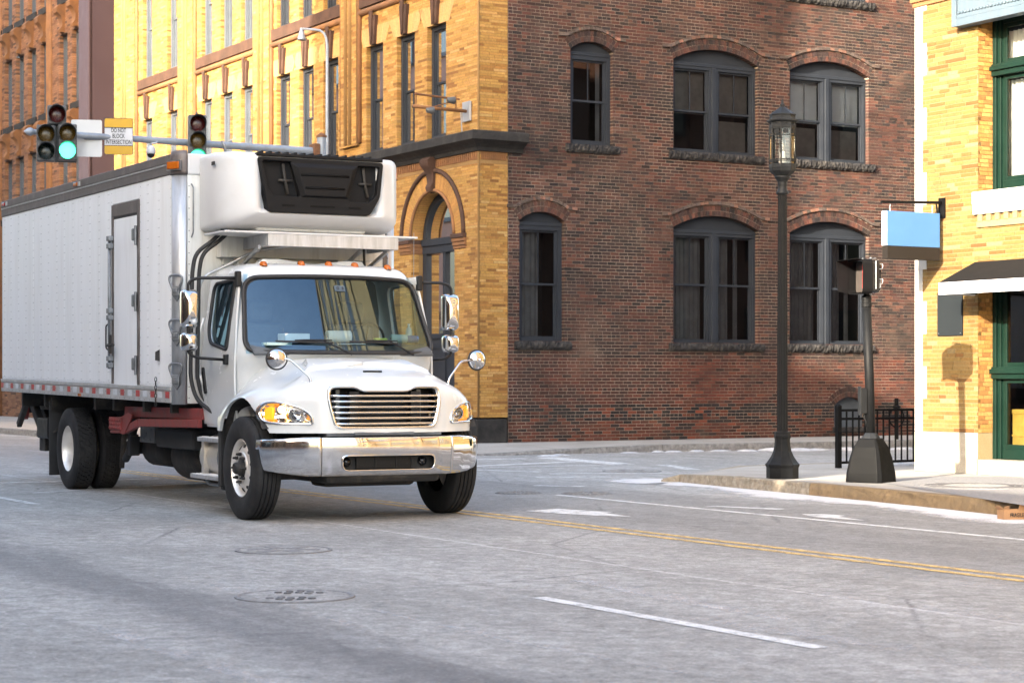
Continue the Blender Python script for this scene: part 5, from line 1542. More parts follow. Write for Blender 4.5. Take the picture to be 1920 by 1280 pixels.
mb = MB(); mb.box(-.35, .33, .171, .2, dz_(303), dz_(299)); mb.box(-.1, .1, .10, .16, dz_(236), dz_(228)); mb.box(-.04, .04, .171, .20, dz_(300), dz_(205)); mb.build('signal_bracket', 'signal_grey', sig5, bevel=.008)
sig5.location = sig5.location + Vector((0.02, -.30, 0))
p3 = to_world(mast, arm_at(375))
sig3 = thing('traffic_signal', 'three-lamp traffic signal above the truck cargo box, green lit', 'traffic signal', (p3.x, p3.y - .30, p3.z), FACE, 'traffic signals hung on the mast arm')
zc3 = lambda py: (266 - py) / 3733.0 * 35.5
for py, l, g in ((233.5, 'lens_red_dark', None), (265, 'lens_amber_dark', None), (297, 'lens_green_dark', 'green_glow')):
    lamp_section(sig3, 0, zc3(py), l, g)
mb = MB(); mb.box(-.05, .05, .171, .21, zc3(310), zc3(216)); mb.tube([(0, .12, zc3(218)), (0, .12, zc3(209))], .02, 8); mb.build('signal_bracket', 'signal_grey', sig3, bevel=.005)
# sign: DO NOT BLOCK INTERSECTION
ps = to_world(mast, arm_at(225)); Ysg = ps.y - .12
sg = thing('traffic_sign', 'white and yellow sign reading DO NOT BLOCK INTERSECTION on the mast arm', 'sign', (ps.x, Ysg, CAMH + (711 - 256.0) / 3733 * Ysg), R(8))
ps_m = Ysg / 3733.0
hw_, hh_ = 26.5 * ps_m * 1.01, 34.5 * ps_m
mb = MB(); mb.prism(round_poly([(-hw_, -hh_), (hw_, -hh_), (hw_, hh_), (-hw_, hh_)], .04, 4), 0, .006, 'y'); mb.build('sign_plate', 'sign_white', sg)
for z0, z1 in ((16.5 * ps_m, 33.5 * ps_m), (-33.5 * ps_m, -17.5 * ps_m)):
    top = z0 > 0
    pl = round_poly([(-hw_ * .97, z0), (hw_ * .97, z0), (hw_ * .97, z1), (-hw_ * .97, z1)], [.001, .001, .035, .035] if top else [.035, .035, .001, .001], 4)
    mb = MB(); mb.prism(pl, -.0035, -.001, 'y'); mb.build('sign_band', 'sign_yellow', sg)
for zz in (16.3 * ps_m, -17.2 * ps_m):
    mb = MB(); mb.box(-hw_ * .97, hw_ * .97, -.0045, -.001, zz - .006, zz + .006); mb.build('sign_rule', 'sign_ink', sg)
mb = MB()
oo = round_poly([(-hw_, -hh_), (hw_, -hh_), (hw_, hh_), (-hw_, hh_)], .04, 4); ii = round_poly([(-hw_ + .009, -hh_ + .009), (hw_ - .009, -hh_ + .009), (hw_ - .009, hh_ - .009), (-hw_ + .009, hh_ - .009)], .035, 4)
mb.grid([[(a, -.005, z) for a, z in oo], [(a, -.005, z) for a, z in ii]], closed=True); mb.build('sign_border', 'sign_ink', sg, fix=False)
def letters(parent, text, x, z, size, mat, y=-.006, width=None, rot=0.0, name='lettering'):
    cu = bpy.data.curves.new('t', 'FONT'); cu.body = text; cu.size = size; cu.align_x = 'CENTER'; cu.align_y = 'CENTER'; cu.extrude = .0006; cu.offset = size * .012
    o = bpy.data.objects.new('t', cu); COL.objects.link(o)
    bpy.context.view_layer.update()
    me = bpy.data.meshes.new_from_object(o.evaluated_get(bpy.context.evaluated_depsgraph_get()))
    bpy.data.objects.remove(o); bpy.data.curves.remove(cu)
    if width:
        xs = [v.co.x for v in me.vertices]; k = width / (max(xs) - min(xs)); c = (max(xs) + min(xs)) / 2
        for v in me.vertices: v.co.x = (v.co.x - c) * k
    o = bpy.data.objects.new(name, me); COL.objects.link(o); me.materials.clear(); me.materials.append(MATS[mat])
    o.parent = parent; o.location = (x, y, z); o.rotation_euler = (R(90), 0, rot); return o
letters(sg, 'DO NOT', 0, 11.5 * ps_m * .95, .105, 'sign_ink', width=27 * ps_m)
letters(sg, 'BLOCK', 0, .3 * ps_m, .105, 'sign_ink', width=23 * ps_m)
letters(sg, 'INTERSECTION', 0, -10.8 * ps_m, .105, 'sign_ink', width=47 * ps_m)
# back of a plain sign
pb = to_world(mast, arm_at(160))
sbk = thing('blank_sign', 'plain grey back of a square sign behind the five-lamp signal', 'sign', (pb.x, pb.y + .12, pb.z), R(10))
kk = (pb.y + .12) / 3733.0
mb = MB(); mb.prism(round_poly([(-29 * kk, -38 * kk), (28 * kk, -38 * kk), (28 * kk, 31 * kk), (-29 * kk, 31 * kk)], .04, 4), 0, .006, 'y'); mb.build('sign_plate', 'sign_back', sbk)
mb = MB(); mb.box(-.05, .05, -.06, -.001, -.05, .06); mb.build('sign_clamp', 'galvanised', sbk, bevel=.006)
# dome camera
pc = to_world(mast, arm_at(284))
dc = thing('dome_camera', 'white dome camera hanging under the mast arm above the truck', 'camera', (pc.x, pc.y - .05, pc.z), 0)
mb = MB(); mb.tube(smooth_path([(.1, .05, -.02), (.1, 0, -.06), (0, 0, -.06), (0, 0, -.12)], .04), .02, 8); mb.build('bracket', 'sign_back', dc, smooth=True)
mb = MB(); mb.lathe([(.03, -.10), (.06, -.12), (.08, -.17), (.082, -.22), (.075, -.25), (.07, -.25)], 18); mb.build('housing', 'sign_white', dc, smooth=True)
mb = MB(); mb.lathe([(.068, -.25), (.066, -.28), (.045, -.31), (.001, -.322)], 18); mb.build('dome', 'gloss_black', dc, smooth=True)
# grey gooseneck street light
GP = Vector((-3.73, 40.2, .146))
gl = thing('street_light', 'slim grey street light with curved arm in front of the yellow facade', 'street light', tuple(GP), 0)
zg = lambda py: CAMH + (711 - py) / 3733.0 * 40.2 - .146
xg = lambda px: (px - 613) / 3733.0 * 40.2
mb = MB(); mb.tube([(0, 0, 0), (0, 0, zg(290))] + smooth_path([(0, 0, zg(200)), (0, 0, zg(58)), (xg(600), 0, zg(54)), (xg(570), 0, zg(56))], .35, 8), [.05, .045] + [.026] * 20, 12) if False else mb.tube([(0, 0, 0), (0, 0, zg(200)), (0, 0, zg(85)), (xg(611), 0, zg(72)), (xg(607), 0, zg(63)), (xg(599), 0, zg(57.5)), (xg(588), 0, zg(56)), (xg(567), 0, zg(54.5))], [.055, .036, .03, .027, .026, .025, .024, .024], 12)
mb.build('pole', 'pole_galv', gl, smooth=True)
mb = MB(); mb.lathe([(.03, zg(53)), (.035, zg(57)), (.05, zg(60)), (.06, zg(64)), (.085, zg(73)), (.09, zg(76)), (.07, zg(76))], 16, Matrix.Translation((xg(565), 0, 0))); mb.build('lamp_head', 'sign_back', gl, smooth=True)
# bare bracket with floodlights on the yellow front
wb = thing('wall_bracket', 'rusty empty sign bracket with small floodlights on the yellow brick corner', 'bracket', tuple(Vector((-.66, 39.25, .146)) + DX * .42), B)
zw = lambda py, Y=39.6: CAMH + (711 - py) / 3733.0 * Y - .146
mb = MB(); mb.box(-.05, -.012, -.16, .16, zw(228), zw(191)); mb.build('plate', 'sign_back', wb, bevel=.006)
mb = MB(); mb.tube([(-.05, 0, zw(209)), (-1.24, 0, zw(207))], .035, 10); mb.build('arm', 'stone_orange', wb, smooth=True)
mb = MB(); mb.tube([(-.2, 0, zw(188)), (-1.2, 0, zw(184))], .022, 8); mb.build('upper_rod', 'rust', wb)
for x in (-.28, -1.17):
    mb = MB(); mb.tube([(x, 0, zw(208)), (x, 0, zw(181))], .012, 6); mb.build('tie', 'rust', wb)
mb = MB(); mb.tube([(-.15, -.02, zw(252)), (-.17, 0, zw(209))], .012, 6); mb.build('stay', 'galvanised', wb)
for (x, zz, a) in ((-.45, zw(192), 20), (-.92, zw(214), -10)):
    M_ = Matrix.Translation((x, -.1, zz)) @ Matrix.Rotation(R(a), 4, 'X') @ Matrix.Rotation(R(90), 4, 'Y')
    mb = MB(); mb.lathe([(.02, -.08), (.05, -.06), (.06, 0), (.075, .06), (.075, .08), (.06, .08)], 14, M_); mb.build('floodlight', 'signal_grey', wb, smooth=True, fix=True)
mb = MB(); mb.tube(smooth_path([(-.8, 0, zw(206)), (-.6, -.05, zw(200)), (-.45, -.1, zw(196))], .1), .014, 6); mb.build('lamp_arm', 'rust', wb)

# ------------------------------------------------------------------ cardboard box in the gutter
CB = gnd(1899, 973)
cb = thing('cardboard_box', 'small torn brown cardboard box lying in the gutter by the kerb', 'box', (CB.x, CB.y, .004), R(12))
k = CB.y / 3733.0
mb = MB(); W_, H_ = 25 * k, 19 * k
mb.add([(-W_, -.07, 0), (W_, -.07, 0), (W_, .07, 0), (-W_, .07, 0), (-W_ * 1.02, -.085, H_), (W_ * 1.02, -.08, H_ * 1.0), (W_, .08, H_ * .95), (-W_ * 1.02, .07, H_ * .9)], [(0, 3, 2, 1), (0, 1, 5, 4), (1, 2, 6, 5), (2, 3, 7, 6), (3, 0, 4, 7)])
mb.build('carton', 'cardboard', cb, solid=.004, fix=False)
for pts in ([(-W_ * 1.02, -.085, H_), (-W_ * .55, -.08, H_), (-W_ * .7, -.12, H_ * 1.35), (-W_ * 1.08, -.11, H_ * 1.25)], [(W_ * .15, -.08, H_), (W_ * 1.02, -.08, H_), (W_ * .95, -.10, H_ * 1.3), (W_ * .2, -.1, H_ * 1.45)], [(-W_ * 1.02, .07, H_ * .9), (-W_ * 1.02, -.085, H_), (-W_ * 1.3, -.06, H_ * 1.3), (-W_ * 1.25, .05, H_ * 1.2)]):
    mb = MB(); mb.add(pts, [(0, 1, 2, 3)]); mb.build('flap', 'cardboard', cb, solid=.004, fix=False)
letters(cb, 'FRAGILE', W_ * .05, H_ * .42, .055, 'sign_ink', y=-.083, width=W_ * 1.1)
# ------------------------------------------------------------------ the truck: local x forward, y towards its far side, z up
TA = R(27.7)
trk = thing('box_truck', 'white refrigerated box truck with chrome bumper and black cooling unit on the road', 'truck', (-1.655, 20.45, 0.0), TA - math.pi / 2)
def part(mb, name, mat, parent=None, **kw):
    return mb.build(name, mat, parent or trk, **kw)
# ---- cab
def Fu(v, w):
    return -.05 - .19 * (v / 1.05) ** 2 - .5 * (max(w, 1.66) - 1.68)
VT = [(.88, 1.07), (1.1, 1.10), (1.3, 1.11), (1.55, 1.115), (1.7, 1.105), (2.0, 1.07), (2.45, 1.005), (2.54, .985), (2.7, .95)]
def Vw(w): return lerp_tab(VT, w)
REAR = -1.50
def cab_loop(w, inset=0.0, fr=None):
    V = Vw(w) - inset; pts = []
    low = w < 1.6
    def fu(v):
        return (-.33 if low else Fu(v, w)) - inset * 1.15
    for f in (0, .25, .5, .72, .86): pts.append((fu(f * V), f * V))
    pts.append((fu(.94 * V) - .02, .935 * V)); pts.append((fu(V) - .09, .978 * V)); pts.append((fu(V) - .20, V))
    u0 = fu(V) - .20
    for t in (.25, .5, .75): pts.append((u0 + (REAR + inset + .12 - u0) * t, V))
    pts.append((REAR + inset + .12, V)); pts.append((REAR + inset + .03, V - .03)); pts.append((REAR + inset, V - .12)); pts.append((REAR + inset, V * .4)); pts.append((REAR + inset, 0))
    full = pts + [(u, -v) for (u, v) in reversed(pts[1:-1])]
    return [(u, v, w) for u, v in full]
mb = MB()
loops = [cab_loop(w) for w in (.90, 1.05, 1.3, 1.5, 1.64, 1.70, 1.85, 2.05, 2.25, 2.42, 2.49)]
loops += [cab_loop(2.545, .02), cab_loop(2.585, .06), cab_loop(2.61, .13), cab_loop(2.625, .28), cab_loop(2.635, .5)]
mb.grid(loops, closed=True)
n = len(loops[0]); mb.f.append(tuple(len(mb.v) - n + k for k in range(n)))
cab = part(mb, 'cab', 'white_paint', smooth=True, sub=1)
sm = cab.modifiers.new('s', 'SOLIDIFY'); sm.thickness = .045; sm.offset = -1
bpy.context.view_layer.update(); bake(cab)
WS = round_poly([(-1.06, 1.685), (-.5, 1.672), (.5, 1.672), (1.06, 1.685), (.955, 2.455), (.4, 2.475), (-.4, 2.475), (-.955, 2.455)], [.13, .3, .3, .13, .16, .3, .3, .16], 6)
SW = round_poly([(-.60, 2.43), (-1.28, 2.41), (-1.27, 1.90), (-1.17, 1.78), (-.62, 1.70)], [.08, .12, .12, .12, .07], 5)
c1 = MB().prism(WS, -.95, .5, 'x')
c2 = MB().prism(SW, -1.6, -.7, 'y'); c3 = MB().prism(SW, .7, 1.6, 'y')
cut(cab, [c1, c2, c3])
sharp_by_angle(cab.data, 40)
# windscreen: curved pane and rubber gasket
def on_front(v, w, off=0.0): return (Fu(v, w) + off, v, w)
mb = MB(); rows = []
zs = [1.66 + (2.49 - 1.66) * i / 14 for i in range(15)]
for w in zs:
    V = 1.045 - (w - 1.68) * .13
    rows.append([on_front(V * (-1 + 2 * k / 28), w, -.018) for k in range(29)])
mb.grid(rows); ws = part(mb, 'windshield', 'windshield_glass', smooth=True, fix=False)
mb = MB(); mb.tube([on_front(v, w, .0) for v, w in WS], .02, 8, closed=True); part(mb, 'windshield_gasket', 'black_rubber', ws, smooth=True)
mb = MB(); WSi = [(v * .965, 2.07 + (w - 2.07) * .93) for v, w in WS]
mb.grid([[on_front(v, w, -.012) for v, w in WS], [on_front(v, w, -.012) for v, w in WSi]], closed=True); part(mb, 'windshield_border', 'black_plastic', ws, fix=False)
# small inspection sticker with its two letters, seen from behind
mb = MB(); st_rows = [[on_front(-.02 + .12 * i, w, -.008) for i in range(2)] for w in (2.32, 2.38)]; mb.grid(st_rows); part(mb, 'sticker', 'sign_panel_blue', ws, fix=False)
for y_, tx in ((.015, 'G'), (.07, 'B')):
    o = letters(ws, tx, 0, 0, .045, 'sign_ink', 0.0); o.location = (Fu(y_, 2.35) + .004, y_, 2.35); o.rotation_euler = (R(90 - 26), 0, R(90)); o.name = 'sticker_letter'
# side doors with glass, seals, handles
for sg in (-1, 1):
    mb = MB(); rows = []
    us = [-.40 - (1.42 - .40) * i / 10 for i in range(11)]; wz = [.93, 1.0, 1.15, 1.3, 1.45, 1.6, 1.7, 1.85, 2.0, 2.2, 2.4, 2.5]
    for w in wz:
        row = []
        for u in us:
            uu = u
            if w > 1.7: uu = u - (w - 1.7) * .18 * (1 - (u - us[-1]) / (us[0] - us[-1])) * 0 - (w - 1.7) * .2 * ((u - us[-1]) / (us[0] - us[-1]))
            row.append((uu, sg * (Vw(w) + .008), w))
        rows.append(row)
    mb.grid(rows)
    d = part(mb, 'door', 'white_paint', smooth=True)
    s_ = d.modifiers.new('s', 'SOLIDIFY'); s_.thickness = .02; s_.offset = -1 if sg > 0 else -1
    bpy.context.view_layer.update(); bake(d)
    cut(d, [MB().prism(SW, sg * .7, sg * 1.6, 'y')]); sharp_by_angle(d.data, 40)
    def on_side(u, w, off=0.0): return (u, sg * (Vw(w) + off), w)
    mb = MB(); mb.tube([on_side(u, w, .008) for u, w in SW], .019, 8, closed=True); part(mb, 'window_seal', 'black_rubber', d, smooth=True)
    mb = MB(); mb.add([on_side(u, w, -.02) for u, w in SW], [tuple(range(len(SW)))]); part(mb, 'side_glass', 'windshield_glass', d, fix=False)
    mb = MB(); mb.tube([on_side(-.74, 1.71, -.01), on_side(-.71, 2.42, -.01)], .012, 6); part(mb, 'window_bar', 'black_rubber', d)
    hp = round_poly([(-1.385, 1.53), (-1.31, 1.53), (-1.235, 1.26), (-1.29, 1.24)], .03, 4)
    mb = MB(); a_ = sg * 1.112; b_ = sg * 1.137; mb.prism(hp, a_, b_, 'y'); part(mb, 'door_handle', 'black_plastic', d, bevel=.006)
    mb = MB(); q = round_poly([(-1.355, 1.485), (-1.32, 1.485), (-1.262, 1.29), (-1.285, 1.28)], .015, 4); mb.prism(q, sg * 1.1375, sg * 1.142, 'y'); part(mb, 'handle_lever', 'iron_black', d)
# cab marker lamps
for v in (-.70, -.28, .03, .33, .71):
    w0 = 2.597 - .03 * (v / .9) ** 2; u0 = -.67
    mb = MB(); rows = []
    for k, (r_, h_) in enumerate(((.045, 0), (.043, .022), (.036, .04), (.02, .05), (.002, .052))):
        rows.append([(u0 + 1.35 * r_ * math.cos(a) - h_ * .3, v + .85 * r_ * math.sin(a), w0 + h_) for a in [2 * math.pi * j / 14 for j in range(14)]])
    mb.grid(rows, closed=True); part(mb, 'marker_lamp', 'amber_lens', cab, smooth=True)
# interior: floor, dash, seats, rear panel, steering wheel
mb = MB(); mb.box(-1.44, -.36, -1.0, 1.0, .95, 1.0); part(mb, 'cab_floor', 'interior_dark')
mb = MB(); mb.grid([[(u, v, w) for v in (-1.0, -.5, 0, .5, 1.0)] for u, w in ((-.13, 1.66), (-.2, 1.715), (-.3, 1.765), (-.36, 1.778), (-.55, 1.78), (-.66, 1.74), (-.68, 1.40), (-.6, 1.05))]); part(mb, 'dashboard', 'interior_grey', solid=.02, smooth=True, fix=False)
for v in (-.5, .55):
    mb = MB(); mb.box(-1.25, -.8, v - .25, v + .25, 1.22, 1.38); mb.box(-1.36, -1.2, v - .25, v + .25, 1.38, 2.0); mb.box(-1.36, -1.24, v - .14, v + .14, 2.02, 2.25); part(mb, 'seat', 'interior_grey', bevel=.05, seg=3)
mb = MB(); cc = Vector((-.80, .50, 1.80)); ax = Matrix.Translation(cc) @ Matrix.Rotation(R(-62), 4, 'Y')
mb.tube([ax @ Vector((.22 * math.cos(a), .22 * math.sin(a), 0)) for a in [2 * math.pi * j / 28 for j in range(28)]], .014, 8, closed=True)
for a in (R(0), R(120), R(240)):
    mb.tube([ax @ Vector((0, 0, -.03)), ax @ Vector((.22 * math.cos(a), .22 * math.sin(a), 0))], .012, 6)
part(mb, 'steering_wheel', 'interior_dark', smooth=True)
mb = MB(); mb.box(REAR + .05, REAR + .06, -.95, .95, 1.0, 2.5); part(mb, 'rear_lining', 'interior_grey')
# wipers
for (v0, v1, up) in ((.02, -.80, 0), (.76, -.02, 0)):
    b0 = Vector(on_front(v0, 1.655, .03)); e0 = Vector(on_front((v0 + v1) / 2 + .12, 1.80, .02)); 
    mb = MB(); mb.tube([b0, b0.lerp(e0, .5) + Vector((.01, 0, .0)), e0], [.011, .009, .007], 6); wp = part(mb, 'wiper_arm', 'black_plastic')
    mb = MB(); mb.tube([Vector(on_front(v1 + .05 + (v0 - v1) * .72 * t, 1.79 - .015 * t, .012)) for t in (0, .25, .5, .75, 1)], .011, 6); part(mb, 'wiper_blade', 'black_rubber', wp)
    mb = MB(); mb.tube([Vector(on_front((v0 + v1) / 2 + d_, 1.80, .024)) for d_ in (-.17, -.05, .1, .22)], [.006, .012, .012, .006], 6); part(mb, 'wiper_bridge', 'black_plastic', wp)

# ---- hood with fenders: one inflated skin over a plan outline
PL = [(.90, 0), (.895, .2), (.885, .4), (.868, .56), (.835, .68), (.775, .80), (.69, .93), (.59, 1.05), (.47, 1.145), (.33, 1.20), (.15, 1.228), (-.05, 1.24), (-.25, 1.24), (-.45, 1.235), (-.62, 1.22)]
HOODT = [(-.62, 1.66), (-.3, 1.655), (-.1, 1.635), (.2, 1.575), (.45, 1.505), (.65, 1.445), (.8, 1.405), (.92, 1.385)]
FENT = [(-.62, 1.20), (-.45, 1.31), (-.25, 1.40), (0, 1.445), (.2, 1.445), (.4, 1.41), (.6, 1.36), (.9, 1.33)]
HWT = [(-.62, .99), (-.3, .96), (0, .90), (.3, .80), (.6, .71), (.9, .64)]
def Htop(u, v):
    h = lerp_tab(HOODT, u) - .045 * (v / .9) ** 2; fe_ = lerp_tab(FENT, u)
    hw = lerp_tab(HWT, u)
    k = sstep(-.14, .14, hw - abs(v))
    return fe_ + (max(h, fe_) - fe_) * k
WB = .875
def skin(i, r):
    pu, pv = PLd[i]
    su = min(pu, .30) if pv > .9 else .30 * max(.0, 1 - 0) 
    su = min(pu, .30); sv = 0.0 if pu <= .30 else 0.0
    t = sstep(.45, .85, pu)
    if pu > .30: su = .30 - .25 * t; sv = pv * (.75 * t)
    u = su + (pu - su) * r; v = sv + (pv - sv) * r
    nexp = 4.0 + 5.0 * t
    k = (1 - r ** nexp) ** (1 / nexp) if r < 1 else 0
    H_ = Htop(u, v)
    w = WB + (H_ - WB) * k
    return (u, v, w)
# densify the outline
PLd = []
for a, b in zip(PL, PL[1:]):
    for k in range(3): PLd.append((a[0] + (b[0] - a[0]) * k / 3, a[1] + (b[1] - a[1]) * k / 3))
PLd.append(PL[-1])
RS = [0.0, .12, .25, .38, .5, .6, .68, .75, .81, .86, .9, .93, .955, .973, .985, .993, .998, 1.0]
half = [[skin(i, r) for r in RS] for i in range(len(PLd))]
mb = MB()
left = [[(u, -v, w) for (u, v, w) in row] for row in reversed(half[1:])]
mb.grid(left + half)
# centre fill between the two sheets happens through the shared spine; the spine row at the nose is spread
hood = part(mb, 'hood', 'white_paint', smooth=True)
me = hood.data; bm = bmesh.new(); bm.from_mesh(me); bmesh.ops.remove_doubles(bm, verts=bm.verts, dist=.0015)
# close the flat centre of the nose part
for _ in range(7):
    bmesh.ops.smooth_vert(bm, verts=[v for v in bm.verts if not v.is_boundary and v.co.z > 1.22], factor=.5, use_axis_x=True, use_axis_y=True, use_axis_z=True)
bmesh.ops.recalc_face_normals(bm, faces=bm.faces)
bm.to_mesh(me); bm.free()
me.polygons.foreach_set('use_smooth', [True] * len(me.polygons))
s_ = hood.modifiers.new('s', 'SOLIDIFY'); s_.thickness = .03; s_.offset = -1
bpy.context.view_layer.update(); bake(hood)
def arch_cyl(sg):
    pts = [(.05 + .63 * math.cos(a) * (1.0 if math.cos(a) < 0 else .93), .56 + .635 * math.sin(a)) for a in [2 * math.pi * k / 40 for k in range(40)]]
    pts = [(.0 + .60 * math.cos(a), .60 + .62 * math.sin(a)) for a in [2 * math.pi * k / 40 for k in range(40)]]
    return MB().prism(pts, sg * .80, sg * 1.5, 'y')
GR = [(-.60, .935), (-.53, .915), (.53, .915), (.60, .935)]
GRL = round_poly([(-.545, .918), (.545, .918), (.615, 1.20), (.60, 1.335), (.335, 1.335), (.25, 1.292), (-.25, 1.292), (-.335, 1.335), (-.60, 1.335), (-.615, 1.20)], [.07, .07, .2, .07, .05, .05, .05, .05, .07, .2], 5)
HLP = [(.75, .965), (.755, 1.035), (.84, 1.11), (1.0, 1.165), (1.10, 1.17), (1.15, 1.10), (1.145, .995), (1.05, .974)]
cut(hood, [arch_cyl(-1), arch_cyl(1), MB().prism(GRL, .70, 1.2, 'x')] + [MB().prism(round_poly([(sg * a, b) for a, b in HLP], [.03, .05, .1, .1, .06, .08, .07, .1], 4), .36, 1.2, 'x') for sg in (-1, 1)])
sharp_by_angle(hood.data, 38)
# chrome grille
def nose_u(v, w): return lerp_tab([(p[1], p[0]) for p in PL[:9]], abs(v)) - .035 * sstep(1.12, 1.36, w) * 1.0 - .004
mb = MB()
gi = [(v * .935, 1.115 + (w - 1.115) * .88) for v, w in GRL]
mb.grid([[(nose_u(v, w) - .03, v * 1.0, w) for v, w in GRL], [(nose_u(v, w) + .022, v * 1.0, w) for v, w in GRL], [(nose_u(v, w) + .03, v * .985, 1.115 + (w - 1.115) * .97) for v, w in GRL], [(nose_u(v, w) + .012, a, b) for (v, w), (a, b) in zip(GRL, gi)], [(nose_u(v, w) - .05, a, b) for (v, w), (a, b) in zip(GRL, gi)]], closed=True)
gr = part(mb, 'grille', 'chrome', smooth=True)
for k in range(6):
    w = .965 + k * .0545; hw = .545 + .03 * (w - .95) / .3
    mb = MB(); mb.tube([(nose_u(v, w) + .006, v, w) for v in [-hw + 2 * hw * j / 12 for j in range(13)]], .0125, 8); part(mb, 'grille_bar', 'chrome', gr, smooth=True)
for v in (-.33, .33):
    mb = MB(); mb.box(.80, .862, v - .05, v + .05, .93, 1.28); part(mb, 'grille_stay', 'black_plastic', gr)
mb = MB(); mb.box(.55, .60, -.6, .6, .90, 1.33); part(mb, 'radiator', 'chassis_black')
mb = MB(); mb.box(.60, .64, -.42, .42, .93, 1.28)
for k in range(24): mb.box(.64, .65, -.42, .42, .94 + k * .0142, .947 + k * .0142)
part(mb, 'radiator_core', 'interior_dark')
for v in (-.44, .44):
    mb = MB(); mb.box(.62, .70, v - .02, v + .02, .92, 1.3); part(mb, 'radiator_post', 'galvanised')
mb = MB(); pr_ = round_poly([(-.1, 1.495), (.1, 1.495), (.09, 1.507), (-.09, 1.507)], .005, 3)
mb.tube([(.55, v, Htop(.55, v) + .003) for v in (-.1, -.05, 0, .05, .1)], .011, 8); part(mb, 'hood_slot', 'iron_black', hood)
def at_height(i, w):
    lo, hi = .35, 1.0
    for _ in range(24):
        m_ = (lo + hi) / 2
        if skin(i, m_)[2] > w: lo = m_
        else: hi = m_
    return skin(i, lo)
def surf_u(v, w, cache={}):
    k = round(w, 4)
    if k not in cache: cache[k] = sorted((p[1], p[0]) for p in (at_height(i, w) for i in range(len(PLd)) if PLd[i][0] > .10))
    return lerp_tab(cache[k], abs(v))
# headlights: bezel, lens, bulbs, set into the swept fender front
def front_pt(v):       # fender front outline in plan
    av = abs(v); tab = [(p[1], p[0]) for p in PL]
    return lerp_tab(tab[:12], av)
for sg in (-1, 1):
    out = round_poly([(.735, .955), (.74, 1.045), (.83, 1.125), (1.0, 1.18), (1.115, 1.185), (1.172, 1.11), (1.165, .985), (1.05, .962)], [.03, .05, .1, .1, .06, .08, .07, .1], 4)
    cx_, cz_ = .965, 1.07
    def hp_(v, w, off):
        du = (surf_u(v + .01, w) - surf_u(v - .01, w)) / .02; du = max(-2.2, du); nrm = Vector((1, -du)).normalized()
        return (surf_u(v, w) + off * nrm.x, sg * (v + off * nrm.y), w)
    ring0 = [hp_(v, w, -.04) for v, w in out]; ring1 = [hp_(v, w, .016) for v, w in out]
    ino = [(cx_ + (v - cx_) * .9, cz_ + (w - cz_) * .84) for v, w in out]
    ring2 = [hp_(v, w, .012) for v, w in ino]; ring3 = [hp_(v, w, -.05) for v, w in ino]
    mb = MB(); mb.grid([ring0, ring1, ring2, ring3], closed=True)
    hl = part(mb, 'headlight', 'chrome', smooth=True)
    mb = MB(); ctr = hp_(cx_, cz_, .02)
    r1 = [hp_(v, w, .006) for v, w in ino]; r2 = [hp_(cx_ + (v - cx_) * .6, cz_ + (w - cz_) * .6, .016) for v, w in ino]; r3 = [hp_(cx_ + (v - cx_) * .2, cz_ + (w - cz_) * .2, .02) for v, w in ino]
    mb.grid([r1, r2, r3], closed=True); nn = len(ino); mb.f.append(tuple(len(mb.v) - nn + k for k in range(nn)))
    part(mb, 'lens', 'clear_lens', hl, smooth=True)
    mb = MB(); bk = [hp_(v, w, -.02) for v, w in ino]; b2 = [hp_(cx_ + (v - cx_) * .55, cz_ + (w - cz_) * .55, -.085) for v, w in ino]; b3 = [hp_(cx_ + (v - cx_) * .1, cz_ + (w - cz_) * .1, -.10) for v, w in ino]
    mb.grid([bk, b2, b3], closed=True); mb.f.append(tuple(len(mb.v) - nn + k for k in range(nn))); part(mb, 'reflector', 'reflector_silver', hl)
    vb = .97
    M_ = Matrix.Translation(hp_(.90, 1.06, -.03)) @ Matrix.Rotation(R(90), 4, 'Y')
    mb = MB(); mb.lathe([(.075, -.05), (.07, 0), (.06, .005), (.045, -.03), (.001, -.04)], 18, M_); part(mb, 'lamp_bowl', 'reflector_silver', hl, smooth=True)
    mb = MB(); mb.lathe([(.022, -.03), (.02, .0), (.001, .012)], 12, M_); part(mb, 'bulb', 'clear_lens', hl, smooth=True)
    # turn signal wedge at the outer end
    ws_ = [(1.085, 1.01), (1.08, 1.12), (1.10, 1.13), (1.135, 1.10), (1.135, 1.01)]
    mb = MB(); f_ = [hp_(v, w, -.022) for v, w in ws_]; g_ = [hp_(v * .995, w, -.05) for v, w in ws_]
    mb.grid([f_, g_], closed=True); mb.f.append(tuple(range(5))); part(mb, 'turn_signal', 'amber_glow', hl)
    if sg < 0:
        mb = MB(); M2 = Matrix.Translation(hp_(1.0, 1.105, -.02)) @ Matrix.Rotation(R(90), 4, 'Y'); mb.lathe([(.04, -.02), (.036, 0), (.001, .012)], 14, M2); part(mb, 'lit_lamp', 'headlamp_glow', hl, smooth=True)
sharp_by_angle(hood.data, 38)
# inner wheel-arch liners
for sg in (-1, 1):
    mb = MB(); rows = []
    for yy in (.70, 1.17):
        rows.append([(.0 + .615 * math.cos(a), sg * yy, .60 + .635 * math.sin(a)) for a in [R(30) + R(172) * k / 24 for k in range(25)]])
    mb.grid(rows); part(mb, 'arch_liner', 'chassis_black', fix=False, smooth=True)
    mb = MB(); mb.box(-.66, -.60, sg * .75, sg * 1.2, .30, .95); part(mb, 'splash_guard', 'black_rubber', bevel=.01)
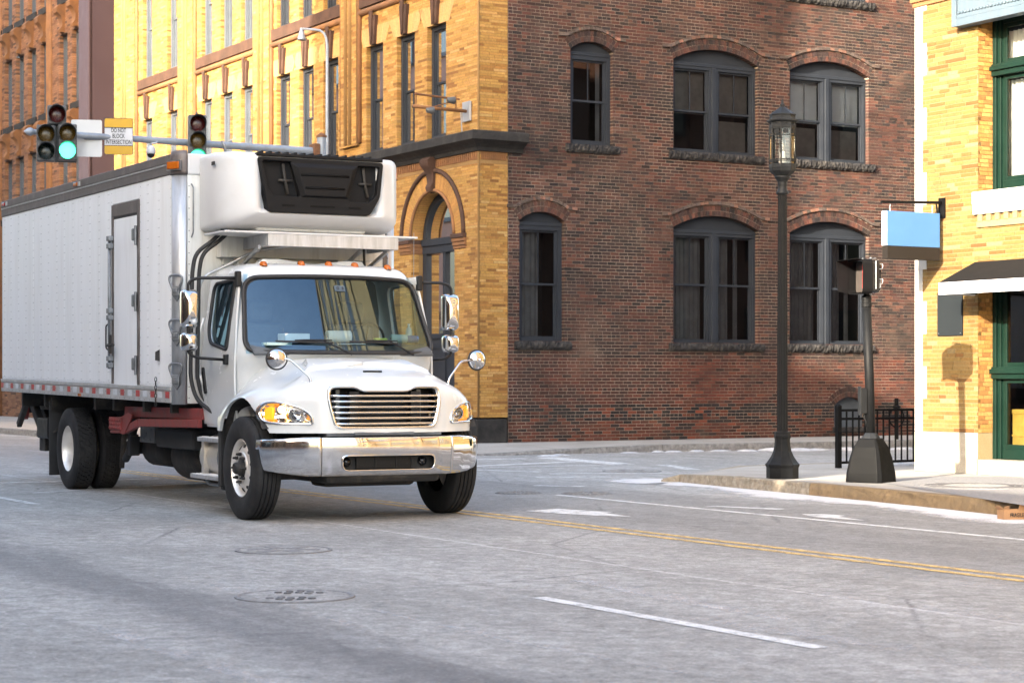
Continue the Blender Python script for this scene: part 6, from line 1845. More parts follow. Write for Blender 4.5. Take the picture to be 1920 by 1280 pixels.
# ---- bumper in three chrome pieces
def bump_u(v):
    av = abs(v); return lerp_tab([(0, .97), (.3, .966), (.55, .95), (.70, .925), (.85, .87), (1.0, .78), (1.1, .68), (1.17, .57), (1.20, .45)], av)
BP = [(-.10, .835), (-.03, .838), (-.005, .828), (.0, .80), (.004, .74), (.0, .66), (-.008, .56), (-.02, .49), (-.04, .46), (-.09, .452)]
def bump_piece(v0, v1, n=16):
    mb = MB(); rows = []
    for k in range(n + 1):
        v = v0 + (v1 - v0) * k / n; u0 = bump_u(v)
        e = .012; du = (bump_u(v + e) - bump_u(v - e)) / (2 * e); nx = Vector((1, -du)).normalized()
        lift = .035 * sstep(.7, 1.2, abs(v)); 
        rows.append([(u0 + nx.x * o, v + nx.y * o, .64 + (w - .64) * (1 - .10 * sstep(.8, 1.2, abs(v))) + lift * (0 if w > .7 else .5)) for o, w in BP])
    mb.grid(rows); return mb
bc = part(bump_piece(-.695, .695, 30), 'bumper', 'bumper_chrome', smooth=True)
s_ = bc.modifiers.new('s', 'SOLIDIFY'); s_.thickness = .012; bpy.context.view_layer.update(); bake(bc)
VN = round_poly([(-.49, .51), (.49, .51), (.50, .655), (-.50, .655)], .06, 5)
cut(bc, [MB().prism(VN, .85, 1.1, 'x')]); sharp_by_angle(bc.data, 50)
for a, b in ((-1.20, -.702), (.702, 1.20)):
    part(bump_piece(a, b, 18), 'bumper_end', 'bumper_chrome', bc, smooth=True, solid=.012)
mb = MB(); mb.tube([(bump_u(v) + .004, v, w) for v, w in VN], .008, 6, closed=True); part(mb, 'vent_rim', 'chrome', bc, smooth=True)
mb = MB(); mb.box(.84, .86, -.56, .56, .48, .68); vt = part(mb, 'bumper_vent', 'chassis_black')
mb = MB(); mb.box(.862, .88, -.32, .28, .525, .64)
for k in range(9): mb.box(.882, .89, -.32, .28, .53 + k * .0125, .535 + k * .0125)
for v in (-.32, -.12, .1, .27): mb.box(.88, .895, v, v + .012, .525, .642)
part(mb, 'vent_grid', 'black_plastic', vt)
for v in (-.42, .40):
    mb = MB(); mb.lathe([(.05, 0), (.045, .02), (.02, .035), (.001, .04)], 16, Matrix.Translation((.862, v, .59)) @ Matrix.Rotation(R(90), 4, 'Y')); part(mb, 'tow_eye', 'gloss_black', vt, smooth=True)
mb = MB(); mb.box(.62, .86, -.62, .62, .845, .875); mb.box(.70, .9, -.34, .30, .852, .882); part(mb, 'bumper_shelf', 'interior_grey', bevel=.008)
mb = MB(); mb.box(.35, .84, -.62, .62, .38, .50); mb.box(.1, .5, -.5, .5, .33, .42); part(mb, 'front_crossmember', 'chassis_black', bevel=.05)
# ---- hood mirrors
for sg in (-1, 1):
    u0, vb_ = .55, sg * .73
    hb_ = Htop(u0, .73)
    base = Vector((.62, sg * .75, 1.28))
    top = Vector((.56, sg * (.80), 1.45)); 
    if sg < 0:
        mpos = Vector((.52, -1.01, 1.60)); bend = Vector((.56, -.78, 1.44)); elb = Vector((.50, -.90, 1.575))
        base = Vector((.66, -.70, 1.27))
        bend = Vector((.64, -.70, 1.41)); elb = Vector((.56, -.90, 1.605)); mpos = Vector((.53, -1.01, 1.60))
    else:
        base = Vector((.56, .84, 1.27)); bend = Vector((.55, .845, 1.40)); elb = Vector((.5, 1.02, 1.59)); mpos = Vector((.48, 1.215, 1.60))
    mb = MB(); mb.tube(smooth_path([base, bend, elb, mpos], .05), .011, 8); hm = part(mb, 'hood_mirror', 'chrome', smooth=True)
    mb = MB(); q = round_poly([(-.026, -.075), (.026, -.075), (.026, .055), (-.026, .055)], .02, 3); M_ = Matrix.Translation(base)
    mb.add([M_ @ Vector((-.05, a, b)) for a, b in q] + [M_ @ Vector((.02, a, b)) for a, b in q] + [M_ @ Vector((.028, a * .7, b * .9)) for a, b in q], [])
    nq = len(q)
    for L0 in (0, 1):
        for k in range(nq): mb.f.append((L0 * nq + k, L0 * nq + (k + 1) % nq, (L0 + 1) * nq + (k + 1) % nq, (L0 + 1) * nq + k))
    mb.f.append(tuple(2 * nq + k for k in range(nq))); part(mb, 'mirror_foot', 'chrome', hm, smooth=False)
    Md = Matrix.Translation(mpos) @ Matrix.Rotation(R(6 * sg), 4, 'Z') @ Matrix.Rotation(R(90), 4, 'Y')
    # convex chrome back faces forward
    mb = MB(); mb.lathe([(.098, -.03), (.1, -.012), (.092, .005), (.07, .022), (.04, .033), (.02, .037), (.001, .038)], 28, Md); part(mb, 'mirror_back', 'chrome', hm, smooth=True)
    mb = MB(); mb.tube([Md @ Vector((.102 * math.cos(a), .102 * math.sin(a), -.018)) for a in [2 * math.pi * j / 28 for j in range(28)]], .010, 8, closed=True); part(mb, 'mirror_rim', 'black_rubber', hm, smooth=True)
    mb = MB(); mb.lathe([(.02, .03), (.016, .05), (.012, .06), (.001, .062)], 12, Md); part(mb, 'mirror_nut', 'chrome', hm, smooth=True)
# ---- door mirrors on bent arms
for sg in (-1, 1):
    vo = 1.50 if sg < 0 else 1.39
    uo = -.72 if sg < 0 else -.50
    def Pm(u, v, w): return Vector((u, sg * v, w))
    path = [Pm(-.55, 1.03, 2.44), Pm(uo - .02, vo - .1, 2.44), Pm(uo, vo, 2.40), Pm(uo, vo, 1.66), Pm(uo + .02, vo - .1, 1.62), Pm(-.62, 1.12, 1.60)]
    mb = MB(); mb.tube(smooth_path(path, .09, 5), .016, 8); arm = part(mb, 'mirror_arm', 'black_plastic', smooth=True)
    for (u, w, h) in ((-.54, 2.44, .09), (-.60, 1.61, .06)):
        mb = MB(); V_ = Vw(w); mb.box(u - .04, u + .035, sg * (V_ - .01), sg * (V_ + .05), w - h, w + h * .8); part(mb, 'arm_mount', 'black_plastic', arm, bevel=.015)
    # housings
    vi = vo - .02
    for (w0, w1, wd) in ((1.93, 2.32, .175), (1.69, 1.88, .165)):
        mb = MB(); rows = []
        q = round_poly([(-wd / 2, w0), (wd / 2, w0), (wd / 2, w1), (-wd / 2, w1)], .045, 4)
        cv = vi - wd * .52 if sg < 0 else vi - wd * .45
        cw = (w0 + w1) / 2
        for (du, k) in ((-.085, .93), (-.08, .99), (-.03, 1.0), (.015, .93), (.045, .75), (.06, .45), (.064, .1)):
            rows.append([(uo + du + .02, sg * (cv + .09) + a * k, cw + (b - cw) * k) for a, b in q])
        mb.grid(rows, closed=True); nq = len(q); mb.f.append(tuple(range(len(mb.v) - nq, len(mb.v)))); mb.f.append(tuple(range(nq)))
        h_ = part(mb, 'mirror_housing', 'chrome', arm, smooth=True)
        mb = MB(); mb.lathe([(.03, -.03), (.034, .0), (.028, .03), (.001, .04)], 14, Matrix.Translation((uo + .02, sg * vo, cw)) @ Matrix.Rotation(R(90), 4, 'Y')); part(mb, 'mirror_clamp', 'black_plastic', arm, smooth=True)
# ---- wheels
def tyre_prof(r, w, groove=True):
    pr = [(.285, -.10), (.30, -.125), (.36, -.14), (.43, -.142), (.48, -.132), (.505, -.118), (r - .004, -.105)]
    if groove:
        for c in (-.066, -.022, .022, .066):
            pr += [(r, c - .006), (r - .014, c - .004), (r - .014, c + .004), (r, c + .006)]
    else:
        pr += [(r - .012, -.10), (r - .012, .10)]
    pr += [(r - .004, .105), (.505, .118), (.48, .132), (.43, .142), (.36, .14), (.30, .125), (.285, .10)]
    return pr
def wheel(u, v, sg, front, rz=0.0):
    """sg: side the outer face looks to"""
    M_ = Matrix.Translation((u, v, .516)) @ Matrix.Rotation(R(90) * (1 if sg < 0 else -1), 4, 'X')     # local z points outwards
    mb = MB(); mb.lathe(tyre_prof(.518, .28, front), 64, M_)
    root = part(mb, 'wheel', 'tyre_rubber', auto=35)
    if not front:
        # lugs: rows of blocks with staggered gaps
        tb = MB(); nb = 46
        for (c, hw_, off) in ((-.082, .019, 0), (-.045, .017, .5), (0, .026, .2), (.045, .017, .5), (.082, .019, 0)):
            for k in range(nb):
                a = 2 * math.pi * (k + off) / nb; da = math.pi / nb * .86
                vs = []
                for rr in (.504, .520):
                    for zz in (c - hw_, c + hw_):
                        for aa in (a - da, a + da):
                            b_ = aa + (.25 * da if zz > c else -.25 * da)
                            vs.append(M_ @ Vector((rr * math.cos(b_), rr * math.sin(b_), zz)))
                tb.add(vs, [(0, 2, 3, 1), (4, 5, 7, 6), (0, 1, 5, 4), (2, 6, 7, 3), (0, 4, 6, 2), (1, 3, 7, 5)])
        part(tb, 'tread', 'tyre_rubber', root)
    if front:
        pr = [(.288, .10), (.292, .112), (.284, .118), (.272, .10), (.262, .06), (.258, .03), (.25, .045), (.225, .075), (.19, .095), (.165, .10), (.155, .112), (.12, .112), (.115, .09)]
        mb = MB(); mb.lathe(pr, 48, M_); rim = part(mb, 'rim', 'wheel_alu', root, auto=30)
        for k in range(10):
            a = 2 * math.pi * k / 10 + .2; q = .222
            Mo = M_ @ Matrix.Rotation(a, 4, 'Z') @ Matrix.Translation((q, 0, .079)) @ Matrix.Rotation(R(-38), 4, 'Y').inverted()
            mb = MB(); mb.lathe([(.0005, .004), (.024, .004), (.026, .0), (.022, -.004)], 14, Mo); part(mb, 'hand_hole', 'chassis_black', root)
        mb = MB(); mb.lathe([(.085, .10), (.08, .13), (.062, .145), (.058, .175), (.048, .19), (.04, .19), (.036, .182), (.001, .182)], 24, M_); part(mb, 'hub', 'chassis_black', root, auto=40)
        for k in range(8):
            a = 2 * math.pi * k / 8; Mo = M_ @ Matrix.Rotation(a, 4, 'Z') @ Matrix.Translation((.138, 0, .112))
            mb = MB(); mb.lathe([(.017, 0), (.017, .028), (.013, .03), (.012, .05), (.009, .055), (.001, .056)], 6, Mo); part(mb, 'lug_nut', 'chassis_black', root)
    else:
        pr = [(.288, .10), (.293, .112), (.284, .118), (.274, .10), (.262, .05), (.256, -.03), (.25, -.07), (.22, -.09), (.15, -.085), (.13, -.03), (.12, .02), (.08, .03), (.001, .03)]
        mb = MB(); mb.lathe(pr, 48, M_); part(mb, 'rim', 'wheel_alu', root, auto=30)
        for k in range(8):
            a = 2 * math.pi * k / 8; Mo = M_ @ Matrix.Rotation(a, 4, 'Z') @ Matrix.Translation((.165, 0, -.086))
            mb = MB(); mb.lathe([(.02, 0), (.02, .03), (.014, .04), (.001, .042)], 6, Mo); part(mb, 'lug_nut', 'chassis_black', root)
    return root
wheel(0, -1.075, -1, True); wheel(0, 1.075, 1, True)
for v, sg in ((-1.115, -1), (-.785, -1), (.785, 1), (1.115, 1)):
    wheel(-6.32, v, sg, False)
# ---- chassis
for v in (-.43, .43):
    mb = MB(); mb.box(-9.3, .6, v - .035, v + .035, .80, 1.05); part(mb, 'frame_rail', 'chassis_black')
mb = MB(); mb.tube([(-6.32, -.65, .516), (-6.32, .65, .516)], .085, 14); mb.lathe([(.09, -.2), (.19, -.12), (.22, 0), (.19, .12), (.09, .2)], 20, Matrix.Translation((-6.32, 0, .516)) @ Matrix.Rotation(R(90), 4, 'Y')); part(mb, 'rear_axle', 'chassis_black', smooth=True)
mb = MB(); mb.beam((0, -.95, .44), (0, .95, .44), .09, .1); part(mb, 'front_axle', 'chassis_black', bevel=.01)
for v in (-.48, .48):
    mb = MB()
    for k in range(4): mb.box(-.65 + .08 * k, .55 - .08 * k, v - .04, v + .04, .50 + .02 * k, .517 + .02 * k)
    part(mb, 'leaf_spring', 'chassis_black')
    mb = MB()
    for k in range(6): mb.box(-7.1 + .07 * k, -5.5 - .07 * k, v * 1.15 - .045, v * 1.15 + .045, .64 + .022 * k, .66 + .022 * k)
    part(mb, 'leaf_spring', 'chassis_black')
mb = MB(); mb.box(-1.9, .5, -.5, .5, .36, 1.2); part(mb, 'engine', 'chassis_black', bevel=.08)
mb = MB(); mb.tube([(-6.1, 0, .55), (-1.2, 0, .72)], .055, 12); part(mb, 'drive_shaft', 'chassis_black', smooth=True)
for u in (-8.8, -7.6, -5.2, -4.4, -3.2, -2.2):
    mb = MB(); mb.box(u - .04, u + .04, -1.2, 1.2, 1.03, 1.15 + .0118 * (-1.9 - u)); part(mb, 'cross_sill', 'chassis_black')
# air tanks and fuel tank, bracket, hanger
mb = MB(); mb.lathe([(.001, -.42), (.16, -.40), (.2, -.34), (.2, .34), (.16, .40), (.001, .42)], 20, Matrix.Translation((-4.15, -.62, .56)) @ Matrix.Rotation(R(90), 4, 'Y')); part(mb, 'air_tank', 'chassis_black', smooth=True)
mb = MB(); mb.lathe([(.001, -.5), (.24, -.48), (.28, -.4), (.28, .4), (.24, .48), (.001, .5)], 24, Matrix.Translation((-2.95, -.55, .52)) @ Matrix.Rotation(R(90), 4, 'Y')); part(mb, 'muffler', 'chassis_black', smooth=True)
mb = MB(); mb.box(-3.45, -2.1, -.98, -.6, .62, .84); part(mb, 'battery_box', 'interior_dark', bevel=.03)
mb = MB(); mb.box(-4.05, -3.5, -.98, -.92, .66, .86)
for (a, b) in ((-3.95, .82), (-3.8, .76), (-3.62, .81), (-3.9, .70), (-3.66, .69)): mb.lathe([(.001, .006), (.02, .006), (.022, 0)], 8, Matrix.Translation((a, -.981, b)) @ Matrix.Rotation(R(90), 4, 'X'))
part(mb, 'heat_shield', 'interior_grey', bevel=.02)
mb = MB(); mb.tube(smooth_path([(-4.7, -.8, .95), (-4.75, -.86, .75), (-4.7, -.9, .55), (-4.9, -.9, .42)], .12), [.07] * 12 if False else .05, 10); mb.box(-4.62, -4.5, -.96, -.84, .48, .72); part(mb, 'spring_hanger', 'interior_dark', bevel=.02)
mb = MB(); mb.tube(smooth_path([(-5.4, -.75, .9), (-5.35, -.8, .5), (-5.4, -.8, .3)], .1), .035, 8); part(mb, 'brake_chamber', 'chassis_black')
mb = MB(); mb.tube(smooth_path([(-2.4, -.4, .52), (-1.8, -.5, .5), (-1.5, -.6, .42), (-1.2, -.6, .42)], .2), .07, 12); part(mb, 'exhaust_pipe', 'chassis_black', smooth=True)
# steps: two chequer treads on a polished tank
mb = MB(); mb.lathe([(.001, -.46), (.2, -.46), (.235, -.43), (.235, .36), (.2, .40), (.001, .40)], 28, Matrix.Translation((-1.12, -.86, .58)) @ Matrix.Rotation(R(90), 4, 'Y')); tk = part(mb, 'fuel_tank', 'cast_alu', auto=40)
for u in (-1.42, -.95):
    mb = MB(); mb.tube([(u, -.86 + .24 * math.cos(a), .58 + .24 * math.sin(a)) for a in [2 * math.pi * j / 24 for j in range(24)]], .012, 6, closed=True); part(mb, 'tank_strap', 'galvanised', tk)
for (u0, u1, w, vo, vi) in ((-1.55, -.68, .40, -1.20, -.98), (-1.44, -.72, .79, -1.16, -.98)):
    mb = MB(); mb.box(u0, u1, vo, vi, w - .045, w); sp = part(mb, 'step', 'aluminium', bevel=.006)
    mb = MB()
    for i in range(int((u1 - u0) / .035)):
        for j in range(5):
            mb.lathe([(.008, 0), (.006, .004), (.001, .004)], 6, Matrix.Translation((u0 + .02 + .035 * i, vo + .025 + .042 * j, w + .0002)))
    part(mb, 'tread_studs', 'aluminium', sp, kind='stuff')
for u in (-1.38, -.86):
    mb = MB(); mb.box(u - .035, u + .035, -1.12, -1.06, .36, .80); part(mb, 'step_bracket', 'cast_alu', bevel=.006)
mb = MB(); mb.tube([(-1.3, -1.1, .33), (-1.2, -1.1, .30), (-.9, -1.1, .30), (-.8, -1.1, .33)], .02, 8); part(mb, 'step_guard', 'galvanised', smooth=True)
mb = MB(); mb.box(-.70, -.60, -1.16, -.6, .26, 1.0); part(mb, 'rear_splash', 'black_plastic', bevel=.02)
# red fold-out step under the box
mb = MB(); mb.beam((-4.2, -1.10, 1.02), (-1.4, -1.10, 1.03), .05, .12); mb.beam((-3.55, -1.14, .90), (-1.4, -1.14, .93), .05, .09); mb.beam((-4.1, -1.14, .80), (-3.55, -1.14, .90), .05, .09); rs = part(mb, 'red_step_frame', 'red_paint', bevel=.008)
mb = MB(); pl_ = round_poly([(-4.25, .76), (-4.05, .75), (-3.72, .98), (-3.86, 1.02), (-4.2, .95)], .06, 4); mb.prism(pl_, -1.175, -1.155, 'y'); part(mb, 'step_cheek', 'red_paint', rs, bevel=.005)
mb = MB(); mb.box(-4.62, -4.14, -1.19, -1.17, .80, .95); mb.box(-4.62, -4.14, -1.17, -.95, .935, .95)
for i in range(7):
    for j in range(3):
        mb.lathe([(.02, 0), (.014, .010), (.001, .010)], 6, Matrix.Translation((-4.59 + .068 * i + .02 * (j % 2), -1.1905, .825 + .045 * j)) @ Matrix.Rotation(R(90), 4, 'X'))
part(mb, 'step_tread', 'red_paint', rs, bevel=.004)
mb = MB(); mb.tube([(-4.6, -1.16, .775), (-4.2, -1.16, .785)], .022, 8); part(mb, 'step_rod', 'red_paint', rs)
# mud flap, liftgate gear behind the wheels
mb = MB(); mb.box(-7.22, -7.20, -1.24, -.62, .14, 1.12); part(mb, 'mud_flap', 'black_rubber', bevel=.004)
mb = MB(); mb.box(-7.22, -7.20, .62, 1.24, .14, 1.12); part(mb, 'mud_flap', 'black_rubber', bevel=.004)
mb = MB(); mb.box(-7.19, -7.15, -1.22, -.62, 1.0, 1.16); mb.beam((-7.17, -1.2, .7), (-7.05, -.7, 1.05), .03, .03); part(mb, 'flap_bracket', 'chassis_black')
mb = MB(); mb.box(-8.35, -7.75, -1.12, -.7, .60, .88); lb = part(mb, 'liftgate_box', 'black_plastic', bevel=.03, seg=3)
mb = MB(); mb.beam((-9.05, -1.0, 1.12), (-8.35, -1.0, .62), .09, .14); mb.beam((-9.0, -.85, 1.0), (-8.3, -.85, .5), .07, .1); mb.box(-8.5, -8.2, -1.04, -.84, .42, .62); mb.beam((-9.6, -1.05, .75), (-9.05, -1.05, 1.15), .07, .09); part(mb, 'liftgate_arm', 'chassis_black', bevel=.012)
mb = MB(); mb.box(-9.2, -7.4, -.9, -.6, .98, 1.12); part(mb, 'liftgate_mount', 'taupe_rail', bevel=.01)
mb = MB(); mb.tube([(-9.5, -.95, .98), (-9.5, .95, .98)], .06, 10); part(mb, 'liftgate_bar', 'chassis_black')
mb = MB(); mb.lathe([(.12, -.03), (.12, .03), (.05, .04)], 18, Matrix.Translation((-9.45, -1.0, .95)) @ Matrix.Rotation(R(90), 4, 'X'), cap0=True, cap1=True); part(mb, 'liftgate_pivot', 'red_paint')

# ---- cargo box (slight nose-down rake)
def rk(u): return .0118 * (-1.9 - u)
UF, UB, HV = -1.72, -9.56, 1.30
W0, W1 = 1.14, 3.83
def rbox(mb, u0, u1, v0, v1, w0, w1):
    vs = [(u, v, w + rk(u)) for w in (w0, w1) for v in (v0, v1) for u in (u0, u1)]
    return mb.add(vs, [(0, 2, 3, 1), (4, 5, 7, 6), (0, 1, 5, 4), (2, 6, 7, 3), (0, 4, 6, 2), (1, 3, 7, 5)])
mb = MB(); rbox(mb, UB, -1.865, -HV + .012, HV - .012, W0 + .02, W1 - .01); rbox(mb, -1.864, UF - .012, -1.175, 1.175, W0 + .02, W1 - .012); box_ = part(mb, 'cargo_box', 'box_white')
seams = [UB, -9.40, -9.03, -8.60, -8.19, -7.79, -7.39, -7.01, -6.59, -6.22, -5.82, -5.43, -5.05, -4.65, -4.25, -4.09]
seams2 = [-3.02, -2.72, -2.32, -1.87]
for sg in (-1, 1):
    allp = [(a, b, 1.325, 3.61) for a, b in zip(seams, seams[1:])] + [(a, b, 1.325, 3.61) for a, b in zip(seams2, seams2[1:])] + ([(-4.09, -3.02, 3.43, 3.61)] if sg < 0 else [(-4.09, -3.02, 1.325, 3.61)])
    for (a, b, w0, w1) in allp:
        mb = MB(); v0, v1 = sorted((sg * (HV - .011), sg * (HV + random.uniform(-.0012, .0012)))); rbox(mb, a + .0025, b - .0025, v0, v1, w0, w1)
        o = part(mb, 'side_panel', 'box_white', box_, bevel=.0015, seg=1)
# rivets
def dome(mb, p, nrm, r=.009):
    nrm = Vector(nrm); a = Vector((0, 0, 1)) if abs(nrm.z) < .9 else Vector((1, 0, 0)); x = nrm.cross(a).normalized(); y = nrm.cross(x)
    p = Vector(p); mb.add([p + x * r, p + y * r, p - x * r, p - y * r, p + nrm * r * .6], [(0, 1, 4), (1, 2, 4), (2, 3, 4), (3, 0, 4)])
rv = MB()
for u in seams[1:] + seams2:
    for du in (-.02, .02) if u not in (-4.09, -3.02, -1.87) else (0.03 if u == -3.02 else -.03,):
        w = 1.36
        while w < 3.6:
            if not (-4.09 < u + du < -3.02 and w < 3.42): dome(rv, (u + du, -HV - .001, w + rk(u)), (0, -1, 0), .006)
            w += .10
u = UB + .05
while u < -1.9:
    if not -4.12 < u < -2.98: dome(rv, (u, -HV - .001, 1.34 + rk(u)), (0, -1, 0), .0055)
    dome(rv, (u, -HV - .012, 3.64 + rk(u)), (0, -1, 0), .0055); u += .05
part(rv, 'rivets', 'galvanised', box_, kind='stuff')
# rails
for sg in (-1, 1):
    def vv(a, b): return sorted((sg * a, sg * b))
    mb = MB(); rbox(mb, UB, -1.865, *vv(HV - .02, HV + .012), 3.615, 3.715); rbox(mb, UB, -1.865, *vv(HV - .02, HV + .022), 3.735, 3.83); part(mb, 'top_rail', 'taupe_rail', box_, bevel=.006)
    mb = MB(); rbox(mb, UB, -1.865, *vv(HV - .02, HV + .016), 3.716, 3.734); part(mb, 'top_rail_lip', 'aluminium', box_)
    mb = MB(); rbox(mb, UB, -1.865, *vv(HV - .03, HV + .012), 1.145, 1.275); rbox(mb, UB, -1.865, *vv(HV - .03, HV + .02), 1.278, 1.318); rl = part(mb, 'bottom_rail', 'aluminium_rail', box_, bevel=.004)
    rr = [-9.5, -8.94, -8.36, -7.79, -7.23, -6.69, -5.97, -5.4, -4.84, -4.23, -3.66, -3.06, -2.51, -1.98]
    for i, u in enumerate(rr):
        mb = MB(); rbox(mb, u - .07, u + .07, *vv(HV + .0125, HV + .0145), 1.195, 1.265); part(mb, 'reflector_tape', 'tape_red', rl)
        if i < len(rr) - 1:
            um = (u + rr[i + 1]) / 2; mb = MB(); rbox(mb, um - .08, um + .08, *vv(HV + .0125, HV + .0145), 1.195, 1.265); part(mb, 'reflector_tape', 'tape_white', rl)
    mb = MB()
    u = UB + .1
    while u < -1.9:
        for w in (1.165, 1.235): dome(mb, (u, sg * (HV + .012), w + rk(u)), (0, sg, 0), .008)
        u += .19
    part(mb, 'rail_bolts', 'galvanised', rl, kind='stuff')
    mb = MB(); rbox(mb, -5.54, -5.42, *vv(HV + .0125, HV + .02), 1.148, 1.185); part(mb, 'side_marker', 'amber_lens', rl)
    for (u, mt) in ((-9.3, 'red_lens'), (-5.55, 'amber_lens')):
        mb = MB(); rbox(mb, u - .10, u + .06, *vv(HV + .0225, HV + .05), 3.755, 3.80); part(mb, 'marker_light', mt, box_, bevel=.008)
        mb = MB(); rbox(mb, u + .065, u + .14, *vv(HV + .0225, HV + .035), 3.75, 3.805); part(mb, 'marker_bracket', 'quoin_white', box_)
    # rounded front corner posts
    mb = MB(); rows = []
    for w in (W0 - .01, 3.62):
        rows.append([(-1.86 + .14 * math.sin(a), sg * (HV - .125 + .13 * math.cos(a)), w) for a in [R(90) * k / 10 for k in range(11)]])
    mb.grid(rows); cp = part(mb, 'corner_post', 'aluminium', fix=False, smooth=True, solid=.004)
    mb = MB(); rows = []
    for (w, k) in ((3.60, 1.03), (3.64, 1.05), (3.80, 1.05), (3.86, .95), (3.87, .6)):
        rows.append([(-1.875 + .16 * k * math.sin(a), sg * (HV - .125 + .135 * k * math.cos(a)), w) for a in [R(90) * j / 10 for j in range(11)]])
    mb.grid(rows); part(mb, 'corner_cap', 'taupe_rail', cp, fix=False, smooth=True, solid=.006)
    M_ = Matrix.Translation((-1.86 + .15 * math.sin(R(28)), sg * (HV - .125 + .14 * math.cos(R(28))), 3.70)) @ Matrix.Rotation(sg * R(62) if sg > 0 else R(-62), 4, 'Z')
    mb = MB(); mb.box(-.01, .03, -.085, .085, -.04, .04, M_); part(mb, 'corner_light', 'amber_lens', cp, bevel=.008)
    mb = MB(); mb.box(-.006, .014, -.10, .10, -.055, .055, M_); part(mb, 'light_base', 'galvanised', cp)
    for k in range(26):
        pass
# lashing rings on the near post
for w in (2.40, 1.92, 1.45):
    Mq = Matrix.Translation((-1.86 + .14 * math.sin(R(42)), -(HV - .125 + .133 * math.cos(R(42))), w)) @ Matrix.Rotation(R(-48), 4, 'Z')      # local x outwards
    mb = MB(); q = round_poly([(-.035, -.06), (.035, -.06), (.10, .10), (-.10, .10)], [.03, .03, .08, .08], 5); mb.tube([Mq @ Vector((.03, a, b + .02)) for a, b in q], .013, 8, closed=True); lr = part(mb, 'lashing_ring', 'galvanised', smooth=True)
    mb = MB(); mb.box(-.002, .04, -.045, .045, -.10, .0, Mq); mb.box(.04, .055, -.03, .03, -.07, -.02, Mq); mb.prism([(0, 0), (0, 0), (0, 0)], 0, 0) if False else None; part(mb, 'ring_base', 'galvanised', lr, bevel=.008)
    mb = MB(); vs = [Mq @ Vector(p) for p in ((0, -.05, -.10), (0, .05, -.10), (0, 0, -.17), (.02, -.045, -.10), (.02, .045, -.10), (.015, 0, -.16))]; mb.add(vs, [(0, 1, 2), (3, 5, 4), (0, 3, 4, 1), (1, 4, 5, 2), (2, 5, 3, 0)]); part(mb, 'ring_tip', 'galvanised', lr)
# side door
mb = MB(); rbox(mb, -4.10, -4.03, -HV - .014, -HV + .01, 1.325, 3.42); rbox(mb, -3.09, -3.02, -HV - .014, -HV + .01, 1.325, 3.42); rbox(mb, -4.03, -3.09, -HV - .014, -HV + .01, 3.28, 3.42); fr_ = part(mb, 'door_frame', 'taupe_rail', box_, bevel=.004)
mb = MB(); rbox(mb, -4.02, -3.10, -HV - .006, -HV + .012, 1.22, 3.25); sd = part(mb, 'side_door', 'box_white', bevel=.004)
mb = MB(); rbox(mb, -4.029, -3.091, -HV - .008, -HV + .01, 3.252, 3.278); part(mb, 'door_gasket', 'black_rubber', sd)
mb = MB(); mb.tube([(-4.06, -HV - .05, 1.50 + rk(-4.06)), (-4.06, -HV - .05, 3.05 + rk(-4.06))], .018, 8); rod = part(mb, 'lock_rod', 'galvanised', sd, smooth=True)
for w in (3.03, 2.94, 2.18, 2.10, 1.62, 1.54):
    mb = MB(); rbox(mb, -4.11, -4.01, -HV - .075, -HV - .0145, w - .03, w + .03); part(mb, 'rod_bracket', 'galvanised', sd, bevel=.008)
mb = MB(); mb.tube(smooth_path([(-4.06, -HV - .07, 1.80), (-3.9, -HV - .08, 1.80), (-3.84, -HV - .07, 1.80)], .03), .02, 8); mb.tube([(-3.92, -HV - .08, 1.92), (-3.92, -HV - .08, 1.70)], .016, 8); part(mb, 'lock_handle', 'chassis_black', sd)
mb = MB(); mb.tube(smooth_path([(-4.14, -HV - .01, 2.06), (-4.16, -HV - .06, 2.04), (-4.16, -HV - .06, 1.76), (-4.12, -HV - .01, 1.73)], .03), .01, 6); part(mb, 'grab_bar', 'black_plastic', sd, smooth=True)
for w in (3.03, 2.28, 1.56):
    mb = MB(); rbox(mb, -3.19, -3.08, -HV - .05, -HV - .0065, w - .07, w + .07); hg = part(mb, 'hinge', 'galvanised', sd, bevel=.012)
    mb = MB(); mb.tube([(-3.07, -HV - .035, w - .11), (-3.07, -HV - .035, w + .11)], .016, 8); part(mb, 'hinge_pin', 'galvanised', hg)
mb = MB(); mb.add([(-2.42, -HV - .003, 1.66), (-2.28, -HV - .003, 1.60), (-2.28, -HV - .003, 1.73), (-2.30, -HV - .05, 1.61), (-2.30, -HV - .05, 1.70)], [(0, 1, 2), (0, 3, 4), (1, 3, 4, 2), (0, 1, 3), (0, 4, 2)]); part(mb, 'vent_hood', 'chassis_black', box_)
mb = MB()
for k in range(7):
    zc_ = 1.40 - .045 * k; mb.tube([(-2.34 + (.012 if k % 2 else 0) * math.cos(a), -HV - .03 + (0 if k % 2 else .012) * math.cos(a), zc_ + .026 * math.sin(a)) for a in [2 * math.pi * j / 8 for j in range(8)]], .005, 5, closed=True)
part(mb, 'chain', 'chassis_black', box_)
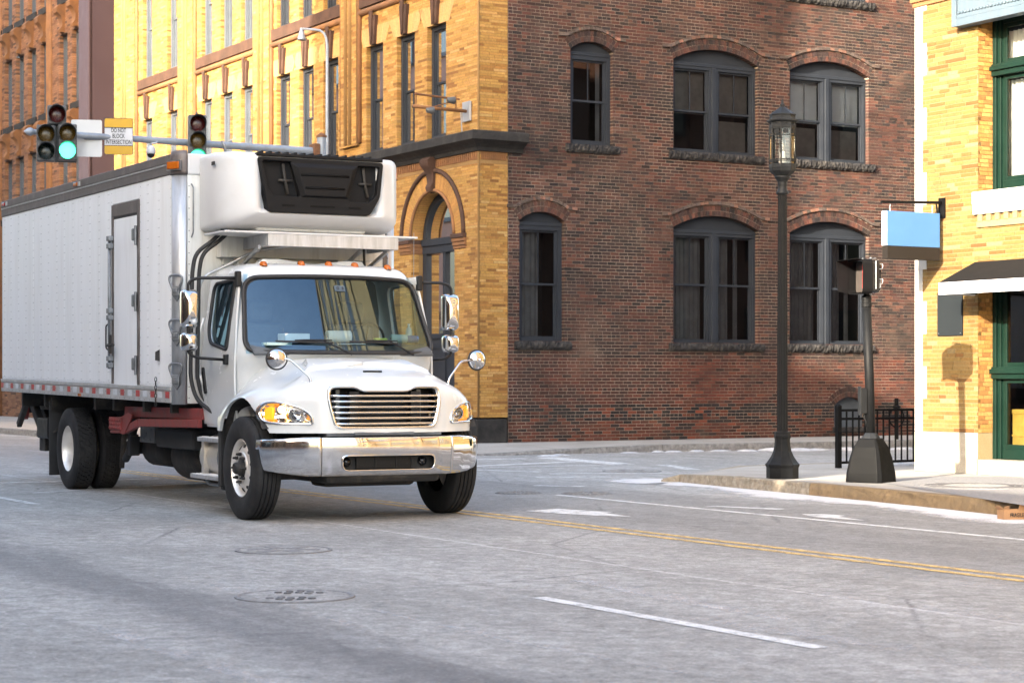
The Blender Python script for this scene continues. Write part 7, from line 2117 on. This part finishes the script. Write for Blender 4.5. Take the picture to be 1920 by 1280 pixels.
# front wall: panels with rivet lines
for i in range(6):
    a, b = -1.175 + i * 2.35 / 6, -1.175 + (i + 1) * 2.35 / 6
    mb = MB(); mb.box(UF - .011, UF, a + .003, b - .003, W0, 3.62); part(mb, 'front_panel', 'box_front', box_, bevel=.002, seg=1)
mb = MB()
for i in range(7):
    v = -1.175 + i * 2.35 / 6
    w = 1.2
    while w < 3.6: dome(mb, (UF + .001, v + (.02 if v < 1.1 else -.02), w), (1, 0, 0), .007); w += .12
part(mb, 'rivets', 'chassis_black', box_, kind='stuff')
mb = MB(); mb.box(UF - .02, UF + .016, -1.175, 1.175, 3.60, W1); part(mb, 'front_rail', 'fairing_white', box_, bevel=.02)
for v in (-1.13, 1.13):
    mb = MB(); mb.tube(smooth_path([(UF + .01, v, 3.5), (UF + .07, v, 3.46), (UF + .07, v, 2.98), (UF + .01, v, 2.93)], .03), .009, 6); part(mb, 'grab_handle', 'galvanised', box_, smooth=True)
# arrow decal on the far edge of the front wall
mb = MB(); mb.add([(UF + .004, y, z) for y, z in ((1.12, 2.45), (1.17, 2.45), (1.17, 2.76), (1.19, 2.76), (1.145, 2.86), (1.10, 2.76), (1.12, 2.76))], [tuple(range(7))]); part(mb, 'arrow_decal', 'taupe_rail', box_, fix=False)
# ---- refrigeration unit
def rr_loop(u, hv, w0, w1, r, n=4, dv=.02):
    k_ = sstep(-.95, -1.3, u); hv -= .055 * k_; dv -= .045 * k_
    q = round_poly([(-hv + dv, w0), (hv + dv, w0), (hv + dv, w1), (-hv + dv, w1)], r, n); return [(u, a, b) for a, b in q]
mb = MB()
secs = [(-1.70, 1.07, 3.00, 3.80, .05), (-1.50, 1.08, 3.00, 3.81, .06), (-1.30, 1.075, 3.00, 3.81, .08), (-1.15, 1.04, 3.015, 3.805, .10), (-1.03, .97, 3.05, 3.795, .10), (-.94, .86, 3.10, 3.775, .09), (-.88, .765, 3.135, 3.755, .07), (-.868, .72, 3.15, 3.745, .05), (-.90, .66, 3.18, 3.72, .04), (-.955, .64, 3.2, 3.70, .04)]
L_ = [rr_loop(*s) for s in secs]
mb.grid(L_, closed=True); n = len(L_[0]); mb.f.append(tuple(range(n))); mb.f.append(tuple(len(mb.v) - n + k for k in range(n)))
ru = part(mb, 'cooling_unit', 'fairing_white', auto=45)
BPOLY = [(-.675, 3.735), (.715, 3.735), (.655, 3.42), (.665, 3.32), (.60, 3.165), (-.56, 3.165), (-.63, 3.32), (-.605, 3.42)]
BPOLY = [(-.70, 3.735), (.74, 3.735), (.70, 3.36), (.58, 3.16), (-.58, 3.16), (-.62, 3.36)]
mb = MB(); mb.prism(round_poly(BPOLY, .04, 4), -.96, -.835, 'x'); bk = part(mb, 'black_front', 'black_unit', ru)
cl = MB().prism(round_poly([(-.655, 3.70), (-.32, 3.70), (-.22, 3.33), (-.52, 3.33), (-.58, 3.40)], .03, 4), -.92, -.7, 'x')
cr = MB().prism(round_poly([(.695, 3.69), (.43, 3.69), (.33, 3.30), (.57, 3.30), (.66, 3.38)], .03, 4), -.91, -.7, 'x')
cut(bk, [cl, cr]); s_ = bk.modifiers.new('bevel', 'BEVEL'); s_.width = .008; s_.segments = 2; s_.limit_method = 'ANGLE'
mb = MB(); o_ = [(-.335, 3.69), (.44, 3.69), (.32, 3.33), (-.215, 3.33)]; i_ = [(-.27, 3.645), (.37, 3.645), (.28, 3.345), (-.17, 3.345)]
mb.add([(-.836, a, b) for a, b in o_] + [(-.80, a, b) for a, b in i_], [(0, 1, 5, 4), (1, 2, 6, 5), (2, 3, 7, 6), (3, 0, 4, 7), (4, 5, 6, 7)]); cpn = part(mb, 'centre_plate', 'black_unit', ru, bevel=.008)
for (w, a, b) in ((3.565, -.23, .32), (3.43, -.18, .27)):
    mb = MB(); mb.tube([(-.801, a, w), (-.801, b, w)], .014, 8); part(mb, 'plate_groove', 'iron_black', cpn, smooth=True)
for (a, b) in ((-.40, .03), (.52, .03)):
    mb = MB(); mb.tube([(-.89, a, 3.68), (-.89, a + .02, 3.52), (-.88, a + .05, 3.36)], .018, 8); mb.tube([(-.885, a - .05, 3.50), (-.885, a + .1, 3.50)], .015, 8); part(mb, 'pipework', 'chassis_black', bk, smooth=True)
for (a, wd) in ((-.36, .07), (.03, .14), (.40, .07)):
    mb = MB(); mb.box(-.836, -.832, a - wd, a + wd, 3.225, 3.245); part(mb, 'badge_recess', 'iron_black', bk)
for k in range(14):
    a = -.64 + k * .095
    mb = MB(); mb.box(-1.35, -.86, a - .012, a + .012, 3.78, 3.80); part(mb, 'top_fin', 'black_unit', ru)
mb = MB(); mb.box(-1.40, -.85, -.70, .74, 3.745, 3.782); part(mb, 'top_grid', 'black_unit', ru, bevel=.01)
mb = MB(); mb.tube([(-1.2, -.93, 3.80), (-1.2, -.94, 3.88), (-1.22, -.96, 3.92)], [.014, .02, .012], 8); part(mb, 'unit_hook', 'galvanised', ru, smooth=True)
mb = MB(); mb.box(-1.26, -1.18, -1.065, -1.05, 3.66, 3.70); part(mb, 'unit_latch', 'chassis_black', ru, bevel=.004)
mb = MB(); mb.box(-1.58, -1.15, -.6, .66, 2.985, 3.08); part(mb, 'unit_belly', 'box_front', ru, bevel=.02)
# ---- catwalk above the cab
mb = MB(); mb.box(-1.45, -.80, -1.08, 1.13, 2.93, 2.95); ck = part(mb, 'catwalk', 'fairing_white', bevel=.004)
mb = MB(); mb.box(-.85, -.80, -.60, .90, 2.80, 2.928); mb.box(-1.60, -.85, -.60, -.56, 2.80, 2.928); mb.box(-1.60, -.85, .86, .90, 2.80, 2.928); part(mb, 'catwalk_beam', 'aluminium', ck, bevel=.004)
mb = MB()
for i in range(14):
    for v in (-1.06, -.98): mb.lathe([(.001, .0015), (.012, .0015), (.013, 0)], 6, Matrix.Translation((-1.42 + .045 * i, v, 2.9505)))
part(mb, 'catwalk_holes', 'chassis_black', ck, kind='stuff')
mb = MB(); mb.box(-1.715, -1.55, -.85, .95, 2.72, 2.93); part(mb, 'catwalk_rail', 'box_front', ck, bevel=.004)
for v in (-.62, .55, .86):
    mb = MB(); mb.box(-1.715, -1.57, v - .04, v + .04, 2.35, 2.9); mb.beam((-1.58, v, 2.62), (-1.0, v, 2.80), .03, .04); part(mb, 'catwalk_bracket', 'aluminium', ck, bevel=.003)
# ---- hoses between unit and chassis
for dv_, r_ in ((0, .022), (.075, .022)):
    mb = MB(); mb.tube(smooth_path([(-1.35, -.86 + dv_, 3.04), (-1.36, -.98 + dv_, 2.90), (-1.40, -1.19 + dv_, 2.74), (-1.42, -1.22 + dv_, 2.55), (-1.45, -1.23 + dv_, 1.40), (-1.40, -1.18 + dv_, 1.18), (-1.15, -1.08 + dv_, 1.05)], .12, 5), r_, 8); part(mb, 'hose', 'black_rubber', smooth=True)
mb = MB(); mb.tube(smooth_path([(-1.0, -.2, 2.83), (-1.35, -.55, 2.78), (-1.50, -.85, 2.60), (-1.52, -1.08, 2.50), (-1.52, -1.14, 2.2), (-1.5, -1.15, 1.4)], .15, 5), .016, 8); part(mb, 'cable', 'aluminium', smooth=True)
mb = MB(); mb.tube(smooth_path([(-1.4, -1.10, 2.05), (-1.45, -1.13, 1.9), (-1.47, -1.13, 1.45), (-1.25, -1.08, 1.2), (-1.2, -1.06, 1.12)], .1, 4), .012, 8); part(mb, 'cable', 'paper_white', smooth=True)
mb = MB(); mb.tube(smooth_path([(-1.1, .62, 2.82), (-1.3, .72, 2.6), (-1.45, .80, 2.45)], .1), .014, 6); part(mb, 'cable', 'chassis_black', smooth=True)
mb = MB(); mb.tube([(-.95, 1.15, 2.30), (-.98, 1.16, 2.02)], .006, 6); mb.tube([(-.95, 1.15, 2.3), (-.90, 1.13, 3.0)], .003, 5); part(mb, 'antenna', 'galvanised')

# ------------------------------------------------------------------ loose things lying on the dashboard
def T(p): return trk.matrix_basis @ Vector(p)
bpy.context.view_layer.update()
TRZ = TA - math.pi / 2
def roll(p, r, L, mat, label, cat='paper roll', name='paper_roll'):
    q = T(p); t = thing(name, label, cat, tuple(q), TRZ)
    M_ = Matrix.Rotation(R(90), 4, 'X')
    mb = MB(); mb.lathe([(r * .3, -L / 2), (r, -L / 2), (r, L / 2), (r * .3, L / 2), (r * .3, -L / 2)], 24, M_); mb.build('roll', mat, t, auto=40)
    mb = MB(); mb.lathe([(r * .3, -L / 2 + .002), (r * .26, -L / 2 + .002), (r * .26, L / 2 - .002), (r * .3, L / 2 - .002)], 16, M_); mb.build('core', 'cardboard', t)
    return t
DW = 1.785
roll((-.38, .02, DW + .062), .062, .26, 'paper_white', 'white paper towel roll lying on the dashboard behind the windshield centre')
roll((-.34, .70, DW + .045), .045, .2, 'paper_teal', 'pale roll lying at the driver end of the dashboard')
def slab(p, sx, sy, sz, mat, label, cat, name, rz=0, ry=0):
    q = T(p); o = MB().box(-sx, sx, -sy, sy, 0, sz).build(name, mat, None, bevel=.004)
    o.location = q; o.rotation_euler = (0, ry, TRZ + rz); tag(o, label, cat); return o
slab((-.32, -.50, DW), .09, .14, .085, 'paper_white', 'white box on the passenger side of the dashboard', 'box', 'tissue_box', R(4))
slab((-.24, -.72, DW - .04), .07, .14, .03, 'paper_teal', 'pale stack of papers low in the corner of the windshield', 'papers', 'paper_stack', R(5))
slab((-.26, .12, DW - .025), .05, .14, .012, 'paper_white', 'flat sheet of paper below the towel roll on the dashboard', 'papers', 'paper_sheet', R(-2))
slab((-.30, .52, DW), .08, .1, .02, 'paper_white', 'folded white papers beside the steering wheel on the dashboard', 'papers', 'folded_papers', R(20))
slab((-.36, .49, DW + .02), .025, .07, .03, 'lime_pack', 'small lime green packet on the dashboard', 'packet', 'lime_packet', R(2))
q = T((-.36, .82, DW)); t = thing('water_bottle', 'clear plastic bottle with blue base on the dashboard by the driver pillar', 'bottle', tuple(q), TRZ)
MB().lathe([(.001, 0), (.035, 0), (.037, .02), (.036, .12), (.03, .15), (.013, .17), (.013, .19)], 18).build('bottle', 'bottle_clear', t, smooth=True)
MB().lathe([(.015, .188), (.015, .205), (.001, .206)], 14).build('cap', 'paper_white', t)
q = T((-.32, .84, DW + .04)); o = MB().lathe([(.001, -.06), (.04, -.06), (.042, 0), (.04, .06), (.001, .06)], 18, Matrix.Rotation(R(90), 4, 'X')).build('blue_cup', 'blue_cap', None, auto=40); o.location = q; o.rotation_euler = (0, 0, TRZ); tag(o, 'blue cup lying in the far lower corner of the windshield', 'cup')
